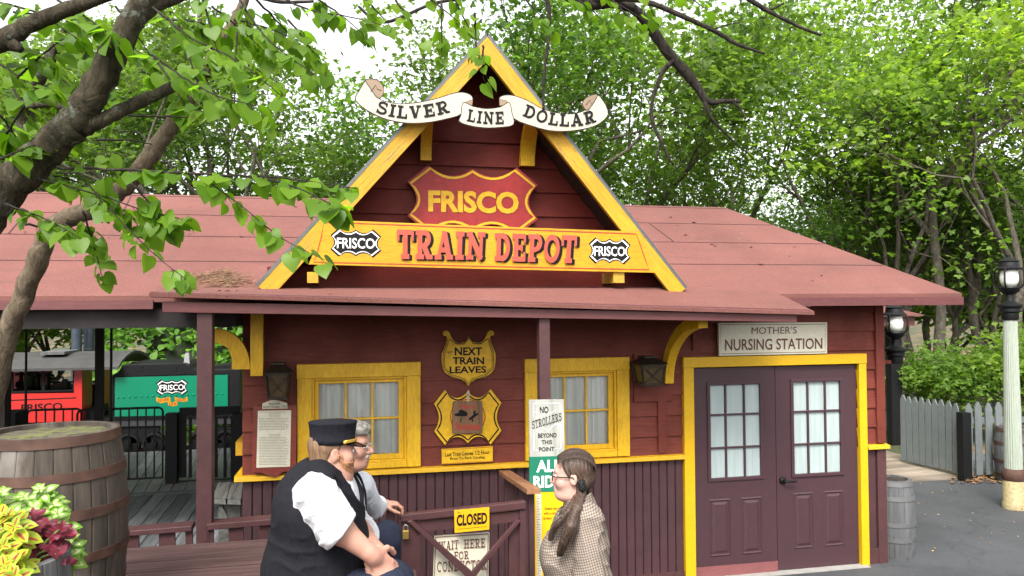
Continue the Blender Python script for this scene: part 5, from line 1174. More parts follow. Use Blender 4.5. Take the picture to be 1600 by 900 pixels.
# lantern on a bracket at the building corner
cl = P(1399, 565, 7.75); cl.x = max(cl.x, UR+.18); t = thing('corner_lantern', 'black lantern with milky glass hung beside the right corner of the depot', 'lantern', (UR+.03, 7.75, cl.z))
b = MB(); b.box(UR+.002, cl.x+.03, 7.72, 7.78, cl.z-.02, cl.z+.02); b.build('bracket', M['red'], t)
lantern_head(t, (cl.x, 7.75, cl.z-.02), .84)
sh = thing('shelter', 'black post with a small red roof edge seen beyond the depot corner', 'shelter', PZ(1402, 725, .03))
p, q = P(1395.5, 725, 12.6), P(1408, 500, 12.6); b = MB(); b.box(p.x, q.x, 12.6, 12.75, 0, q.z); b.build('post', M['blackpaint'], sh)
p, q = P(1340, 510, 12.3), P(1429, 494, 12.3); b = MB(); b.box(p.x, q.x, 12.3, 14, p.z, q.z); b.build('roof_edge', M['fascia'], sh); b = MB(); b.hexa([(p.x-.1, 12.2, q.z+.002), (q.x+.1, 12.2, q.z+.002), (q.x+.1, 12.2, q.z+.03), (p.x-.1, 12.2, q.z+.03)], [(p.x-.1, 14, q.z+.4), (q.x-.5, 14, q.z+.4), (q.x-.5, 14, q.z+.43), (p.x-.1, 14, q.z+.43)]); b.build('roof', M['roof'], sh)
ironfence('iron_fence', 'black iron railing seen through the gap at the depot corner', 1372, 1402, 640, 712, 13.2, 4)
b = MB(); p, q = P(1340, 725, 14.6), P(1408, 668, 14.6); b.box(p.x, q.x+1.2, 14.6, 14.8, 0, q.z); tag(b.build('low_wall', plain('pale wall', (.5, .47, .42), .8)), 'low pale wall beyond the picket gate', 'wall')
# ------------------------------------------------------------------ trees
LEAF = {}
LEAF['mid'] = leafmat('oak leaves', [(.085, .165, .04), (.13, .225, .055), (.18, .28, .08), (.105, .195, .05)], .66)
LEAF['light'] = leafmat('bright leaves', [(.135, .235, .05), (.185, .30, .065), (.25, .35, .09)], .62)
LEAF['dark'] = leafmat('dark oak leaves', [(.10, .165, .04), (.14, .21, .055), (.18, .25, .07)], .64)  # leaf greens of the darker oak kind
LEAF['redbud'] = leafmat('redbud leaves', [(.085, .185, .014), (.13, .25, .02), (.175, .31, .026), (.10, .21, .02)], .66, .42, .35)
LEAF['vine'] = leafmat('kudzu leaves', [(.06, .16, .02), (.12, .26, .03), (.18, .34, .05), (.09, .21, .03)], .4, .45, .4)
BARK = barkmat('grey oak bark', (.045, .038, .03), (.13, .115, .095), (.2, .21, .17), .52, 6)
def np_mesh(name, vs_, fs, mat, parent=None):
    me = bpy.data.meshes.new(name); V_ = np.asarray(vs_, dtype=np.float32); F_ = np.asarray(fs, dtype=np.int32); nf, k = F_.shape
    me.vertices.add(len(V_)); me.vertices.foreach_set('co', V_.ravel()); me.loops.add(nf*k); me.loops.foreach_set('vertex_index', F_.ravel()); me.polygons.add(nf)
    me.polygons.foreach_set('loop_start', np.arange(0, nf*k, k, dtype=np.int32)); me.polygons.foreach_set('loop_total', np.full(nf, k, dtype=np.int32)); me.update(calc_edges=True); me.materials.append(mat)
    o = bpy.data.objects.new(name, me); COL.objects.link(o); o.parent = parent; return o
def leaf_cloud(centres, sizes, rng, shape='oak', flat=.5):
    """many small bent leaves: each a kite folded across its middle (4 corners + fold)"""
    n = len(centres); c = np.asarray(centres)
    d = rng.normal(size=(n, 3)); d[:, 2] = d[:, 2]*.5-.15; d /= np.linalg.norm(d, axis=1)[:, None]
    up = rng.normal(size=(n, 3))*flat; up[:, 2] += 1; s = np.cross(d, up); s /= np.linalg.norm(s, axis=1)[:, None]+1e-9; u = np.cross(s, d)
    L = np.asarray(sizes)[:, None]; W = L*rng.uniform(.32, .5, (n, 1)); b = rng.uniform(-.1, .3, (n, 1))*L
    V_ = []
    for k, (ca, sa, m) in enumerate(((1, 0, 1.0), (.5, .87, .8), (.5, -.87, .8))):     # a sprig of three leaves
        d_ = d*ca+s*sa; s_ = s*ca-d*sa; l = L*m
        V_.append(np.stack([c, c+d_*l*.5+s_*W*m*.8-u*b*.3, c+d_*l-u*b, c+d_*l*.5-s_*W*m*.8-u*b*.3], 1))
    v = np.stack(V_, 1).reshape(-1, 3)
    return v, np.arange(len(v)).reshape(-1, 4)
def limb(mb, p, d, r, L, depth, r_, tips, spread=.55, nseg=5, up=.12):
    pts = [p.copy()]; rad = [r]; q = p.copy(); dd = d.copy()
    for i in range(nseg):
        dd = (dd+Vector((r_.uniform(-1, 1), r_.uniform(-1, 1), r_.uniform(-.6, 1)))*.22+Vector((0, 0, up*.3))).normalized(); q = q+dd*(L/nseg); pts.append(q.copy()); rad.append(r*(1-.5*(i+1)/nseg))
    mb.tube(pts, rad, 7 if r > .05 else 5, False)
    if depth == 0: tips += [(pts[-1], L), (pts[nseg//2], L)]; return
    k = r_.choice((2, 3, 3))
    for j in range(k):
        i = nseg if j == 0 else r_.randint(nseg//2, nseg); a = r_.uniform(0, 2*math.pi); s1 = dd.orthogonal().normalized(); s2 = dd.cross(s1)
        nd = (dd*(1-spread*.5)+(s1*math.cos(a)+s2*math.sin(a))*spread*r_.uniform(.7, 1.5)).normalized(); limb(mb, pts[i], nd, rad[i]*.72, L*r_.uniform(.62, .82), depth-1, r_, tips, spread, nseg, up)
    tips.append((pts[-1], L*.7))
def tree_mesh(seed, H, r0, nleaf, leaf, lm, bare=.35, clump=.75, depth=4, spread=.6, lean=0):
    r_ = random.Random(seed); rng = np.random.default_rng(seed); t = bpy.data.objects.new('tree', None); COL.objects.link(t)
    b = MB(); tips = []; pts = [Vector((0, 0, -.3))]; rad = [r0*1.25]; q = Vector((0, 0, 0)); n = 6; tr = H*bare
    for i in range(n): q = q+Vector((r_.uniform(-.12, .12)+lean*.2, r_.uniform(-.12, .12), tr/n)); pts.append(q.copy()); rad.append(r0*(1-.3*(i+1)/n))
    b.tube(pts, rad, 9, False)
    for j in range(4):
        a = j*1.6+r_.uniform(-.4, .4); d = Vector((math.cos(a)*.75, math.sin(a)*.75, r_.uniform(.5, 1.1))).normalized() if j else Vector((.1, .05, 1)); limb(b, pts[-1 if j < 3 else -2], d, r0*.6, H*.27, depth-1, r_, tips, spread)
    b.build('trunk', BARK, t, local=True, smooth=True)
    C = np.array([tuple(p) for p, l in tips]); k = rng.integers(0, len(C), nleaf); cl = rng.normal(size=(len(C), 3))*.25
    off = rng.normal(size=(nleaf, 3))*np.array([clump, clump, clump*.42]); rr_ = np.linalg.norm(off, axis=1); off *= np.minimum(1, 1.5*clump/np.maximum(rr_, 1e-6))[:, None]
    cen = C[k]+cl[k]+off; v, f = leaf_cloud(cen, rng.uniform(.7, 1.25, nleaf)*leaf, rng); np_mesh('crown', v, f, lm, t)
    return t
protos = [tree_mesh(1, 11, .17, 6600, .125, LEAF['mid'], clump=.5), tree_mesh(2, 12, .2, 8200, .125, LEAF['dark'], .3, .52), tree_mesh(3, 10, .12, 4300, .12, LEAF['light'], .3, .46), tree_mesh(4, 13, .15, 5200, .125, LEAF['mid'], .45, .45, spread=.5), tree_mesh(6, 4.2, .07, 4200, .12, LEAF['light'], .12, .45, 3, .75), tree_mesh(8, 9, .11, 3600, .115, LEAF['light'], .35, .4, 4, .5)]
PNAME = ['oak_tree', 'oak_tree', 'ash_tree', 'oak_tree', 'bush', 'ash_tree']
# (pixel x of the trunk, depth v, which kind, scale, label)
SPOTS = [
 (345, 17, 1, .9, 'dense dark oak behind the left roof beside the sky gap'), (300, 21, 0, 1.0, 'tall oak farther back behind the thin leaning limb'), (150, 20, 0, 1.0, 'oak behind the leaning trunk at upper left'), (30, 22, 1, 1.05, 'dark oak behind the far left branches'), (672, 22, 1, .98, 'low oak whose crown shows left of the gable'), (830, 16.5, 0, 1.0, 'oak directly behind the right slope of the gable'), (930, 20, 1, 1.05, 'dark oak behind the right end of the scroll banner'), (1060, 27, 5, 1.1, 'thin pale ash standing against the sky right of the gable'),
 (1135, 21, 5, 1.3, 'open ash with forked grey stems above the ridge end'), (1180, 15.2, 4, .95, 'bright yellow-green bush rising behind the ridge end'), (1300, 19.5, 5, 1.1, 'ash with pale stems in the middle of the right woods'), (1345, 25, 3, 1.0, 'slender oak deep in the right woods'),
 (1400, 17, 2, .9, 'bright ash above the right eave'), (1470, 16.5, 3, .85, 'straight grey trunk behind the picket gate'), (1540, 18, 2, 1.05, 'bright ash left of the lamp lantern'), (1600, 15.5, 2, 1.0, 'bright ash at the right photo edge'), (1720, 17, 0, 1.0, 'oak outside the right photo edge leaning in'), (-120, 24, 0, 1.0, 'oak outside the left photo edge'), (760, 30, 3, .9, 'far oak hidden low behind the gable'), (590, 33, 0, .7, 'far low oak in the gap left of the gable'), (1270, 32, 2, .9, 'far ash behind the pale stems'), (1110, 34, 1, .75, 'far dark oak low behind the ridge'), (1690, 28, 0, 1.0, 'tall far oak at the right edge'), (1420, 18.5, 0, .62, 'low leafy oak filling the woods behind the black post'), (1492, 19.5, 0, .6, 'low oak right behind the gap in the picket fence'), (1555, 17.5, 0, .55, 'low leafy oak left of the lamp shaft'), (1625, 19, 0, .62, 'low oak beyond the right photo edge'), (1380, 21, 0, .66, 'low oak behind the corner lantern'), (470, 22, 0, .62, 'low leafy oak behind the left roof close to the gable'), (255, 19, 0, .75, 'leafy oak low behind the middle of the left roof'), (900, 17.5, 0, .62, 'low leafy oak right behind the gable roof'), (1060, 20, 0, .7, 'leafy oak low behind the right roof ridge'), (1310, 23, 0, .7, 'low leafy oak between the pale stems'), (1450, 25, 0, .75, 'oak low in the gap behind the picket fence'), (1540, 24, 0, .7, 'leafy oak low behind the lamp lantern'), (1395, 26, 4, 1.75, 'far bush filling the woods behind the corner lantern'), (1475, 28, 4, 1.8, 'far bush filling the woods above the picket gate'), (1560, 26, 4, 1.7, 'far bush filling the woods left of the lamp lantern'), (1650, 25, 4, 1.7, 'far bush beyond the right photo edge'), (30, 19, 4, 1.5, 'bright bush behind the locomotive cab roof'), (105, 22, 4, 1.6, 'bright bush behind the steel columns'), (1440, 14.8, 4, .6, 'small bright bush behind the picket gate'), (1560, 14.5, 4, .7, 'small bright bush behind the lamp post'),
]
first = {}
for i, (x, v, k, s, lab) in enumerate(SPOTS):
    p = PD(x, 600, v); p.z = -.05; rz = rnd.uniform(0, 6.28)
    if k not in first:
        o = protos[k]; first[k] = o; o.location = p; o.rotation_euler = (0, 0, rz); o.scale = (s,)*3
    else: o = copy_tree(protos[k], p, rz, s)
    o.name = PNAME[k]; tag(o, lab, 'bush' if k == 4 else 'tree', 'woodland trees around the depot' if k != 4 else 'bright bushes at the wood edge')
# vine-covered bank behind the train
rng = np.random.default_rng(5); n = 26000
x = rng.uniform(-22, 3, n); t = rng.uniform(0, 1, n)**1.0; y = 15.4+t*4.2; z = .2+3.6*t+.55*np.sin(x*1.7+1)*np.sin(t*9+x)+.3*np.sin(x*3.9)
keep = ~((x > -8.2) & (x < -4.85) & (t > .12)); x, y, z = x[keep], y[keep], z[keep]; n = len(x)
c = np.stack([x, y+rng.normal(size=n)*.15, z+rng.normal(size=n)*.15], 1); d = rng.normal(size=(n, 3))*.6+np.array([0, -1, -.3]); d /= np.linalg.norm(d, axis=1)[:, None]; up = rng.normal(size=(n, 3))*.5+np.array([0, -.5, 1]); s = np.cross(d, up); s /= np.linalg.norm(s, axis=1)[:, None]; L = rng.uniform(.10, .20, (n, 1))
v = np.stack([c, c+d*L*.15+s*L*.45, c+d*L*.6+s*L*.35, c+d*L, c+d*L*.6-s*L*.35, c+d*L*.15-s*L*.45], 1).reshape(-1, 3)
o = np_mesh('ground_cover', v, np.arange(n*6).reshape(n, 6), LEAF['vine']); tag(o, 'mass of large bright vine leaves covering the bank behind the train', 'vines', kind='stuff')
b = MB(); xs = [-24+i*.6 for i in range(48)]; b.add([(x_, 15.6+t_*4.2, .0+3.5*t_+.5*math.sin(x_*1.7+1)*math.sin(t_*9+x_)) for t_ in [k/8 for k in range(9)] for x_ in xs if True], [(j*48+i, j*48+i+1, (j+1)*48+i+1, (j+1)*48+i) for j in range(8) for i in range(47) if not (-8.6 < xs[i] < -4.6 and j > 0)])
tag(b.build('bank', plain('dark bank soil', (.02, .028, .012), .95, var=.5, scale=3)), kind='structure')

# ------------------------------------------------------------------ near trees at the top of the picture
RB = barkmat('lichened redbud bark', (.020, .017, .011), (.090, .076, .052), (.20, .225, .185), .50, 12, 1.0)
RD = barkmat('dark wet bark', (.014, .011, .010), (.05, .042, .036), (.11, .11, .10), .6, 16, .8)
def hearts(centres, dirs, ups, sizes):
    """broad heart-shaped leaves, folded along the rib and drooping at the tip"""
    prof = [(0, 0), (-.10, .25), (.02, .46), (.28, .52), (.55, .42), (.8, .2), (1, 0)]
    vs_ = []; fs = []
    for c, d, u, L in zip(centres, dirs, ups, sizes):
        d = Vector(d).normalized(); s = d.cross(Vector(u)); s = s.normalized() if s.length > 1e-4 else d.orthogonal().normalized(); u = s.cross(d); c = Vector(c); b = len(vs_); k = rnd.uniform(.05, .35); fo = rnd.uniform(.05, .3)
        for t, w_ in prof: vs_.append(tuple(c+d*(L*max(t, 0))-u*(k*L*t*t)))
        for sg in (1, -1):
            for t, w_ in prof[1:-1]: vs_.append(tuple(c+d*(L*t)+s*(sg*w_*L)-u*(k*L*t*t)+u*(fo*w_*L)))
        for q, o in ((7, 0), (12, 1)):
            r_ = [0]+[q+i for i in range(5)]+[6]
            for i in range(6):
                f = (b+i, b+r_[i], b+r_[i+1], b+i+1) if i else (b, b+r_[1], b+1, b+1)
                f = tuple(dict.fromkeys(f)); f = f if o == 0 else f[::-1]
                if len(f) >= 3: fs.append(f)
    return vs_, fs
class NearTree:
    def __init__(s, name, label, base, bark, leafm):
        s.t = thing(name, label, 'tree', base); s.wood = MB(); s.bark = bark; s.C = []; s.D = []; s.U = []; s.S = []; s.lm = leafm; s.tw = MB()
    def branch(s, pts, twig=False, n=6):    # pts: (pixel x, y, distance, width in px)
        q = smooth_open([tuple(PD(x, y, d))+(w_*d/FPX/2,) for x, y, d, w_ in pts], n)
        r_ = random.Random(len(q)*7+int(pts[0][0]))
        P_ = [Vector(a[:3])+Vector((r_.uniform(-1, 1), r_.uniform(-1, 1), r_.uniform(-1, 1)))*a[3]*(.12 if not twig else .6) for a in q]
        (s.tw if twig else s.wood).tube(P_, [max(a[3], .0012)*r_.uniform(.93, 1.08) for a in q], 5 if twig else 14, True); return P_
    def leaves(s, path, n, size, seed, droop=.6, jit=.05, t0=.1):
        r_ = random.Random(seed); N_ = len(path)
        for i in range(n):
            t = r_.uniform(t0, 1)*(N_-1); k = min(int(t), N_-2); p = path[k].lerp(path[k+1], t-k); ax = (path[k+1]-path[k]).normalized(); sd = ax.cross(Vector((0, 0, 1))).normalized()*(1 if i % 2 else -1)
            d = (sd*r_.uniform(.3, 1)+ax*r_.uniform(0, .8)+Vector((0, 0, -droop*r_.uniform(.3, 1.6)))+Vector((r_.uniform(-.4, .4), r_.uniform(-.4, .4), r_.uniform(-.3, .3)))).normalized()
            c = p+d*r_.uniform(.01, jit); s.tw.tube([p, c], .0009, 4, False)
            s.C.append(c); s.D.append(d); s.U.append((r_.uniform(-.8, .8), r_.uniform(-.9, .3), 1)); s.S.append(size*r_.uniform(.6, 1.15))
    def spray(s, x, y, d, L, ang, n, size, seed, dz=0.0):   # a leafy twig starting at a pixel, running at an image angle
        r_ = random.Random(seed); a = R_(ang); pts = [(x+math.cos(a)*L*t, y+math.sin(a)*L*t+18*t*t*L/100, d+dz*t, 3.2*(1-t)+.8) for t in (0, .35, .7, 1)]
        s.leaves(s.branch(pts, True, 4), n, size, seed)
    def done(s):
        s.wood.use(s.bark); s.wood.m = [0]*len(s.wood.f); s.wood.use(RD).add(s.tw.v, s.tw.f); s.wood.build('trunk', None, s.t, smooth=True)
        if s.C: v, f = hearts(s.C, s.D, s.U, s.S); b = MB(); b.add(v, f); b.build('crown', s.lm, s.t, smooth=True)
nt_ = NearTree('redbud_tree', 'near tree with thick lichened trunk and large heart-shaped leaves at upper left', PD(-150, 760, 3.5), RB, LEAF['redbud'])
nt_.branch([(-150, 600, 3.5, 66.6), (-60, 400, 3.45, 63.0), (5, 300, 3.4, 59.4), (80, 228, 3.4, 54.0), (122, 185, 3.4, 50.4), (168, 105, 3.4, 42.3), (210, 25, 3.4, 37.8), (262, -60, 3.4, 32.4)])
nt_.branch([(130, 200, 3.4, 30.6), (160, 188, 3.42, 22.5), (200, 168, 3.5, 20.7), (250, 145, 3.6, 18.0), (300, 122, 3.7, 15.3), (326, 113, 3.75, 13.5)])
nt_.branch([(205, 30, 3.4, 36.0), (240, 8, 3.42, 23.4), (300, -12, 3.5, 18.0)])
nt_.branch([(-60, 80, 3.0, 41.4), (0, 64, 3.0, 33.3), (40, 42, 3.0, 26.1), (100, 16, 3.0, 22.5), (150, 0, 3.0, 18.0), (230, -30, 3.0, 14.4)])
nt_.branch([(-20, 60, 3.0, 37.8), (10, 64, 3.0, 30.6), (34, 78, 3.0, 10.8)])
nt_.branch([(10, 290, 3.6, 21.6), (30, 220, 3.9, 19.8), (60, 130, 4.0, 18.0), (100, 55, 4.0, 16.2), (130, 0, 4.0, 12.6)])
nt_.branch([(40, 168, 3.9, 8.1), (75, 162, 3.9, 10.8), (105, 168, 3.8, 9.0)])
r_ = random.Random(11)
tw = [nt_.branch(p, True) for p in (
 [(90, 262, 3.3, 5), (180, 265, 3.2, 4.5), (280, 270, 3.1, 4), (360, 274, 3.05, 3.5), (440, 278, 3.0, 3), (560, 295, 2.95, 1.5)], [(300, 268, 3.1, 3), (335, 290, 3.05, 2.5), (375, 320, 3.0, 2), (440, 372, 2.95, 1.5), (505, 405, 2.9, 1)],
 [(120, 268, 3.3, 3), (165, 320, 3.2, 2.5), (205, 362, 3.15, 2), (250, 405, 3.1, 1.5), (285, 432, 3.05, 1)], [(60, 280, 3.3, 3), (140, 300, 3.25, 2.5), (230, 330, 3.2, 2), (300, 345, 3.15, 1.2)],
 [(235, 85, 3.3, 4), (285, 120, 3.1, 3), (340, 150, 3.0, 2.5), (400, 165, 2.9, 1.5)], [(240, 12, 3.3, 4), (300, 60, 3.1, 3), (370, 95, 3.0, 2.5), (440, 150, 2.9, 1.5)],
 [(370, -10, 3.2, 4), (400, 40, 3.1, 3), (440, 80, 3.0, 2), (495, 118, 2.95, 1.2)], [(150, 218, 3.4, 4), (200, 219, 3.4, 3), (238, 225, 3.4, 2)], [(200, 181, 3.4, 4), (250, 182, 3.4, 3), (303, 184, 3.4, 2)],
 [(430, -10, 3.6, 4), (480, 15, 3.5, 3), (540, 25, 3.4, 2), (600, 40, 3.3, 1.2)], [(20, 130, 3.2, 4), (60, 90, 3.1, 3), (100, 60, 3.0, 2)], [(10, 210, 3.2, 4), (50, 150, 3.1, 3), (80, 130, 3.0, 2)], [(0, 5, 3.3, 4), (60, 20, 3.2, 3), (120, 60, 3.1, 2)])]
for i, (p, n) in enumerate(zip(tw, (34, 20, 20, 20, 16, 18, 16, 0, 0, 16, 12, 12, 12))):
    if n: nt_.leaves(p, int(n*1.4), .071, 40+i)
for i, (x, y, d, L, a, n, sz) in enumerate([(20, 60, 3.9, 110, 30, 12, .10), (100, 40, 4.0, 120, 40, 14, .10), (170, 60, 4.2, 120, 20, 14, .10), (260, 30, 4.2, 120, 10, 14, .10), (330, 10, 4.0, 110, 30, 12, .10), (20, 140, 4.0, 90, 60, 10, .10), (0, 250, 3.2, 90, -20, 10, .09), (10, 320, 3.3, 120, 10, 12, .085), (40, 350, 3.4, 110, -5, 10, .08), (90, 150, 4.3, 90, 60, 9, .10), (240, 90, 3.9, 100, 60, 12, .09), (280, 40, 3.6, 120, 70, 13, .09), (370, 50, 3.8, 110, 100, 12, .09), (450, 30, 3.9, 90, 60, 10, .085), (20, 20, 3.6, 100, 0, 12, .10), (180, 10, 4.5, 120, 50, 12, .11), (60, 100, 4.6, 120, 30, 12, .12), (150, 140, 4.6, 100, 80, 9, .11), (400, 0, 4.4, 110, 30, 12, .10), (480, -10, 4.2, 110, 20, 10, .09), (320, 80, 4.6, 100, 20, 10, .10), (50, 270, 3.6, 120, 10, 12, .09), (130, 290, 3.4, 120, 20, 12, .085), (210, 290, 3.2, 100, 40, 10, .085), (0, 180, 3.3, 80, 40, 10, .11), (420, 280, 3.0, 110, 25, 12, .085), (370, 100, 3.5, 90, 50, 9, .085), (310, -20, 3.9, 120, 60, 12, .10), (220, 110, 4.4, 90, 30, 9, .10), (90, 0, 3.4, 110, 20, 12, .10), (0, 100, 4.4, 110, 40, 12, .11), (130, 330, 3.25, 90, 60, 9, .075)]): nt_.spray(x, y, d, L, a+r_.uniform(-12, 12), int(n*1.8), sz*.90, 90+i, r_.uniform(-.3, .3))
nt_.done()
n2 = NearTree('slender_tree', 'slender leaning tree whose bent stem crosses the left roof', PD(-10, 640, 4.6), barkmat('light brown bark', (.05, .038, .026), (.15, .12, .085), (.20, .21, .17), .56, 12, .8), LEAF['redbud'])
n2.branch([(-40, 760, 4.7, 36), (2, 560, 4.6, 33), (35, 465, 4.55, 31), (62, 400, 4.5, 30), (88, 352, 4.5, 29), (150, 325, 4.5, 27), (195, 292, 4.5, 26), (230, 250, 4.5, 25), (275, 185, 4.5, 23), (310, 130, 4.5, 21), (345, 70, 4.5, 18), (375, 15, 4.5, 14), (400, -40, 4.5, 10)])
n2.branch([(312, 10, 4.5, 7), (311, 60, 4.5, 7), (314, 125, 4.5, 7)])
for i, (x, y, L, a, n) in enumerate([(340, 80, 120, 20, 12), (365, 30, 120, 10, 12), (320, 110, 100, -60, 10), (375, 10, 110, 60, 12), (100, 350, 80, 30, 7)]): n2.spray(x, y, 4.45, L, a, n, .085, 300+i)
n2.done()
n3 = NearTree('overhanging_branch', 'bare dark dead limb with drooping twigs hanging in from the top', PD(840, -120, 4.2), RD, LEAF['redbud'])
for q in ([(840, -60, 4.2, 26), (905, 0, 4.2, 22), (960, 5, 4.25, 16), (1000, 22, 4.3, 16), (1040, 78, 4.35, 16), (1085, 130, 4.4, 14), (1105, 158, 4.4, 10), (1130, 158, 4.4, 7), (1158, 158, 4.4, 5)], [(905, 0, 4.2, 16), (980, -2, 4.2, 9), (1030, 10, 4.2, 8), (1110, 45, 4.2, 7), (1150, 68, 4.2, 6), (1195, 84, 4.2, 3)], [(1052, 95, 4.35, 8), (1034, 115, 4.35, 7), (1018, 165, 4.35, 6), (1025, 205, 4.35, 5), (1052, 258, 4.35, 3)], [(1100, 152, 4.4, 8), (1112, 185, 4.4, 5), (1140, 215, 4.45, 3), (1175, 245, 4.5, 2)], [(1140, 157, 4.4, 5), (1155, 168, 4.4, 4), (1165, 187, 4.4, 2)], [(850, -20, 4.2, 9), (858, 20, 4.2, 7), (857, 60, 4.2, 5), (850, 120, 4.2, 4.5), (849, 172, 4.2, 4)], [(1120, -40, 4.0, 10), (1180, 5, 4.0, 8), (1215, 25, 4.0, 6), (1250, 42, 4.0, 5), (1283, 55, 4.0, 4)], [(1205, 15, 4.0, 5), (1225, 5, 4.0, 3)], [(1108, 48, 4.2, 3), (1140, 38, 4.2, 2), (1166, 34, 4.2, 1)], [(560, 10, 4.4, 4), (600, 35, 4.4, 5), (680, 5, 4.4, 5), (760, -5, 4.3, 7), (860, -8, 4.2, 12)], [(400, -5, 4.4, 5), (440, 3, 4.4, 6), (490, 2, 4.4, 4)]): n3.branch(q)
for i, (x, y, L, a, n, d) in enumerate([(700, -20, 100, 60, 12, 3.6), (690, 5, 70, 90, 9, 3.6), (800, -20, 80, 40, 9, 3.7), (650, -15, 90, 30, 9, 3.9), (560, -10, 80, 40, 9, 4.0), (880, -15, 80, 30, 9, 3.8), (930, -10, 80, 20, 7, 3.8), (960, 5, 60, 40, 5, 3.8), (742, 20, 60, 88, 8, 3.5), (610, -10, 80, 50, 9, 3.9), (1050, -15, 60, 20, 5, 3.9), (755, 70, 45, 90, 6, 3.4), (1000, -20, 60, 60, 6, 3.9)]): n3.spray(x, y, d, L, a, n, .062, 400+i)
n3.done()
# litter on the roof: a pile of twigs in the valley and a few dry leaves
rr = random.Random(21); nest = MB()
for i in range(260):
    x, y = rr.gauss(330, 32), rr.gauss(440, 5)
    v = 6.55+rr.uniform(0, .3); p = P(x, 440, v); p.z = slope_z(v)+.02+.05*math.exp(-((x-335)/35)**2)*rr.random(); a = rr.uniform(-.6, .6); L = rr.uniform(.03, .14)
    nest.bar(p, p+Vector((math.cos(a)*L, math.sin(a)*L*.6, rr.uniform(-.01, .03))), rr.uniform(.002, .006), rr.uniform(.002, .005))
for i in range(140):
    if i < 60: v = rr.uniform(6.6, 8.6); x = rr.uniform(-7, 0)
    elif i < 115: v = rr.uniform(5.95, 6.5); x = rr.uniform(-1.2, 4.2)
    else: v = rr.uniform(6.6, 8.6); x = rr.uniform(3, 5)
    z = slope_z(v)+.008 if v > 6.5 else pf[0].z+(pf[1].z-pf[0].z)*(x-pf[0].x)/(pf[1].x-pf[0].x)+(v-5.86)/.76*(slope_z(6.62)-pf[0].z)*.95+.02
    s_ = rr.uniform(.008, .035) if rr.random() < .93 else .05; a = rr.uniform(0, 6); nest.add([(x+math.cos(a+k)*s_*(1 if k % 3.14 < 1 else .5), v+math.sin(a+k)*s_*.7, z+rr.uniform(0, .008)) for k in (0, 1.57, 3.14, 4.71)], [(0, 1, 2, 3)])
tag(nest.build('debris', plain('dry twigs and leaves', (.20, .12, .07), .9, var=.6, scale=30)), 'dry twigs and leaves lying on the red roof', 'debris', kind='stuff')

fl_b = MB()
for i in range(420):                  # fallen leaves against the picket fence and a few strays on the asphalt
    if i < 330: q = PZ(rr.gauss(1540, 26), rr.uniform(738, 756), .012)
    else: q = PZ(rr.uniform(1400, 1600), 745+rr.random()**2*120, .012)
    q.z = .012+rr.random()*(.03 if i < 330 else .004); s_ = rr.uniform(.015, .045) if i < 330 else rr.uniform(.008, .022); a = rr.uniform(0, 6); fl_b.add([q+Vector((math.cos(a+k)*s_*(1 if k % 3.14 < 1 else .5), math.sin(a+k)*s_*.8, rr.uniform(0, .012))) for k in (0, 1.57, 3.14, 4.71)], [(0, 1, 2, 3)])
def dryleaf():
    m, nt, b = newmat('dry fallen leaves'); g = N(nt, 'NewGeometry'); nt.links.new(ramp(nt, g.outputs['Random Per Island'], [(0, (.10, .05, .025)), (.5, (.26, .13, .05)), (1, (.36, .24, .10))]), b.inputs['Base Color']); b.inputs['Roughness'].default_value = .9; return m
tag(fl_b.build('fallen_leaves', dryleaf()), 'brown fallen leaves drifted against the picket fence', 'leaves', kind='stuff')
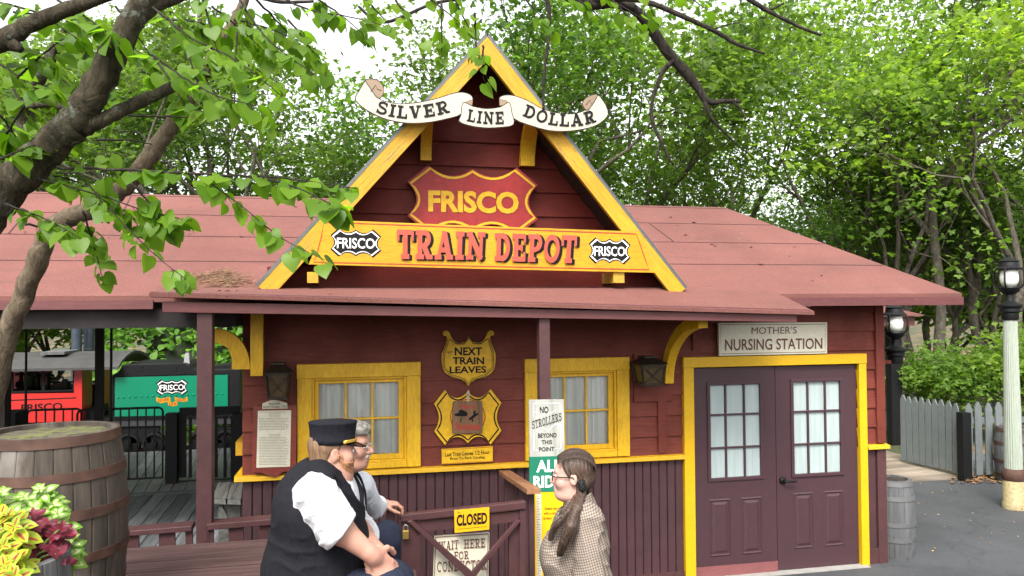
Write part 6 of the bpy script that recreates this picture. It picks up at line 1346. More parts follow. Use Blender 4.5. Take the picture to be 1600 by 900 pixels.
# ------------------------------------------------------------------ people: bodies and clothes grown from smooth distance fields
def smin(a, b, k): h = np.clip(.5+.5*(b-a)/k, 0, 1); return b+(a-b)*h-k*h*(1-h)
def smax(a, b, k): return -smin(-a, -b, k)
def cone(p, a, b, ra, rb):
    a = np.asarray(a, float); b = np.asarray(b, float); d = b-a; t = np.clip(((p-a)@d)/(d@d), 0, 1); return np.linalg.norm(p-a-t[:, None]*d, axis=1)-(ra+(rb-ra)*t)
def ell(p, c, r, Rm=None):
    q = p-np.asarray(c, float); q = q@Rm if Rm is not None else q; r = np.asarray(r, float)
    k0 = np.linalg.norm(q/r, axis=1); k1 = np.linalg.norm(q/(r*r), axis=1); return k0*(k0-1)/np.maximum(k1, 1e-9)
def sph(p, c, r): return np.linalg.norm(p-np.asarray(c, float), axis=1)-r
def sdf_mesh(f, lo, hi, h):
    B = 8; bs = B*h; lo = np.asarray(lo, float); nb = np.ceil((np.asarray(hi)-lo)/bs).astype(int)
    I = np.stack(np.meshgrid(*[np.arange(k) for k in nb], indexing='ij'), -1).reshape(-1, 3)
    I = I[np.abs(f(lo+(I+.5)*bs)) < bs*.9+.02]
    g = np.stack(np.meshgrid(*[np.arange(B+1)]*3, indexing='ij'), -1).reshape(-1, 3)
    G = I[:, None, :]*B+g[None]
    Pt = lo+G.reshape(-1, 3)*h; V = np.concatenate([f(Pt[i:i+400000]) for i in range(0, len(Pt), 400000)]).reshape(len(I), B+1, B+1, B+1)
    N_ = nb*B+2
    cid = lambda c: (c[..., 0]*N_[1]+c[..., 1])*N_[2]+c[..., 2]
    c8 = [V[:, i:i+B, j:j+B, k:k+B] for i in (0, 1) for j in (0, 1) for k in (0, 1)]
    ins = sum((c < 0).astype(int) for c in c8); act = np.argwhere((ins > 0) & (ins < 8))
    vals = np.stack([c[tuple(act.T)] for c in c8], 1); cell = I[act[:, 0]]*B+act[:, 1:]
    off = np.array([(i, j, k) for i in (0, 1) for j in (0, 1) for k in (0, 1)], float)
    acc = np.zeros((len(act), 3)); cnt = np.zeros(len(act))
    for a in range(8):
        for b_ in range(a+1, 8):
            if abs(off[a]-off[b_]).sum() != 1: continue
            va, vb = vals[:, a], vals[:, b_]; m = (va < 0) != (vb < 0); t = np.where(m, va/np.where(m, va-vb, 1), 0)
            acc += np.where(m[:, None], off[a]+(off[b_]-off[a])*t[:, None], 0); cnt += m
    pos = lo+(cell+acc/cnt[:, None])*h; ids = cid(cell); o = np.argsort(ids); ids = ids[o]; pos = pos[o]
    Q = []
    for ax in range(3):
        e = np.zeros(3, int); e[ax] = 1; b_, c = [(1, 2), (2, 0), (0, 1)][ax]
        v0 = V[:, :B, :B, :B]; v1 = V[:, e[0]:B+e[0], e[1]:B+e[1], e[2]:B+e[2]]
        m = np.argwhere((v0 < 0) != (v1 < 0)); G_ = I[m[:, 0]]*B+m[:, 1:]; neg = v0[tuple(m.T)] < 0
        eb = np.zeros(3, int); eb[b_] = 1; ec = np.zeros(3, int); ec[c] = 1
        q = np.stack([cid(G_), cid(G_-eb), cid(G_-eb-ec), cid(G_-ec)], 1); q[~neg] = q[~neg][:, ::-1]; Q.append(q)
    Q = np.concatenate(Q); k = np.searchsorted(ids, Q); k = np.minimum(k, len(ids)-1); ok = (ids[k] == Q).all(1); return pos, k[ok]
class Fig:
    """a person in a frame turned to the lens: x to the right, y away, z up; L() reads a pixel at a depth into that frame"""
    def __init__(s, px, py, d, name, label):
        s.o = PD(px, py, d); s.d = d; s.X = Vector((_r.x, _r.y, 0)).normalized(); s.Y = Vector((-s.X.y, s.X.x, 0)); s.M = np.array([s.X, s.Y, (0, 0, 1)]); s.root = thing(name, label, 'person', (s.o.x, s.o.y, s.o.z-.85))
    def L(s, x, y, dy=0): v = PD(x, y, s.d+dy)-s.o; return np.array([v.dot(s.X), v.dot(s.Y), v.z])
    def add(s, name, f, lo, hi, h, mat, parent=None, sm=True):
        p, q = sdf_mesh(f, lo, hi, h); W = p@s.M+np.array(s.o); par = parent or s.root; W = W-np.array(origin_of(par)); o = np_mesh(name, W, q, mat, par); o.data.polygons.foreach_set('use_smooth', [True]*len(q)); return o
    def mesh(s, name, vs_, fs, mat, parent=None, smooth=True):
        b = MB(); b.add([s.o+s.X*v[0]+s.Y*v[1]+Vector((0, 0, v[2])) for v in vs_], fs); return b.build(name, mat, parent or s.root, smooth=smooth)
    def tube(s, name, lines, mat, parent=None, n=6):
        b = MB()
        for pts, r in lines: b.tube([s.o+s.X*float(v[0])+s.Y*float(v[1])+Vector((0, 0, float(v[2]))) for v in pts], r, n)
        return b.build(name, mat, parent or s.root, smooth=True)
def rot(yaw, pitch, roll=0):          # head axes: columns forward, left, up (yaw 0 faces +x; pitch > 0 looks down)
    cy_, sy = math.cos(R_(yaw)), math.sin(R_(yaw)); cp, sp = math.cos(R_(pitch)), math.sin(R_(pitch)); f = np.array([cy_*cp, sy*cp, -sp]); l = np.array([-sy, cy_, 0.]); u = np.cross(f, l)
    cr, sr = math.cos(R_(roll)), math.sin(R_(roll)); return np.stack([f, l*cr+u*sr, u*cr-l*sr], 1)
def head_sdf(q, fat=0.0, nose=1.0):
    d = ell(q, (-.014, 0, .028), (.100, .077, .094)); d = smin(d, ell(q, (.028, 0, -.045), (.064+fat*.3, .056+fat, .074)), .03)
    d = smin(d, ell(q, (.066, 0, -.100), (.024, .028, .02)), .03); d = smin(d, cone(q, (.072, -.034, .02), (.072, .034, .02), .017, .017), .02)
    for s in (1, -1):
        d = smin(d, ell(q, (.058, s*.042, -.032), (.028, .026+fat*.4, .03)), .025); d = smax(d, -sph(q, (.104, s*.033, .0), .017), .014)
    d = smin(d, cone(q, (.092, 0, .004), (.110*nose, 0, -.033), .0075, .0125), .012)
    for s in (1, -1): d = smin(d, sph(q, (.099, s*.012, -.037), .0085), .008)
    d = smin(d, cone(q, (.092, -.016, -.060), (.092, .016, -.060), .0075, .0075), .01); d = smin(d, cone(q, (.089, -.014, -.075), (.089, .014, -.075), .008, .008), .01); d = smax(d, -cone(q, (.102, -.022, -.067), (.102, .022, -.067), .0035, .0035), .004)
    if fat > 0: d = smin(d, ell(q, (.02, 0, -.105), (.06, .06, .035)), .04)
    for s in (1, -1):
        e = ell(q, (-.006, s*.079, -.012), (.019, .008, .032)); e = smax(e, -ell(q, (0, s*.089, -.008), (.010, .007, .018)), .006); d = smin(d, e, .006)
    return d
def hand_sdf(p, wrist, fwd, side, nrm, curl, scale=1.0, spread=.0, thumb=1):
    """palm and five jointed fingers; fwd along the palm, side towards the thumb, nrm out of the palm"""
    f = np.array(fwd, float); f /= np.linalg.norm(f); n = np.array(nrm, float); n -= f*(n@f); n /= np.linalg.norm(n); s = np.cross(n, f)*np.sign(np.dot(np.cross(n, f), side) or 1); w = np.asarray(wrist, float); k = scale
    c = w+f*.048*k; Rm = np.stack([f, s, n], 1); d = ell(p, c, (.052*k, .040*k, .017*k), Rm); d = smin(d, cone(p, w-f*.02, w+f*.02*k, .026*k, .024*k), .02)
    for i, (o, L, r) in enumerate(((.030, .072, .0095), (.010, .080, .0098), (-.011, .074, .0093), (-.030, .058, .0083))):
        q = w+f*(.088-abs(i-1)*.004)*k+s*o*k; dirv = f+s*(o*spread*8); dirv /= np.linalg.norm(dirv); prev = w+f*.05*k+s*o*.8*k; d = smin(d, cone(p, prev, q, .012*k, r*1.12*k), .008); a = 0
        for j, (l, cu) in enumerate(((.46, curl[0]), (.30, curl[1]), (.24, curl[2]))):
            a += R_(cu+(i-1.5)*3); dv = dirv*math.cos(a)+n*math.sin(a); q2 = q+dv*L*l*k; d = smin(d, cone(p, q, q2, r*k*(1.05-.1*j), r*k*(.95-.1*j)), .004); q = q2
    t0 = w+f*.02*k+s*.028*k+n*.006; t1 = t0+(f*.6+s*.75+n*.35)*.038*k; t2 = t1+(f*.85+s*.25+n*.4)*.034*k; t3 = t2+(f*.95-s*.05+n*.35)*.026*k
    d = smin(d, cone(p, t0, t1, .016*k, .0125*k), .012); d = smin(d, cone(p, t1, t2, .0115*k, .0105*k), .005); return smin(d, cone(p, t2, t3, .0105*k, .009*k), .005)
def skinmat(name, c, red=(.38, .12, .09)):
    m, nt, b = newmat(name); n = N(nt, 'TexNoise', Scale=9.0, Detail=4.0); nt.links.new(mapping(nt, (1, 1, 1)), n.inputs['Vector'])
    nt.links.new(ramp(nt, n.outputs[0], [(.35, c), (.7, tuple(a*.65+r*.35 for a, r in zip(c, red)))]), b.inputs['Base Color'])
    n3 = N(nt, 'TexNoise', Scale=260.0, Detail=3.0); nt.links.new(mapping(nt, (1, 1, 1)), n3.inputs['Vector']); bp = N(nt, 'Bump', Strength=.12, Distance=.003); nt.links.new(n3.outputs[0], bp.inputs['Height']); nt.links.new(bp.outputs[0], b.inputs['Normal'])
    b.inputs['Roughness'].default_value = .6; b.inputs['Specular IOR Level'].default_value = .28; b.inputs['Subsurface Weight'].default_value = .12; b.inputs['Subsurface Radius'].default_value = (.012, .005, .003); b.inputs['Subsurface Scale'].default_value = .5; return m
M['skin1'] = skinmat('ruddy skin', (.40, .22, .16)); M['skin2'] = skinmat('tanned skin', (.36, .195, .14)); M['skin3'] = skinmat('pale skin', (.46, .29, .235))
def fabric(name, c, var=.1, sc_=300., rough=.9):
    m, nt, b = newmat(name); n = N(nt, 'TexNoise', Scale=sc_, Detail=2.0); nt.links.new(mapping(nt, (1, 1, 1)), n.inputs['Vector']); n2 = N(nt, 'TexNoise', Scale=9.0, Detail=5.0); nt.links.new(mapping(nt, (1, 1, 1)), n2.inputs['Vector'])
    nt.links.new(ramp(nt, n.outputs[0], [(.3, tuple(x*(1-var) for x in c)), (.7, tuple(min(1, x*(1+var)) for x in c))]), b.inputs['Base Color']); b.inputs['Roughness'].default_value = rough; b.inputs['Specular IOR Level'].default_value = .15
    n3 = N(nt, 'TexNoise', Scale=5.0, Detail=4.0, Distortion=1.5); nt.links.new(mapping(nt, (3.2, 3.2, 1.1)), n3.inputs['Vector']); am = N(nt, 'Math', operation='ADD'); nt.links.new(n2.outputs[0], am.inputs[0]); nt.links.new(n3.outputs[0], am.inputs[1]); bp = N(nt, 'Bump', Strength=.55, Distance=.02); nt.links.new(am.outputs[0], bp.inputs['Height']); nt.links.new(bp.outputs[0], b.inputs['Normal']); return m
M['shirt'] = fabric('white shirt cotton', (.52, .52, .54)); M['shirtblue'] = fabric('pale blue shirt cotton', (.60, .62, .66)); M['vest'] = fabric('black vest wool', (.009, .009, .012), .3); M['navy'] = fabric('navy trousers', (.016, .02, .035), .3); M['capcloth'] = fabric('navy cap cloth', (.009, .009, .013), .3); M['shoe'] = plain('black leather', (.012, .012, .012), .35)
M['gold'] = plain('gold braid', (.70, .42, .06), .35, .6); M['visor'] = plain('black patent visor', (.008, .008, .009), .08)
def hairmat(name, c1, c2, sc_=(60, 60, 6)):
    m, nt, b = newmat(name); n = N(nt, 'TexNoise', Scale=2.0, Detail=5.0, Distortion=.4); nt.links.new(mapping(nt, sc_), n.inputs['Vector']); nt.links.new(ramp(nt, n.outputs[0], [(.35, c1), (.65, c2)]), b.inputs['Base Color']); b.inputs['Roughness'].default_value = .5; b.inputs['Specular IOR Level'].default_value = .35
    bp = N(nt, 'Bump', Strength=.5, Distance=.006); nt.links.new(n.outputs[0], bp.inputs['Height']); nt.links.new(bp.outputs[0], b.inputs['Normal']); return m
M['hairbrown'] = hairmat('sandy brown hair', (.10, .055, .03), (.20, .12, .07)); M['beardred'] = hairmat('reddish beard', (.24, .10, .05), (.38, .19, .10), (90, 90, 30)); M['hairgrey'] = hairmat('grey hair', (.07, .065, .055), (.24, .225, .20), (40, 40, 20)); M['moustache'] = hairmat('white moustache', (.28, .26, .24), (.46, .44, .41)); M['hairdark'] = hairmat('dark brown hair', (.028, .017, .012), (.085, .052, .036), (90, 90, 7))
def plaid():
    m, nt, b = newmat('small checked flannel'); tc = N(nt, 'TexCoord'); sp = N(nt, 'SeparateXYZ'); mp = N(nt, 'Mapping'); mp.inputs['Rotation'].default_value = (R_(8), R_(14), R_(20)); nt.links.new(tc.outputs['Object'], mp.inputs['Vector']); nt.links.new(mp.outputs[0], sp.inputs[0])
    def lines(o, k, w_):
        a = N(nt, 'Math', operation='MULTIPLY'); a.inputs[1].default_value = k; nt.links.new(o, a.inputs[0]); s = N(nt, 'Math', operation='FRACT'); nt.links.new(a.outputs[0], s.inputs[0]); l = N(nt, 'Math', operation='LESS_THAN'); l.inputs[1].default_value = w_; nt.links.new(s.outputs[0], l.inputs[0]); return l.outputs[0]
    c = mixc(nt, lines(sp.outputs[0], 84, .4), (.27, .22, .172), (.15, .122, .105)); k = lines(sp.outputs[2], 84, .4); dk = mixc(nt, lines(sp.outputs[0], 84, .4), (.155, .123, .105), (.075, .062, .062)); c = mixc(nt, k, c, dk)
    n = N(nt, 'TexNoise', Scale=6.0, Detail=3.0); nt.links.new(tc.outputs['Object'], n.inputs['Vector']); c = mixc(nt, 1.0, c, ramp(nt, n.outputs[0], [(.35, (.8,)*3), (.65, (1.12,)*3)]), 'MULTIPLY'); nt.links.new(c, b.inputs['Base Color']); b.inputs['Roughness'].default_value = .95; b.inputs['Specular IOR Level'].default_value = .1; return m
M['plaid'] = plaid()
def folds(p, d, a=.006, k=46, s=0):
    t = p@np.asarray(d, float); w = np.sin(t*k+2.2*np.sin(p[:, 1]*13+s)+1.7*np.sin((p[:, 0]+p[:, 2])*17+s)); return a*(1-np.abs(w))**1.6*-(.5+.5*np.sin(p[:, 0]*23+p[:, 1]*19+s))
def wrinkle(p, a=.003, k=30, s=0): return a*(np.sin(p[:, 0]*k+p[:, 2]*k*.7+2*np.sin(p[:, 1]*k*.5+s))+.6*np.sin(p[:, 2]*k*1.9-p[:, 0]*k*.9+p[:, 1]*k*.6+s*2))
EYEW = plain('eye white', (.7, .68, .66), .2); IRIS = plain('dark iris', (.05, .04, .035), .15)
def eyes(F, H, Rm):
    b = MB()
    for s in (1, -1):
        c = H+Rm@np.array([.080, s*.032, -.001]); W = F.o+F.X*c[0]+F.Y*c[1]+Vector((0, 0, c[2])); fw = Rm[:, 0]; fW = F.X*fw[0]+F.Y*fw[1]+Vector((0, 0, fw[2]))
        b.use(EYEW).lathe(W, [(.0125*math.sin(math.pi*i/8)+1e-4, -.0125*math.cos(math.pi*i/8)) for i in range(9)], 12); w2 = W+fW*.0065; b.use(IRIS).lathe(w2, [(.0068*math.sin(math.pi*i/6)+1e-4, -.0068*math.cos(math.pi*i/6)) for i in range(7)], 10)
    b.build('eyes', None, F.root, smooth=True)
def spectacles(F, H, Rm, r=.024, mat='blackpaint', w_=.0016):
    T = lambda q: H+Rm@np.array(q); ln = []
    for s in (1, -1):
        ln.append(([T((.103-.008*abs(math.sin(a))*0-.10*(abs(.032*s+r*math.cos(a)*s)-.03)**1*.3, s*(.033)+r*math.cos(a), -.004+r*.78*math.sin(a))) for a in [i*math.pi/8 for i in range(17)]], w_)); ln.append(([T((.099, s*(.033+r), .002)), T((.05, s*.078, .002)), T((.0, s*.083, .0)), T((-.018, s*.083, -.02))], w_*1.2))
    ln.append(([T((.104, -.011, 0)), T((.106, 0, .002)), T((.104, .011, 0))], w_)); F.tube('glasses', ln, M[mat])

# --- conductor: broad man seated on the platform edge, three-quarter back view
F = Fig(521, 702, 3.36, 'person', 'seated man in black vest, white rolled sleeves and dark flat-topped cap')
L = F.L; H = np.array([0, 0, 0.]); RH = rot(22, 4, 0)*.93
nk0, nk1 = L(517, 722), L(504, 752)
chest, belly, back_, hips = L(499, 802), L(497, 886), L(497, 778), L(496, 965)
rsh, rel, rwr = L(494, 772, -.20), L(530, 827, -.24), L(582, 868, -.22); lsh, lel, lwr = L(520, 768, .20), L(562, 838, .20), L(590, 862, -.06)
kneeR, kneeL = L(604, 925, -.17), L(612, 912, .16); hipR, hipL = L(492, 940, -.13), L(492, 940, .13)
flz = .97-F.o.z; ankR, ankL = np.array([kneeR[0]+.02, kneeR[1], flz+.09]), np.array([kneeL[0]+.02, kneeL[1], flz+.09])
handR = lambda p: hand_sdf(p, rwr, L(606, 889, -.18)-rwr, (.2, .3, .9), (-.2, .9, -.35), (35, 45, 30), 1.08)
handL = lambda p: hand_sdf(p, lwr, L(606, 884, -.16)-lwr, (.3, -.4, .85), (-.1, -.6, -.8), (25, 40, 30), 1.05)
def torso1(p):
    d = ell(p, chest, (.165, .235, .215)); d = smin(d, ell(p, belly, (.215, .245, .20)), .10); d = smin(d, ell(p, back_, (.10, .195, .11)), .10); d = smin(d, ell(p, hips, (.205, .235, .115)), .10); return d
def armR(p, e=0): return smin(cone(p, rsh, rel, .076+e, .054+e), cone(p, rel, rwr, .055+e, .033+e), .03)
def armL(p, e=0): return smin(cone(p, lsh, lel, .078+e, .060+e), cone(p, lel, lwr, .058+e, .034+e), .03)
def legs1(p, e=0):
    d = 9*np.ones(len(p))
    for h_, k_, a_ in ((hipR, kneeR, ankR), (hipL, kneeL, ankL)): d = smin(d, smin(cone(p, h_, k_, .115+e, .082+e), cone(p, k_, a_, .078+e, .05+e), .04), .03)
    return d
def body1(p):
    d = head_sdf((p-H)@RH/.865, .012)*.93; d = smin(d, cone(p, nk0, nk1, .062, .075), .035); d = smin(d, torso1(p), .06); d = smin(d, smin(armR(p), handR(p), .02), .04); d = smin(d, smin(armL(p), handL(p), .02), .04); d = smin(d, legs1(p), .05)
    for a_ in (ankR, ankL): d = smin(d, cone(p, a_+np.array([-.03, 0, -.04]), a_+np.array([.17, 0, -.055]), .038, .03), .03)
    return d
BLO, BHI = (-.45, -.45, flz-.05), (.5, .45, .15)
F.add('body', body1, BLO, BHI, .0055, M['skin1']); eyes(F, H, RH)
def sleeve(p, sh, el, wr, stop, e):
    d = smin(cone(p, sh, el, .092+e, .082+e), cone(p, el, el+(wr-el)*stop, .082+e, .070+e), .03); q = el+(wr-el)*stop; ax = (wr-el)/np.linalg.norm(wr-el); a2 = (el-sh)/np.linalg.norm(el-sh); return smax(d+folds(p, a2*.8+np.array([.5, 0, .2]), .011, 38, 1)+folds(p, a2+np.array([-.6, .3, 0]), .007, 60, 3), (p-q)@ax, .008)
def shirt1(p):
    d = smax(torso1(p)-.010, p[:, 2]-(nk1[2]+.03), .01); d = smin(d, sleeve(p, rsh, rel, rwr, .04, -.004), .035); d = smin(d, sleeve(p, lsh, lel, lwr, .04, -.004), .035); c = smax(cone(p, nk0+np.array([-.008, 0, .005]), nk1, .078, .100), -cone(p, nk0+np.array([-.008, 0, .04]), nk1, .061, .079), .004); c = np.maximum(c, (p@np.array([-.25, 0, .97]))-(nk0@np.array([-.25, 0, .97]))-.004); return np.minimum(d, c)
F.add('shirt', shirt1, (-.45, -.42, -.75), (.35, .42, .05), .0065, M['shirt'])
def cuff(p, el, wr):
    ax = (wr-el)/np.linalg.norm(wr-el); q = el+ax*.006; t = (p-q)@ax; return smax(cone(p, el-ax*.03, el+ax*.08, .093, .084), np.abs(t+.014)-.024, .008)+folds(p, ax, .003, 90)
F.add('cuff', lambda p: cuff(p, rel, rwr), rel-.16, rel+.16, .006, M['shirt']); F.add('cuff', lambda p: cuff(p, lel, lwr), lel-.16, lel+.16, .006, M['shirt'])
vn = L(548, 742)
def vest1(p):
    d = smin(torso1(p)-.022, cone(p, L(500, 742, -.10), L(505, 750, -.17), .06, .05), .05); d = smin(d, cone(p, L(508, 742, .10), L(520, 750, .17), .06, .05), .05); d += folds(p, (.3, .3, .9), .007, 24, 3)+folds(p, (-.6, .2, .7), .005, 40, 1)
    d = smax(d, -smax(cone(p, rsh+np.array([.03, -.05, .02]), rel+np.array([-.02, -.03, .04]), .100, .085), -(.175-np.abs(p[:, 1]))-.0, .02), .012); d = smax(d, -ell(p, vn, (.075, .07, .14)), .01); d = smax(d, -cone(p, nk0, nk1, .086, .108), .01); return smax(d, (L(490, 945)[2])-p[:, 2], .01)
F.add('vest', vest1, (-.45, -.42, -.75), (.35, .42, .0), .0065, M['vest'])
F.add('trousers', lambda p: smax(smin(legs1(p, .016), smax(ell(p, hips, (.232, .25, .13)), p[:, 2]-L(490, 935)[2], .02), .05)+wrinkle(p, .002, 24, 5), flz+.06-p[:, 2], .01), (-.4, -.45, flz), (.5, .45, -.45), .008, M['navy'])
F.add('shoes', lambda p: np.minimum(*[smax(cone(p, a_+np.array([-.04, 0, -.045]), a_+np.array([.18, 0, -.06]), .048, .036), flz-p[:, 2], .006) for a_ in (ankR, ankL)]), (-.1, -.45, flz-.02), (.55, .45, flz+.15), .008, M['shoe'])
def hair1(p):
    q = (p-H)@RH/.865; d = smin(ell(q, (-.018, 0, .022), (.104, .083, .096)), ell(q, (-.05, 0, -.05), (.055, .066, .05)), .03); d = smax(d, q[:, 0]-.012-.5*np.maximum(q[:, 2], 0), .01); d = smax(d, -(q[:, 2]+.075), .01); return smax(d, -ell(q, (.0, .0, -.03), (.032, .2, .045)), .008)+.0012*np.sin(q[:, 1]*260)
F.add('hair', hair1, (-.16, -.14, -.13), (.14, .14, .14), .005, M['hairbrown'])
def beard1(p):
    q = (p-H)@RH/.865; d = head_sdf(q, .012)-.006; lo_ = smax(q[:, 2]+.045+.35*np.maximum(.06-q[:, 0], 0)*0, -(q[:, 2]+.135), .01); side = smax(q[:, 2]+.01, -(q[:, 2]+.10), .01); side = smax(side, np.abs(q[:, 0]-.022)-.014, .01); reg = smin(smax(lo_, -(q[:, 0]-.018), .015), side, .02); d = smax(d, reg, .008); return smax(d, -cone(q, (.12, -.018, -.066), (.12, .018, -.066), .026, .026), .006)+.001*np.sin(q[:, 2]*300+q[:, 0]*200)
F.add('beard', beard1, (-.13, -.14, -.2), (.16, .14, .03), .0045, M['beardred'])
cap = thing_cap = bpy.data.objects.new('cap', None); COL.objects.link(cap); cap.parent = F.root
RC = rot(22, 2, 0)*.93; CO = H+RH@np.array([-.008, 0, .043])
def capv(prof, n=36): return [CO+RC@np.array([rx*math.cos(2*math.pi*k/n), ry*math.sin(2*math.pi*k/n), z+tl*rx*math.cos(2*math.pi*k/n)]) for rx, ry, z, tl in prof for k in range(n)]
pr_ = [(.104, .086, -.012, 0), (.107, .089, -.012, 0), (.107, .089, .012, 0), (.105, .087, .014, .0), (.108, .090, .05, .0), (.112, .094, .078, .02), (.114, .096, .083, .02), (.113, .095, .088, .02), (.06, .05, .090, .02), (.001, .001, .090, .02)]
F.mesh('crown', capv(pr_), [(i*36+k, i*36+(k+1) % 36, (i+1)*36+(k+1) % 36, (i+1)*36+k) for i in range(len(pr_)-1) for k in range(36)], M['capcloth'], cap)
n = 20; vv_ = []
for i in range(n+1):
    a = R_(-62+124*i/n); k = math.cos(a*90/62*math.pi/180*180/math.pi*.9) if False else max(0, math.cos(a*1.42))
    for j in range(4): e = j/3*.052*k; vv_.append(CO+RC@np.array([(.106+e)*math.cos(a), (.088+e)*math.sin(a), -.008-.42*e]))
F.mesh('visor', vv_+[v+np.array([0, 0, -.003]) for v in vv_], [(i*4+j, i*4+j+1, (i+1)*4+j+1, (i+1)*4+j) for i in range(n) for j in range(3)]+[((n+1)*4+i*4+j, (n+1)*4+(i+1)*4+j, (n+1)*4+(i+1)*4+j+1, (n+1)*4+i*4+j+1) for i in range(n) for j in range(3)], M['visor'], cap)
F.tube('braid', [([CO+RC@np.array([.111*math.cos(a), .093*math.sin(a), .003+dz]) for a in [R_(-66+132*i/16) for i in range(17)]], .0038) for dz in (-.003, .004)]+[([CO+RC@np.array([.110*math.cos(R_(s*66)), .092*math.sin(R_(s*66)), z]) for z in (-.006, .008)], .008) for s in (1, -1)], M['gold'], cap)

# --- older man behind, hand on the gate
F = Fig(549, 694, 4.08, 'person', 'older man with grey hair and white moustache resting his hand on the gate')
L = F.L; H = np.array([0, 0, 0.]); RH = rot(-8, 3, 0)
vpost = VGT-.01; hp = P(617, 792, vpost+.03); hv = hp-F.o; hl_ = np.array([hv.dot(F.X), hv.dot(F.Y), hv.z])   # top of the gate post
ptop = P(608, 470+690*.4777, vpost).z-F.o.z
nk0, nk1 = L(538, 718), L(530, 745); chest, belly, hips = L(528, 790), L(528, 850), np.array([L(528, 850)[0], 0, ZP-F.o.z+.10])
lsh, rsh = L(561, 757, .15), L(512, 762, -.19)
lwr = np.array([hl_[0]-.075, hl_[1]-.02, ptop+.045]); lel = lsh+(lwr-lsh)*.54+np.array([0, 0, -.07])
rel, rwr = L(525, 850, -.20), L(562, 880, -.10)
kneeR, kneeL = L(600, 846, -.12), L(603, 838, .14); hipR, hipL = hips+np.array([.02, -.1, 0]), hips+np.array([.02, .1, 0])
ankR, ankL = [np.array([k[0]+.03, k[1], .97-F.o.z+.09]) for k in (kneeR, kneeL)]; flz = .97-F.o.z
handL = lambda p: hand_sdf(p, lwr, np.array([.92, .25, -.06]), (0.1, -.9, .1), (.05, 0, -1), (38, 42, 22), 1.05, .12)
handR = lambda p: hand_sdf(p, rwr, np.array([.9, .1, -.2]), (0, .8, .5), (0, .3, -1), (20, 30, 20), 1.05)
def torso2(p): return smin(smin(ell(p, chest, (.125, .20, .20)), ell(p, belly, (.15, .19, .16)), .08), ell(p, hips, (.16, .19, .11)), .08)
def legs2(p, e=0):
    d = 9*np.ones(len(p))
    for h_, k_, a_ in ((hipR, kneeR, ankR), (hipL, kneeL, ankL)): d = smin(d, smin(cone(p, h_, k_, .085+e, .064+e), cone(p, k_, a_, .06+e, .042+e), .03), .03)
    return d
def body2(p):
    d = head_sdf((p-H)@RH, .002, 1.04); d = smin(d, cone(p, nk0, nk1, .053, .062), .03); d = smin(d, torso2(p), .05)
    d = smin(d, smin(smin(cone(p, lsh, lel, .06, .045), cone(p, lel, lwr, .045, .029), .02), handL(p), .015), .04); d = smin(d, smin(smin(cone(p, rsh, rel, .06, .045), cone(p, rel, rwr, .045, .03), .02), handR(p), .015), .04); d = smin(d, legs2(p), .04)
    for a_ in (ankR, ankL): d = smin(d, cone(p, a_+np.array([-.03, 0, -.04]), a_+np.array([.16, 0, -.055]), .036, .03), .03)
    return d
F.add('body', body2, (-.35, -.4, flz-.05), (.55, .85, .15), .0055, M['skin2']); eyes(F, H, RH)
def shirt2(p):
    d = torso2(p)-.012
    for sh, el, wr, st in ((lsh, lel, lwr, .60), (rsh, rel, rwr, .5)):
        ax = (wr-el)/np.linalg.norm(wr-el); q = el+(wr-el)*st; s = smin(cone(p, sh, el, .075, .066), cone(p, el, q, .066, .052), .03); s = smin(s, smax(cone(p, q-ax*.07, q, .06, .056), -((p-q)@ax+.06), .005), .006); d = smin(d, smax(s+folds(p, ax*.8+np.array([.4, 0, .4]), .009, 44, 2), (p-q)@ax, .006), .04)
    c = smax(cone(p, nk0, nk1, .062, .074), -cone(p, nk0+np.array([0, 0, .04]), nk1, .052, .066), .004); c = np.maximum(c, p[:, 2]-nk0[2]+.012); return np.minimum(d, c)
F.add('shirt', shirt2, (-.35, -.42, hips[2]-.15), (.5, .8, .02), .0065, M['shirtblue'])
def vest2(p): d = torso2(p)-.022+wrinkle(p, .0015, 30, 1); fr2_ = L(572, 770, -.02); d = smax(d, -ell(p, fr2_, (.10, .075, .16)), .01); d = smax(d, -cone(p, lsh+np.array([.0, .03, .02]), lsh+(lel-lsh)*.4, .09, .07), .01); d = smax(d, -cone(p, rsh, rsh+(rel-rsh)*.4, .09, .07), .01); return smax(smax(d, -cone(p, nk0, nk1, .06, .075), .01), hips[2]-.02-p[:, 2], .01)
F.add('vest', vest2, (-.35, -.42, hips[2]-.15), (.4, .42, .0), .0065, M['vest'])
F.add('trousers', lambda p: smax(smin(legs2(p, .018), smax(ell(p, hips, (.178, .208, .125)), p[:, 2]-hips[2]-.02, .02), .05)+wrinkle(p, .002, 24, 5), flz+.06-p[:, 2], .01), (-.35, -.4, flz), (.5, .4, -.25), .008, M['navy'])
F.add('shoes', lambda p: np.minimum(*[smax(cone(p, a_+np.array([-.04, 0, -.045]), a_+np.array([.18, 0, -.06]), .046, .034), flz-p[:, 2], .006) for a_ in (ankR, ankL)]), (-.1, -.45, flz-.02), (.55, .45, flz+.15), .008, M['shoe'])
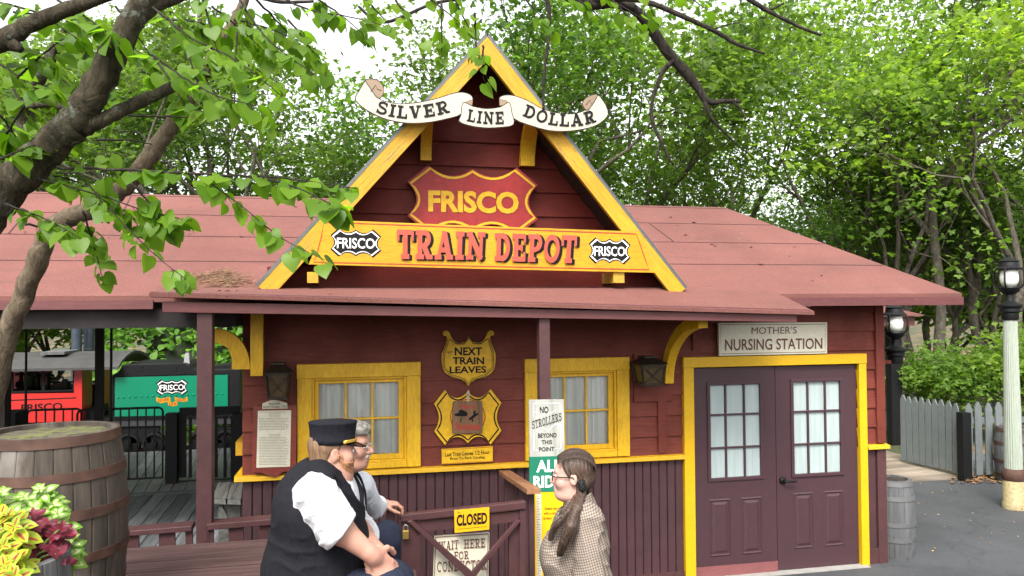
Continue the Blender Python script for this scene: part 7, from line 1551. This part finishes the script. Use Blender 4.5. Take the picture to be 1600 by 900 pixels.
def hair2(p):
    q = (p-H)@RH; d = ell(q, (-.012, 0, .036), (.112, .087, .098)); d = smin(d, ell(q, (.052, 0, .088), (.05, .06, .03)), .03); cut = smax(q[:, 0]-.062-.5*np.maximum(q[:, 2]-.055, 0), -(q[:, 2]-.045), .01); d = smax(d, -np.maximum(-(q[:, 0]-.035-.9*np.maximum(q[:, 2]-.03, 0)), q[:, 2]-.062)*1.0 if False else d*0-1, .001) if False else d
    face = smax(-(q[:, 0]-.03), q[:, 2]-.058-.0*q[:, 0], .02); d = smax(d, -smax(face, -.5+0*face, .01), .012); d = smax(d, -(q[:, 2]+.075), .01); d = smax(d, -ell(q, (.002, 0, -.03), (.028, .2, .04)), .008); return d+.002*np.sin(q[:, 0]*150+3*np.sin(q[:, 1]*40))*np.cos(q[:, 2]*110)
F.add('hair', hair2, (-.16, -.14, -.13), (.16, .14, .17), .005, M['hairgrey'])
def mou(p): q = (p-H)@RH; return np.minimum(smin(cone(q, (.102, 0, -.050), (.090, .030, -.062), .0075, .005), cone(q, (.100, 0, -.051), (.088, -.028, -.062), .0075, .005), .006), smin(cone(q, (.088, .018, .020), (.078, .050, .022), .006, .004), cone(q, (.088, -.018, .020), (.078, -.050, .022), .006, .004), .002))
F.add('moustache', mou, (-.05, -.14, -.12), (.16, .14, .06), .0045, M['moustache']); spectacles(F, H, RH, .022, 'steel', .0012)

# --- woman in a checked shirt, back of the ponytail over her shoulder
F = Fig(894, 741, 4.0, 'person', 'standing person with glasses and long brown ponytail in a checked flannel shirt')
L = F.L; H = np.array([0, 0, 0.]); RH = rot(176, 2, 0)
nk0, nk1 = L(897, 765), L(907, 797); chest, waist = L(905, 855), L(903, 930); gz = ground_z(F.o.x, F.o.y)+.006-F.o.z
hips = np.array([waist[0]+.01, 0, gz+.86]); lsh, rsh = L(918, 815, -.15), L(903, 815, .16)
lel, lwr = L(923, 900, -.22), L(884, 968, -.17); rel, rwr = L(890, 905, .2), L(862, 965, .06)
hipR, hipL = hips+np.array([0, .09, -.02]), hips+np.array([0, -.09, -.02]); kneeR, kneeL = hips+np.array([-.03, .1, -.40]), hips+np.array([-.02, -.1, -.40]); ankR, ankL = [np.array([k[0]+.03, k[1], gz+.08]) for k in (kneeR, kneeL)]
handA = lambda p: hand_sdf(p, lwr, np.array([-.9, .15, .1]), (0, .3, .9), (0, 1, -.2), (25, 35, 25), .95); handB = lambda p: hand_sdf(p, rwr, np.array([-.9, -.2, .0]), (0, -.3, .9), (0, -1, -.2), (25, 35, 25), .95)
def torso3(p): return smin(smin(smin(ell(p, chest, (.135, .185, .20)), ell(p, waist, (.155, .185, .18)), .08), ell(p, hips, (.155, .19, .14)), .08), ell(p, L(872, 868, 0), (.075, .15, .085)), .06)
def legs3(p, e=0):
    d = 9*np.ones(len(p))
    for h_, k_, a_ in ((hipR, kneeR, ankR), (hipL, kneeL, ankL)): d = smin(d, smin(cone(p, h_, k_, .092+e, .06+e), cone(p, k_, a_, .058+e, .04+e), .03), .02)
    return d
def body3(p):
    d = head_sdf((p-H)@RH, .006, .97); d = smin(d, cone(p, nk0, nk1, .050, .058), .03); d = smin(d, torso3(p), .05)
    for s_, e_, w_, hh in ((lsh, lel, lwr, handA), (rsh, rel, rwr, handB)): d = smin(d, smin(smin(cone(p, s_, e_, .055, .042), cone(p, e_, w_, .042, .027), .02), hh(p), .015), .04)
    d = smin(d, legs3(p), .04)
    for a_ in (ankR, ankL): d = smin(d, cone(p, a_+np.array([.03, 0, -.035]), a_+np.array([-.15, 0, -.045]), .034, .028), .03)
    return d
F.add('body', body3, (-.4, -.4, gz-.05), (.35, .4, .15), .0055, M['skin3']); eyes(F, H, RH)
def shirt3(p):
    d = smin(torso3(p)-.022, ell(p, L(908, 812), (.10, .17, .055)), .06)
    for sh, el, wr in ((lsh, lel, lwr), (rsh, rel, rwr)):
        ax = (wr-el)/np.linalg.norm(wr-el); s = smin(cone(p, sh, el, .082, .076), cone(p, el, wr-ax*.03, .076, .062), .04); a2 = (el-sh)/np.linalg.norm(el-sh); d = smin(d, smax(s+folds(p, a2*.7+np.array([.6, 0, .1]), .012, 36, 4)+folds(p, a2+np.array([-.6, .2, 0]), .008, 52, 2), (p-wr)@ax+.03, .006), .022)
    c = smax(cone(p, nk0+np.array([.02, 0, -.035]), nk1, .075, .095), -cone(p, nk0+np.array([.0, 0, .03]), nk1, .058, .075), .006); c = np.maximum(c, p@np.array([-.3, 0, .95])-nk0@np.array([-.3, 0, .95])+.035); d = np.minimum(smax(d, -cone(p, nk0, nk1+np.array([-.05, 0, -.03]), .058, .066), .01), c); return smax(d+folds(p, (.5, .2, .8), .009, 34, 2), hips[2]-.06-p[:, 2], .01)
F.add('shirt', shirt3, (-.4, -.42, hips[2]-.1), (.35, .42, .0), .006, M['plaid'])
F.add('jeans', lambda p: smax(smin(legs3(p, .014), smax(ell(p, hips, (.165, .20, .15)), p[:, 2]-hips[2], .02), .04)+wrinkle(p, .002, 24, 5), gz+.05-p[:, 2], .01), (-.35, -.4, gz), (.35, .4, hips[2]+.1), .008, M['navy'])
F.add('shoes', lambda p: np.minimum(*[smax(cone(p, a_+np.array([.04, 0, -.04]), a_+np.array([-.17, 0, -.05]), .044, .032), gz-p[:, 2], .006) for a_ in (ankR, ankL)]), (-.4, -.3, gz-.02), (.3, .3, gz+.15), .008, M['shoe'])
tie = L(908, 758, -.06)
tailpts = [tie, L(908, 772, -.06), L(902, 795, -.17), L(893, 822, -.235), L(882, 848, -.235), L(874, 868, -.22)]; tail2 = [tie, L(902, 775, -.05), L(888, 800, -.14), L(872, 820, -.16), L(863, 835, -.14)]
def strand(p, q, rs):
    d = 9*np.ones(len(p))
    for a, b_, ra, rb in zip(q, q[1:], rs, rs[1:]): d = smin(d, cone(p, a, b_, ra, rb), .012)
    return d
def hair3(p):
    q = (p-H)@RH; d = ell(q, (-.014, 0, .032), (.108, .084, .097)); d = smin(d, ell(q, (-.058, 0, -.03), (.05, .062, .06)), .03)
    face = smax(-(q[:, 0]-.048+.45*np.maximum(-q[:, 2]+.05, 0)), q[:, 2]-.088, .02); d = smax(d, -face, .010); d = smax(d, -ell(q, (.01, 0, -.038), (.032, .2, .034)), .008); d = smin(d, cone(p, H+RH@np.array([-.075, 0, -.02]), tie, .045, .028), .02)
    t = np.minimum(strand(p, tailpts, (.018, .023, .027, .026, .018, .004)), strand(p, tail2, (.015, .019, .018, .013, .004))); return smin(d, t, .012)+.0022*np.sin((p[:, 0]*.85+p[:, 1]*.4+.28*p[:, 2]+.01*np.sin(p[:, 2]*45))*330)
F.add('hair', hair3, (-.25, -.4, -.5), (.25, .2, .17), .0048, M['hairdark'])
F.add('hair_tie', lambda p: cone(p, tie+np.array([0, -.015, .016]), tie+np.array([.004, -.02, -.012]), .020, .020)+.003*np.sin(p[:, 0]*300)*np.sin(p[:, 2]*300), tie-.09, tie+.09, .005, M['blackpaint'])
spectacles(F, H, RH, .023, 'blackpaint', .0026)
rs = random.Random(4); ST = []
def offs(q, k): return [np.asarray(v, float)+np.array([k[0]*w_, k[1]*w_, k[2]*w_*.4]) for v, w_ in zip(q, (.5, .8, 1, 1.05, .9, .5))]
for i in range(150):                  # loose strands of the ponytail and over the crown
    a = rs.uniform(0, 6.28); r0_ = rs.uniform(.018, .032); q = offs(tailpts if i % 3 else tail2+[tail2[-1]+np.array([-.01, 0, -.03])], (math.cos(a)*r0_*(.9 if i % 3 else .6), math.sin(a)*r0_*(.9 if i % 3 else .6), math.sin(a*3)*.02)); q = [v+np.array([rs.gauss(0, .004), rs.gauss(0, .004), 0]) for v in q]; ST.append(([np.array(v) for v in smooth_open([tuple(v) for v in q], 3)], .0011))
for i in range(130):
    y = rs.uniform(-1, 1); lift = rs.uniform(1.0, 1.025)+(.03*rs.random() if i % 12 == 0 else 0); q = []
    for t in (0, .25, .5, .75, 1.0):
        ang_ = R_(38+t*150); v = np.array([-.014+.109*math.cos(ang_), .085*y*(1-.15*t), .032+.098*math.sin(ang_)*math.sqrt(max(.05, 1-.75*y*y))])*np.array([lift, lift, lift]); q.append(H+RH@v)
    ST.append(([np.array(v) for v in smooth_open([tuple(v) for v in q], 3)], .001))
F.tube('hair_strands', ST, M['hairdark'], n=4)
def brow(p): q = (p-H)@RH; return smin(cone(q, (.090, .018, .021), (.080, .050, .022), .0042, .003), cone(q, (.090, -.018, .021), (.080, -.050, .022), .0042, .003), .001)
F.add('eyebrows', brow, (-.16, -.14, -.02), (.16, .14, .06), .004, M['hairdark'])
# step in front of the platform that carries the men's feet
b = MB(); b.box(PX1+.002, PX1+.50, PV0, PV1+.15-.3, .2, .967); tag(b.build('step', M['platform'], bevel=.006), 'maroon timber step under the seated men\'s shoes', 'step')
